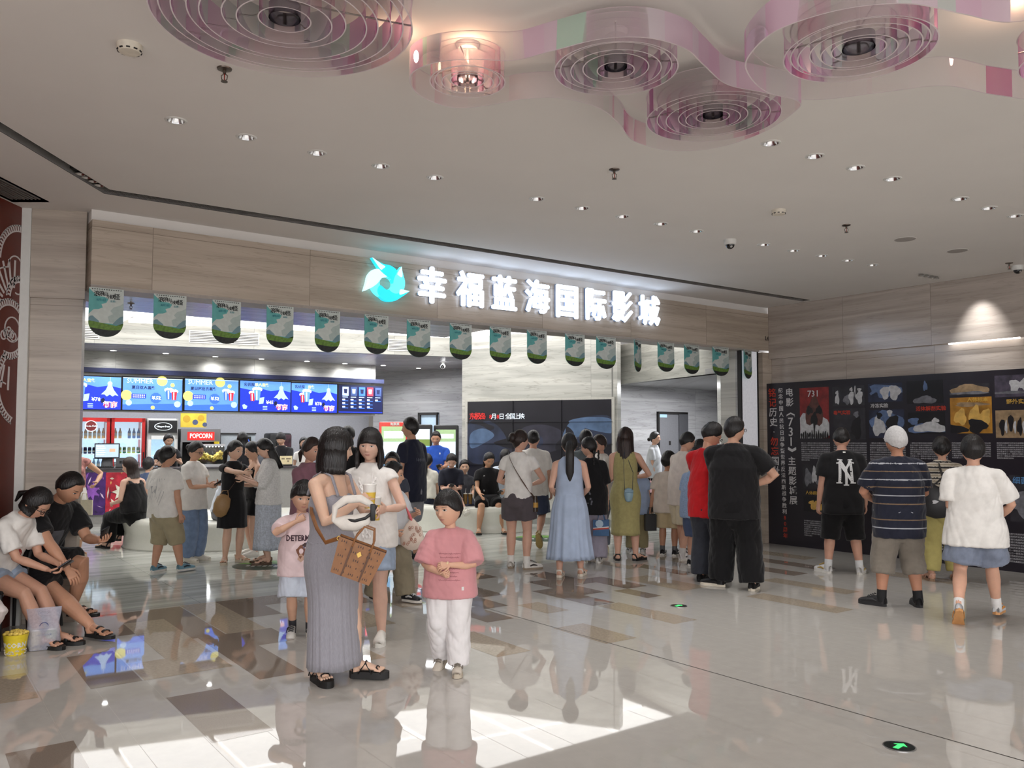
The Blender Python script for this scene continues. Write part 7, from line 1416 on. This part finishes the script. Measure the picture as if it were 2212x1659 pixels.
# --- seated by the pillar
GPANEL = cloth('grey_front_panel', (96, 98, 104))
p['phoneman'] = person('man in a black tee sitting on a black chair looking at his phone', (-4.02, 6.98, 0), H=1.76, yaw=76, sit=.45, lean=36, sk=(200, 150, 122), hair='crop', w=1.14, head=(4, 30, 0), tops=T(BLK, off=.026, hem=-.01, sl=.72, soff=.024, art=lambda o, i: decal(o, i, MB().add([(-.06+.12*a/6, 0, -.18+.3*c/8) for c in range(9) for a in range(7)], [[c*7+a, c*7+a+1, c*7+a+8, c*7+a+7] for c in range(8) for a in range(6)], GPANEL), 1, -.03, .0, lab='grey front panel')), bot=T(BLK2, len=.42, off=.03, flare=.012), shoes=('sandal', (30, 28, 28), (30, 28, 28), (26, 25, 25)), fR=(-.05, .42, .048), fL=(.13, .14, .1, 0), kneeL=(.0, 1, .5), hL=(.04, .36, .43), eL=(.3, .1, -1), hR=(-.13, .34, .32), eR=(-.8, -.2, .2), curl=(.9, .5), palm=((0, -.2, 1), (.4, 0, -1)), group='people sitting by the pillar')
p['seatwoman'] = person('woman with glasses in a white tee and denim shorts sitting bent over her phone', (-4.03, 6.52, 0), H=1.54, yaw=82, sex='f', sit=.45, lean=36, sk=(206, 158, 134), hair='tied', glasses=True, head=(4, 42, 0), hx=[('tail', [(0, -.42, .1), (0, -.6, -.1), (0, -.55, -.4)], [.12, .14, .05]), ('curtain', 45, [(.1, .37, .42), (-.15, .37, .41), (-.32, .35, .38)])], tops=T(W_TEE, off=.026, hem=-.01, sl=.75, art=lambda o, i: decal(o, i, MB().poly([(.045*math.cos(t), 0, .05*math.sin(t)-.02) for t in np.linspace(0, 6, 16)], M('heart_print', (176, 70, 66), .7)), 1, -.02, lab='round red print')), bot=T(DENIM, len=.22, off=.024), shoes=('sandal', (26, 24, 24), (26, 24, 24), (22, 22, 22)), fR=(-.02, .30, .048), fL=(.055, .33, .048), hL=(.03, .33, .41), hR=(-.04, .33, .39), curl=(.8, .8), palm=((0, -.2, 1), (0, -.2, 1)), group='people sitting by the pillar')
p['creamlegs'] = person('person in cream trousers sitting at the picture edge, only a knee in view', (-4.0, 5.95, 0), H=1.66, yaw=60, sit=.45, hair='short', tops=T(BEI, hem=-.01), bot=T(cloth('cream_trousers', (226, 214, 210)), len=.95, off=.03, name='trousers'), fR=(-.05, .06, .048), fL=(.05, .06, .048), group='people sitting by the pillar')
# ================================================================ things carried, worn across the shoulder or put down
def rigid(name, label, cat, P, R=None, group=None):
    t = thing(name, label, cat, P, 0, group)
    if R is not None: t.rotation_euler = Matrix(np.asarray(R).tolist()).to_euler()
    return t
def basis(x, z):   # columns: x, y, z axes
    z = nrm(z); x = nrm(np.asarray(x)-z*(np.asarray(x)@z)); return np.stack([x, np.cross(z, x), z], 1)
M_cup = M('cup_white_plastic', (232, 228, 222), .3); M_cupy = M('cup_yellow_drink', (222, 186, 70), .3)
def cup(P, lab, R=None, h=.15, low=None, straw=True):
    t = rigid('drink_cup', lab, 'cup', P, R)
    obj('body', MB().lathe([(.001, 0), (.03, 0), (.036, h*.5), (.043, h), (.001, h)], M_cup, 24), t)
    obj('label_sleeve', MB().lathe([(.0315, h*.04), (.0375, h*.5), (.041, h*.72)], low or M_cupy, 24, close=False), t)
    obj('lid', MB().lathe([(.045, h), (.045, h+.008), (.038, h+.014), (.001, h+.014)], M_cup, 24), t)
    if straw: obj('straw', MB().cyl((0, 0, h*.3), (.02, 0, h+.09), .004, M('straw_white', (236, 232, 228), .4), 8), t)
    return t
def in_hand(J, k, h=.15): return J['hand'+k]+J['pn'+k]*.012-np.array([0, 0, h*.5])
a = p['dress']; cup(in_hand(a, 'R'), 'white drink cup with yellow label and straw held by the woman in grey'); b_ = p['blouse']; cup(in_hand(b_, 'L', .17), 'white drink cup with yellow sleeve held by the woman in the white blouse', h=.17, straw=False)
def phone(J, k, lab, tilt=(0, 0, 0)):
    P = J['hand'+k]+J['pn'+k]*.006; up_ = nrm(J['dir'+k]+np.array([0, 0, .5])); n = nrm(J['chest']+np.array([0, 0, .35])-P); x = np.cross(up_, n); up_ = nrm(np.cross(n, x)); R = np.stack([nrm(x), -n, up_], 1)
    t = rigid('phone', lab, 'phone', P, R, 'phones in people\'s hands')
    obj('case', MB().box((-.038, 0, -.05), (.038, .009, .11), M('phone_black', (30, 30, 34), .3), .004), t); obj('screen', MB().box((-.035, -.0015, -.046), (.035, .0, .106), M('phone_screen', (60, 66, 78), .1, emit=.3)), t, smooth=False)
    cm = MB()
    for j in range(2): cm.cyl((.018, .008, .09-.022*j), (.018, .012, .09-.022*j), .008, M_black, 10)
    obj('camera_bump', cm, t)
for k_, h_, lab in (('phoneman', 'L', 'black phone held up by the seated man in the black tee'), ('seatwoman', 'R', 'phone in the hands of the seated woman with glasses'), ('jeans', 'R', 'phone held by the woman in pale wide jeans'), ('blue', 'L', 'phone held by the man in the bright blue tee'),
      ('legcross', 'R', 'phone held by the cross-legged woman on the bench'), ('phonelady', 'L', 'phone held up by the seated woman in black'), ('red', 'L', 'phone held by the man in the red tee')): phone(p[k_], h_, lab)
def strap_pts(J, s, front=True, drop=0.0, r=.155, n=7):
    """line from the shoulder on side s (+1 left) across the trunk to the other hip"""
    H = J['H']; sh = J['chest']+J['lat']*s*.075*H+np.array([0, 0, .135*H]); f = J['fwd']*(1 if front else -1)
    hp_ = J['hip']-J['lat']*s*(.12*H)+np.array([0, 0, .03*H-drop]); out = [sh]
    for i in range(1, n):
        t = i/n; q = sh*(1-t)+hp_*t; out.append(q+f*r*math.sin(math.pi*min(1, t*1.05+.04))**.5*.85)
    return out+[hp_]
M_brown = M('cognac_leather', (140, 92, 52), .45, var=.12, vscale=25); M_brown2 = M('dark_brown_strap', (92, 62, 44), .5); M_gold = M('gold_hardware', (206, 170, 96), .25, metal=1); M_prt = M('bag_print_dark', (74, 46, 30), .5)
# cognac tote of the woman in grey
H = a['H']; fw, la = a['fwd'], a['lat']
Pb = Yp(757, 1246, 4.98)
t = rigid('shoulder_bag', 'small cognac brown printed tote bag hanging at the hip of the woman in grey', 'bag', Pb, basis((.93, .12, -.36), (.36, 0, .93)))
bb = MB(); w_, d_, h_ = .145, .06, .21
bb.add([(-w_*.82, -d_, 0), (w_*.82, -d_, 0), (w_*.82, d_, 0), (-w_*.82, d_, 0), (-w_, -d_*.8, h_), (w_, -d_*.8, h_), (w_, d_*.8, h_), (-w_, d_*.8, h_)], [(0, 3, 2, 1), (0, 1, 5, 4), (1, 2, 6, 5), (2, 3, 7, 6), (3, 0, 4, 7)], M_brown)
bb.add([(-w_*.97, -d_*.75, h_-.012), (w_*.97, -d_*.75, h_-.012), (w_*.97, d_*.75, h_-.012), (-w_*.97, d_*.75, h_-.012)], [(0, 1, 2, 3)], M_prt)
def face(x, z): k = z/h_; return (x*(1-.18*(1-k)), -(d_*(1-.2*k))-.0012, z)
for i in range(5):
    for j in range(5):
        x, z = -.11+.052*i+.02*(j % 2), .025+.042*j; s_ = .007
        if abs(x) > .13: continue
        bb.poly([face(x, z-s_), face(x+s_*.7, z), face(x, z+s_), face(x-s_*.7, z)], M_prt)
        if (i+j) % 2 == 0:
            for q in (-1, 1): bb.poly([face(x+q*.014-.004, z-.008), face(x+q*.014+.004, z-.008), face(x+q*.014+.001, z+.008), face(x+q*.014-.001, z+.008)], M_prt)
obj('body', bb, t, smooth=False)
for s_ in (-1, 1): obj('handle', MB().tube([(-.055, s_*d_*.8, h_-.05), (-.055, s_*d_*.8, h_+.03), (-.03, s_*d_*.6, h_+.1), (.03, s_*d_*.6, h_+.1), (.055, s_*d_*.8, h_+.03), (.055, s_*d_*.8, h_-.05)], [(.006, .006)]*6, M_brown, 8), t)
obj('side_trim', MB().box((-.06, -d_*1.02-.002, 0), (-.05, -d_*.8, h_-.03), M_brown2).box((.05, -d_*1.02-.002, 0), (.06, -d_*.8, h_-.03), M_brown2), t, smooth=False)
obj('plaque', MB().poly([(.016*math.cos(k*1.5708), -d_*.86-.006, .15+.02*math.sin(k*1.5708)) for k in range(4)], M_gold, .004), t, smooth=False)
Rm = basis((.93, .12, -.36), (.36, 0, .93)); e1 = np.array([-w_, 0, h_-.02]); e2 = np.array([w_, 0, h_-.02]); inv = lambda q: np.asarray(Rm).T@(np.asarray(q)-Pb)
Sh = a['w']((0, 0, 0)); 
sp = [inv(Yp(674, 1072, 5.62)), inv(Yp(672, 1105, 5.46)), inv(Yp(684, 1140, 5.24)), inv(Yp(703, 1172, 5.06)), e1]
obj('strap', MB().tube(sp, [(.004, .013)]*5, M_brown, 8, lat=(0, 1, 0)), t)
obj('ring', MB().tube([e1+np.array([.012*math.cos(q), 0, .012*math.sin(q)]) for q in np.linspace(0, 6.28, 12)], [.003]*12, M_gold, 6, cap=0), t)
# white belt bag over her forearm
Pq = Yp(768, 1106, 5.02); t = rigid('belt_bag', 'white crescent belt bag with black strap hooked over the arm of the woman in grey', 'bag', Pq, rotz(.1))
cr = MB().tube([(-.13, 0, -.05), (-.12, 0, .03), (-.06, 0, .075), (.03, 0, .08), (.09, 0, .045), (.115, 0, -.005)], [(.01, .012), (.026, .02), (.03, .026), (.028, .024), (.02, .018), (.008, .01)], M('white_nylon', (226, 220, 212), .6), 14, lat=(0, 1, 0)); obj('pouch', cr, t)
lw_ = MB().tube([(-.125, 0, -.05), (-.07, 0, -.065), (0, 0, -.065), (.06, 0, -.045), (.105, 0, -.015)], [(.01, .016), (.03, .046), (.035, .052), (.03, .042), (.01, .014)], M('white_nylon', (226, 220, 212), .6), 14, lat=(0, 1, 0)); obj('lower_pouch', lw_, t)
obj('strap', MB().tube([(-.06, -.02, -.045), (.0, -.035, -.05), (.06, -.035, -.035), (.105, -.03, -.0), (.125, -.02, .04), (.11, -.02, .02)], [(.004, .009)]*6, M_black, 8, lat=(0, 1, 0)), t); obj('buckle', MB().box((.09, -.045, -.05), (.12, -.025, .05), M_black, .005), t)
# patterned cloth bag of the boy in white
c_ = p['bagboy']; P = Yp(890, 1170, c_['handL'][1]-.08); 
mcl = M('patterned_cotton', (224, 206, 192), .8, var=.1, vscale=12); t = rigid('cloth_bag', 'cream cloth bag with brown ring pattern and pink ties, held by the boy in white', 'bag', P, rotz(.15))
bgm = MB().tube([(0, 0, -.03), (0, 0, .03), (0, 0, .1), (0, 0, .165), (.0, 0, .2)], [(.105, .05), (.115, .06), (.1, .05), (.06, .03), (.03, .02)], mcl, 22, lat=(1, 0, 0), cap=1)
r = random.Random(2); mr = M('ring_pattern', (186, 132, 112), .8)
for k in range(22):
    x, z = r.uniform(-.085, .085), r.uniform(-.02, .14); y = -.062*math.sqrt(max(.1, 1-(x/.12)**2))*(1-max(0, z-.05)*3.2)
    bgm.tube([(x+.009*math.cos(q), y-.001, z+.012*math.sin(q)) for q in np.linspace(0, 6.28, 9)], [.0022]*9, mr, 4, cap=0)
obj('body', bgm, t); obj('tie', MB().tube([(0, 0, .19), (-.03, -.01, .26), (-.06, -.01, .33)], [(.012, .02), (.014, .016), (.006, .008)], M('pink_tie', (226, 112, 118), .6), 10), t)
d = p['pinkboy']; P = (d['handL']+d['handR'])/2; t = rigid('wooden_stick', 'small pale wooden stick between the hands of the boy in pink', 'stick', P-np.array([0, 0, .03]), rotz(.2)@roty(.3))
obj('stick', MB().box((-.006, -.002, 0), (.006, .002, .09), M('pale_wood', (216, 190, 150), .6), .001), t)
# popcorn bucket between the two women
def popcorn(P, lab, s=1.0, text=True, group=None):
    t = thing('popcorn_bucket', lab, 'popcorn bucket', P, 0, group)
    tb = obj('tub', MB().lathe([(.001, 0), (.062*s, 0), (.085*s, .15*s), (.088*s, .152*s), (.082*s, .152*s), (.06*s, .02*s)], M_tub, 28, close=False), t)
    lb = MB()
    if text:
        q = txt('POPCORN', .05*s, M_white, .0015, .0006, z=.075*s, res=1); q.v = [np.stack([(.0745*s+(v[:, 2]-.075*s)*.15-v[:, 1])*np.sin(v[:, 0]/(.075*s)), -(.0745*s+(v[:, 2]-.075*s)*.15-v[:, 1])*np.cos(v[:, 0]/(.075*s)), v[:, 2]], 1) for v in q.v]; lb.join(q)
        r = random.Random(5)
        for k in range(70):
            th, z = r.uniform(-3.1, 3.1), r.uniform(.004, .04)*s; rr = (.0622+.023*z/(.15*s))*s; lb.ell((rr*math.sin(th), -rr*math.cos(th), z), (.008*s, .008*s, .006*s), M('printed_kernel', (206, 196, 170), .6, var=.3, vscale=90), 6)
        obj('lettering', lb, tb)
    k_ = MB(); r = random.Random(8)
    for k in range(60):
        q, u = r.uniform(0, 6.28), math.sqrt(r.random()); k_.ell((.074*s*u*math.cos(q), .074*s*u*math.sin(q), .15*s+.018*s*(1-u)+r.uniform(-.005, .008)), tuple(r.uniform(.009, .015)*s for _ in range(3)), M_pop, 6)
    o = obj('popcorn', k_, t); o['kind'] = 'stuff'
    return t
g = p['tank']; popcorn((g['handL']+g['handR'])/2-np.array([0, .02, .06]), 'yellow popcorn bucket held between the women in black')
popcorn(Zp(33, 1413, 0), 'yellow popcorn bucket lettered POPCORN on the floor in the bottom left', 1.0)
# tan bucket bag
g = p['blackdress']; P = Yp(479, 1092, g['P0'][1]-.22); t = rigid('crossbody_bag', 'tan bucket bag of the woman in the black dress', 'bag', P, rotz(.3)@roty(.25)); mt = M('tan_leather', (150, 116, 74), .5)
obj('body', MB().tube([(0, 0, -.1), (0, 0, 0), (0, 0, .1)], [(.085, .05), (.1, .055), (.085, .045)], mt, 20, lat=(1, 0, 0), cap=1), t)
obj('handle', MB().tube([(-.06, 0, .1), (-.04, 0, .18), (.02, 0, .2), (.06, 0, .1)], [.006]*4, mt, 8), t)
Rb = np.asarray(rotz(.3)@roty(.25)); obj('strap', MB().tube([Rb.T@(q-P) for q in strap_pts(g, 1, True, .02, .15)[:-1]]+[(.08, 0, .1)], [(.003, .012)]*8, M_brown2, 8, lat=(1, 0, 0)), t)
# strap and bottle of the woman in shorts
g = p['shorts']; pts = strap_pts(g, 1, False, .03, .17); P = pts[-1]; t = rigid('bottle_sling', 'brown strap with a dark bottle at the hip of the woman in dark grey shorts', 'bag', P)
obj('strap', MB().tube([q-P for q in pts], [(.003, .016)]*len(pts), M_brown2, 8, lat=np.asarray(g['lat'])), t)
obj('bottle', MB().lathe([(.001, -.17), (.035, -.17), (.035, -.04), (.025, -.01), (.025, .02), (.001, .02)], M('amber_bottle', (60, 46, 34), .3), 18, c=(.01, -.02, 0)), t); obj('bottle_label', MB().lathe([(.0356, -.12), (.0356, -.06)], M('bottle_gold', (196, 148, 66), .5), 18, c=(.01, -.02, 0), close=False), t)
# small blue bag of the woman in olive
g = p['olive']; P = Yp(1358, 1068, g['P0'][1]-.2); t = rigid('small_bag', 'small round pale blue bag hanging on a dark strap by the olive dress', 'bag', P); mb_ = M('pale_blue_leather', (142, 170, 182), .4)
obj('body', MB().tube([(0, 0, -.07), (0, 0, 0), (0, 0, .05)], [(.045, .03), (.06, .04), (.055, .035)], mb_, 18, lat=(1, 0, 0), cap=2), t); obj('flap', MB().box((-.057, -.042, .02), (.057, -.02, .06), M('blue_flap', (120, 148, 164), .4), .008), t)
S_ = Yp(1349, 978, g['P0'][1]-.13)-P; obj('strap', MB().tube([(-.05, 0, .04), (-.06, -.0, .3), S_+np.array([-.01, 0, -.05]), S_, S_+np.array([.02, .08, .01]), (.06, .02, .28), (.05, 0, .04)], [(.003, .01)]*7, M('patterned_dark_strap', (50, 60, 84), .6, var=.6, vscale=60), 8, lat=(1, 0, 0)), t)
def carrier(P, lab, w_, d_, h_, m, rz, art=None, hm_=None, name='shopping_bag'):
    t = rigid(name, lab, 'bag', P, rotz(rz)); b = MB(); b.add([(-w_/2, -d_/2, 0), (w_/2, -d_/2, 0), (w_/2, d_/2, 0), (-w_/2, d_/2, 0), (-w_/2, -d_/2, h_), (w_/2, -d_/2, h_), (w_/2, d_/2, h_), (-w_/2, d_/2, h_)], [(0, 3, 2, 1), (0, 1, 5, 4), (1, 2, 6, 5), (2, 3, 7, 6), (3, 0, 4, 7)], m)
    if art: art(b, w_, d_, h_)
    obj('body', b, t, smooth=False)
    for s_ in (-1, 1): obj('handle', MB().tube([(-w_*.22, s_*d_/2, h_-.01), (-w_*.12, s_*d_*.2, h_+.09), (w_*.12, s_*d_*.2, h_+.09), (w_*.22, s_*d_/2, h_-.01)], [.004]*4, hm_ or m, 6), t)
    return t
def blueart(b, w_, d_, h_):
    y = -d_/2-.001; b.poly([(-w_/2, y, h_*.35), (w_/2, y, h_*.45), (w_/2, y, h_*.55), (-w_/2, y, h_*.45)], M('bag_red_band', (176, 66, 50), .6)); b.poly([(-w_/2, y-.0005, h_*.45), (w_/2, y-.0005, h_*.55), (w_/2, y-.0005, h_*.6), (-w_/2, y-.0005, h_*.5)], M_white)
    b.poly([(w_*.25*math.cos(q)-.02, y, h_*.76+.05*math.sin(q)) for q in np.linspace(0, 6, 12)], M('bag_pale_motif', (170, 190, 206), .6))
g = p['braid']; carrier(Yp(1299, 1150, g['P0'][1]-.1)+np.array([0, 0, -.04]), 'blue paper bag with a red band hanging beside the lilac grey trousers', .2, .09, .2, M('bag_blue', (56, 92, 132), .6), -.2, blueart)
carrier(Yp(1405, 1146, 11.35), 'black paper bag beside the boy in the beige tee', .15, .08, .22, M('bag_black', (34, 34, 34), .5), .1)
carrier(Yp(1401, 1064, 16.8), 'pink bag in the hand of the young woman by the grey door', .17, .08, .24, M('bag_pink', (232, 186, 190), .6), .1, name='pink_bag')
# big black shoulder bag of the woman in stripes
g = p['stripes']; P = Yp(2026, 1078, g['P0'][1]-.26); t = rigid('shoulder_bag', 'big slouchy black shoulder bag across the back of the woman in stripes', 'bag', P, rotz(-.1)@roty(-.12)); mk = M('black_nylon', (30, 29, 32), .5)
obj('body', MB().tube([(0, 0, -.16), (0, 0, -.06), (-.02, 0, .05), (-.06, 0, .14)], [(.16, .05), (.17, .06), (.12, .05), (.05, .02)], mk, 22, lat=(1, 0, 0), cap=1), t)
Rb = np.asarray(rotz(-.1)@roty(-.12)); q0 = g['shL']*.72+g['shR']*.28+np.array([0, -.07, .05])
obj('strap', MB().tube([(-.06, 0, .13), Rb.T@((q0+P)/2+np.array([0, -.1, .05])-P), Rb.T@(q0-P)], [(.006, .03), (.006, .035), (.006, .03)], mk, 10, lat=(1, 0, 0)), t)
obj('motif', MB().poly([(-.06+.03*math.cos(q)*(1+.4*math.cos(3*q)), -.066, -.02+.02*math.sin(q)) for q in np.linspace(0, 6.1, 16)], M('bag_white_motif', (200, 200, 204), .6), .002), t, smooth=False)
# tote by the pillar
g = p['pillarwoman']; carrier(Yp(183, 1108, g['P0'][1]-.25)+np.array([-.01, 0, -.03]), 'cream cloth tote of the woman half hidden by the pillar', .2, .07, .2, M('cream_canvas', (206, 196, 172), .8), .3, name='tote_bag')
# black waist bag and drinks on the bench
g = p['phonelady']; P = g['hip']+g['fwd']*.2+np.array([.03, 0, .06]); t = rigid('waist_bag', 'small black bag on the lap of the seated woman in black', 'bag', P, rotz(.1)); obj('body', MB().box((-.12, -.05, -.05), (.12, .04, .06), mk, .02), t); obj('flap', MB().box((-.122, -.056, .0), (.122, .04, .066), mk, .012), t)
for k, (px, lab) in enumerate(((1005, 'tall amber iced drink on the bench, beside the cross-legged woman'), (1016, 'tall amber iced drink on the bench, beside the woman in black'))):
    P = Yp(px, 1092, 14.36); P[2] = .46; t = thing('iced_drink', lab, 'drink', P, 0, 'drinks on the bench'); obj('cup', MB().lathe([(.001, 0), (.028, 0), (.036, .17), (.001, .17)], M('amber_tea', (150, 112, 56), .2), 18), t); obj('lid', MB().lathe([(.038, .17), (.036, .185), (.001, .19)], M_cup, 18), t); obj('straw', MB().cyl((0, 0, .18), (.012, 0, .27), .004, M_cup, 6), t)
# ---------------------------------------------------------------- chairs by the pillar
M_chair = M('black_plastic_chair', (34, 32, 34), .4)
def chair(P, rz, lab):
    t = thing('chair', lab, 'chair', (P[0], P[1], 0), rz, 'black chairs by the pillar')
    obj('seat', MB().box((-.21, -.2, .415), (.21, .2, .445), M_chair, .012), t)
    for x in (-1, 1):
        for y in (-1, 1): obj('leg', MB().tube([(x*.18, y*.17, .42), (x*.2, y*.2, 0)], [.016, .013], M_chair, 10, cap=0), t)
    for x in (-1, 1): obj('back_post', MB().tube([(x*.18, .18, .43), (x*.18, .23, .8)], [.014, .012], M_chair, 10), t)
    obj('backrest', MB().tube([(-.19, .215, .72), (0, .25, .73), (.19, .215, .72)], [(.014, .1)]*3, M_chair, 12, lat=(0, 1, 0)), t)
for k_, lab in (('phoneman', 'black chair under the man in the black tee'), ('seatwoman', 'black chair under the woman bent over her phone'), ('creamlegs', 'black chair at the picture edge under the person in cream trousers')):
    g = p[k_]; q = g['hip']-g['fwd']*.02; chair(q, math.radians(g['yaw']), lab)
# plastic bag with two bubble teas on the floor
P = Zp(93, 1402, 0); t = rigid('plastic_bag', 'clear plastic carrier bag holding two bubble teas on the floor', 'bag', P, rotz(.55))
M_pl = bpy.data.materials.new('milky_plastic'); M_pl.use_nodes = True; nt = M_pl.node_tree; nt.nodes.remove(nt.nodes['Principled BSDF'])
_t = nd(nt, 'ShaderNodeBsdfTransparent'); _d = nd(nt, 'ShaderNodeBsdfDiffuse'); _d.inputs[0].default_value = lin((206, 206, 222)); _n = nd(nt, 'ShaderNodeTexNoise'); _n.inputs['Scale'].default_value = 14; _r = nd(nt, 'ShaderNodeMapRange'); _r.inputs[3].default_value = .3; _r.inputs[4].default_value = .62; _m = nd(nt, 'ShaderNodeMixShader')
for u, v in ((_n.outputs[0], _r.inputs[0]), (_r.outputs[0], _m.inputs[0]), (_t.outputs[0], _m.inputs[1]), (_d.outputs[0], _m.inputs[2]), (_m.outputs[0], nt.nodes['Material Output'].inputs[0])): nt.links.new(u, v)
bm2 = MB(); n = 40; zs = [(.004, .1, .055), (.06, .112, .062), (.14, .11, .055), (.2, .105, .03), (.27, .112, .012), (.31, .115, .006)]; V = []
for z, x, y in zs:
    for j in range(n): q = j*2*math.pi/n; k = 1+.05*math.sin(q*5+z*30); V.append((x*k*math.copysign(abs(math.cos(q))**.6, math.cos(q)), y*k*math.copysign(abs(math.sin(q))**.6, math.sin(q)), z))
bm2.add(V, [[i*n+j, i*n+(j+1) % n, (i+1)*n+(j+1) % n, (i+1)*n+j] for i in range(len(zs)-1) for j in range(n)]+[list(range(n-1, -1, -1))], M_pl)
obj('sack', bm2, t)
obj('handle_hole', MB().tube([(.035*math.cos(q), -.014, .275+.018*math.sin(q)) for q in np.linspace(0, 6.283, 20)], [(.003, .006)]*20, M('plastic_rim', (196, 190, 204), .4), 6, cap=0), t)
em = MB(); mi_ = M('bag_blue_ink', (52, 66, 130), .5)
em.tube([(.03*math.cos(q), -.036-.0, .17+.036*math.sin(q)) for q in np.linspace(0, 6.28, 18)], [.0022]*18, mi_, 5, cap=0).tube([(-.02, -.037, .16), (0, -.037, .15), (.02, -.037, .16)], [.005]*3, mi_, 6); em.box((-.05, -.056, .115), (.05, -.055, .119), mi_)
obj('printed_motif', em, t)
for k, (x, c, lab) in enumerate(((-.05, (206, 192, 158), 'pale yellow bubble tea in the plastic bag, nearer the popcorn bucket'), (.05, (176, 186, 160), 'pale green bubble tea in the plastic bag, nearer the black sandals'))):
    Q = P+rotz(.55)@np.array([x, 0, .006]); o = thing('bubble_tea', lab, 'drink', Q, 0, 'bubble teas in the bag')
    obj('cup', MB().lathe([(.001, 0), (.033, 0), (.044, .14), (.001, .14)], M('milk_tea_%d' % k, c, .25), 22), o); obj('lid', MB().lathe([(.046, .14), (.044, .15), (.001, .152)], M_cup, 22), o)
    pe = MB(); r = random.Random(k)
    for j in range(26): q, z = r.uniform(0, 6.28), r.uniform(.006, .035); pe.ell(((.033+.08*z)*math.cos(q), (.033+.08*z)*math.sin(q), z), (.006,)*3, M('tapioca', (36, 26, 22), .3), 6)
    obj('pearls', pe, o)
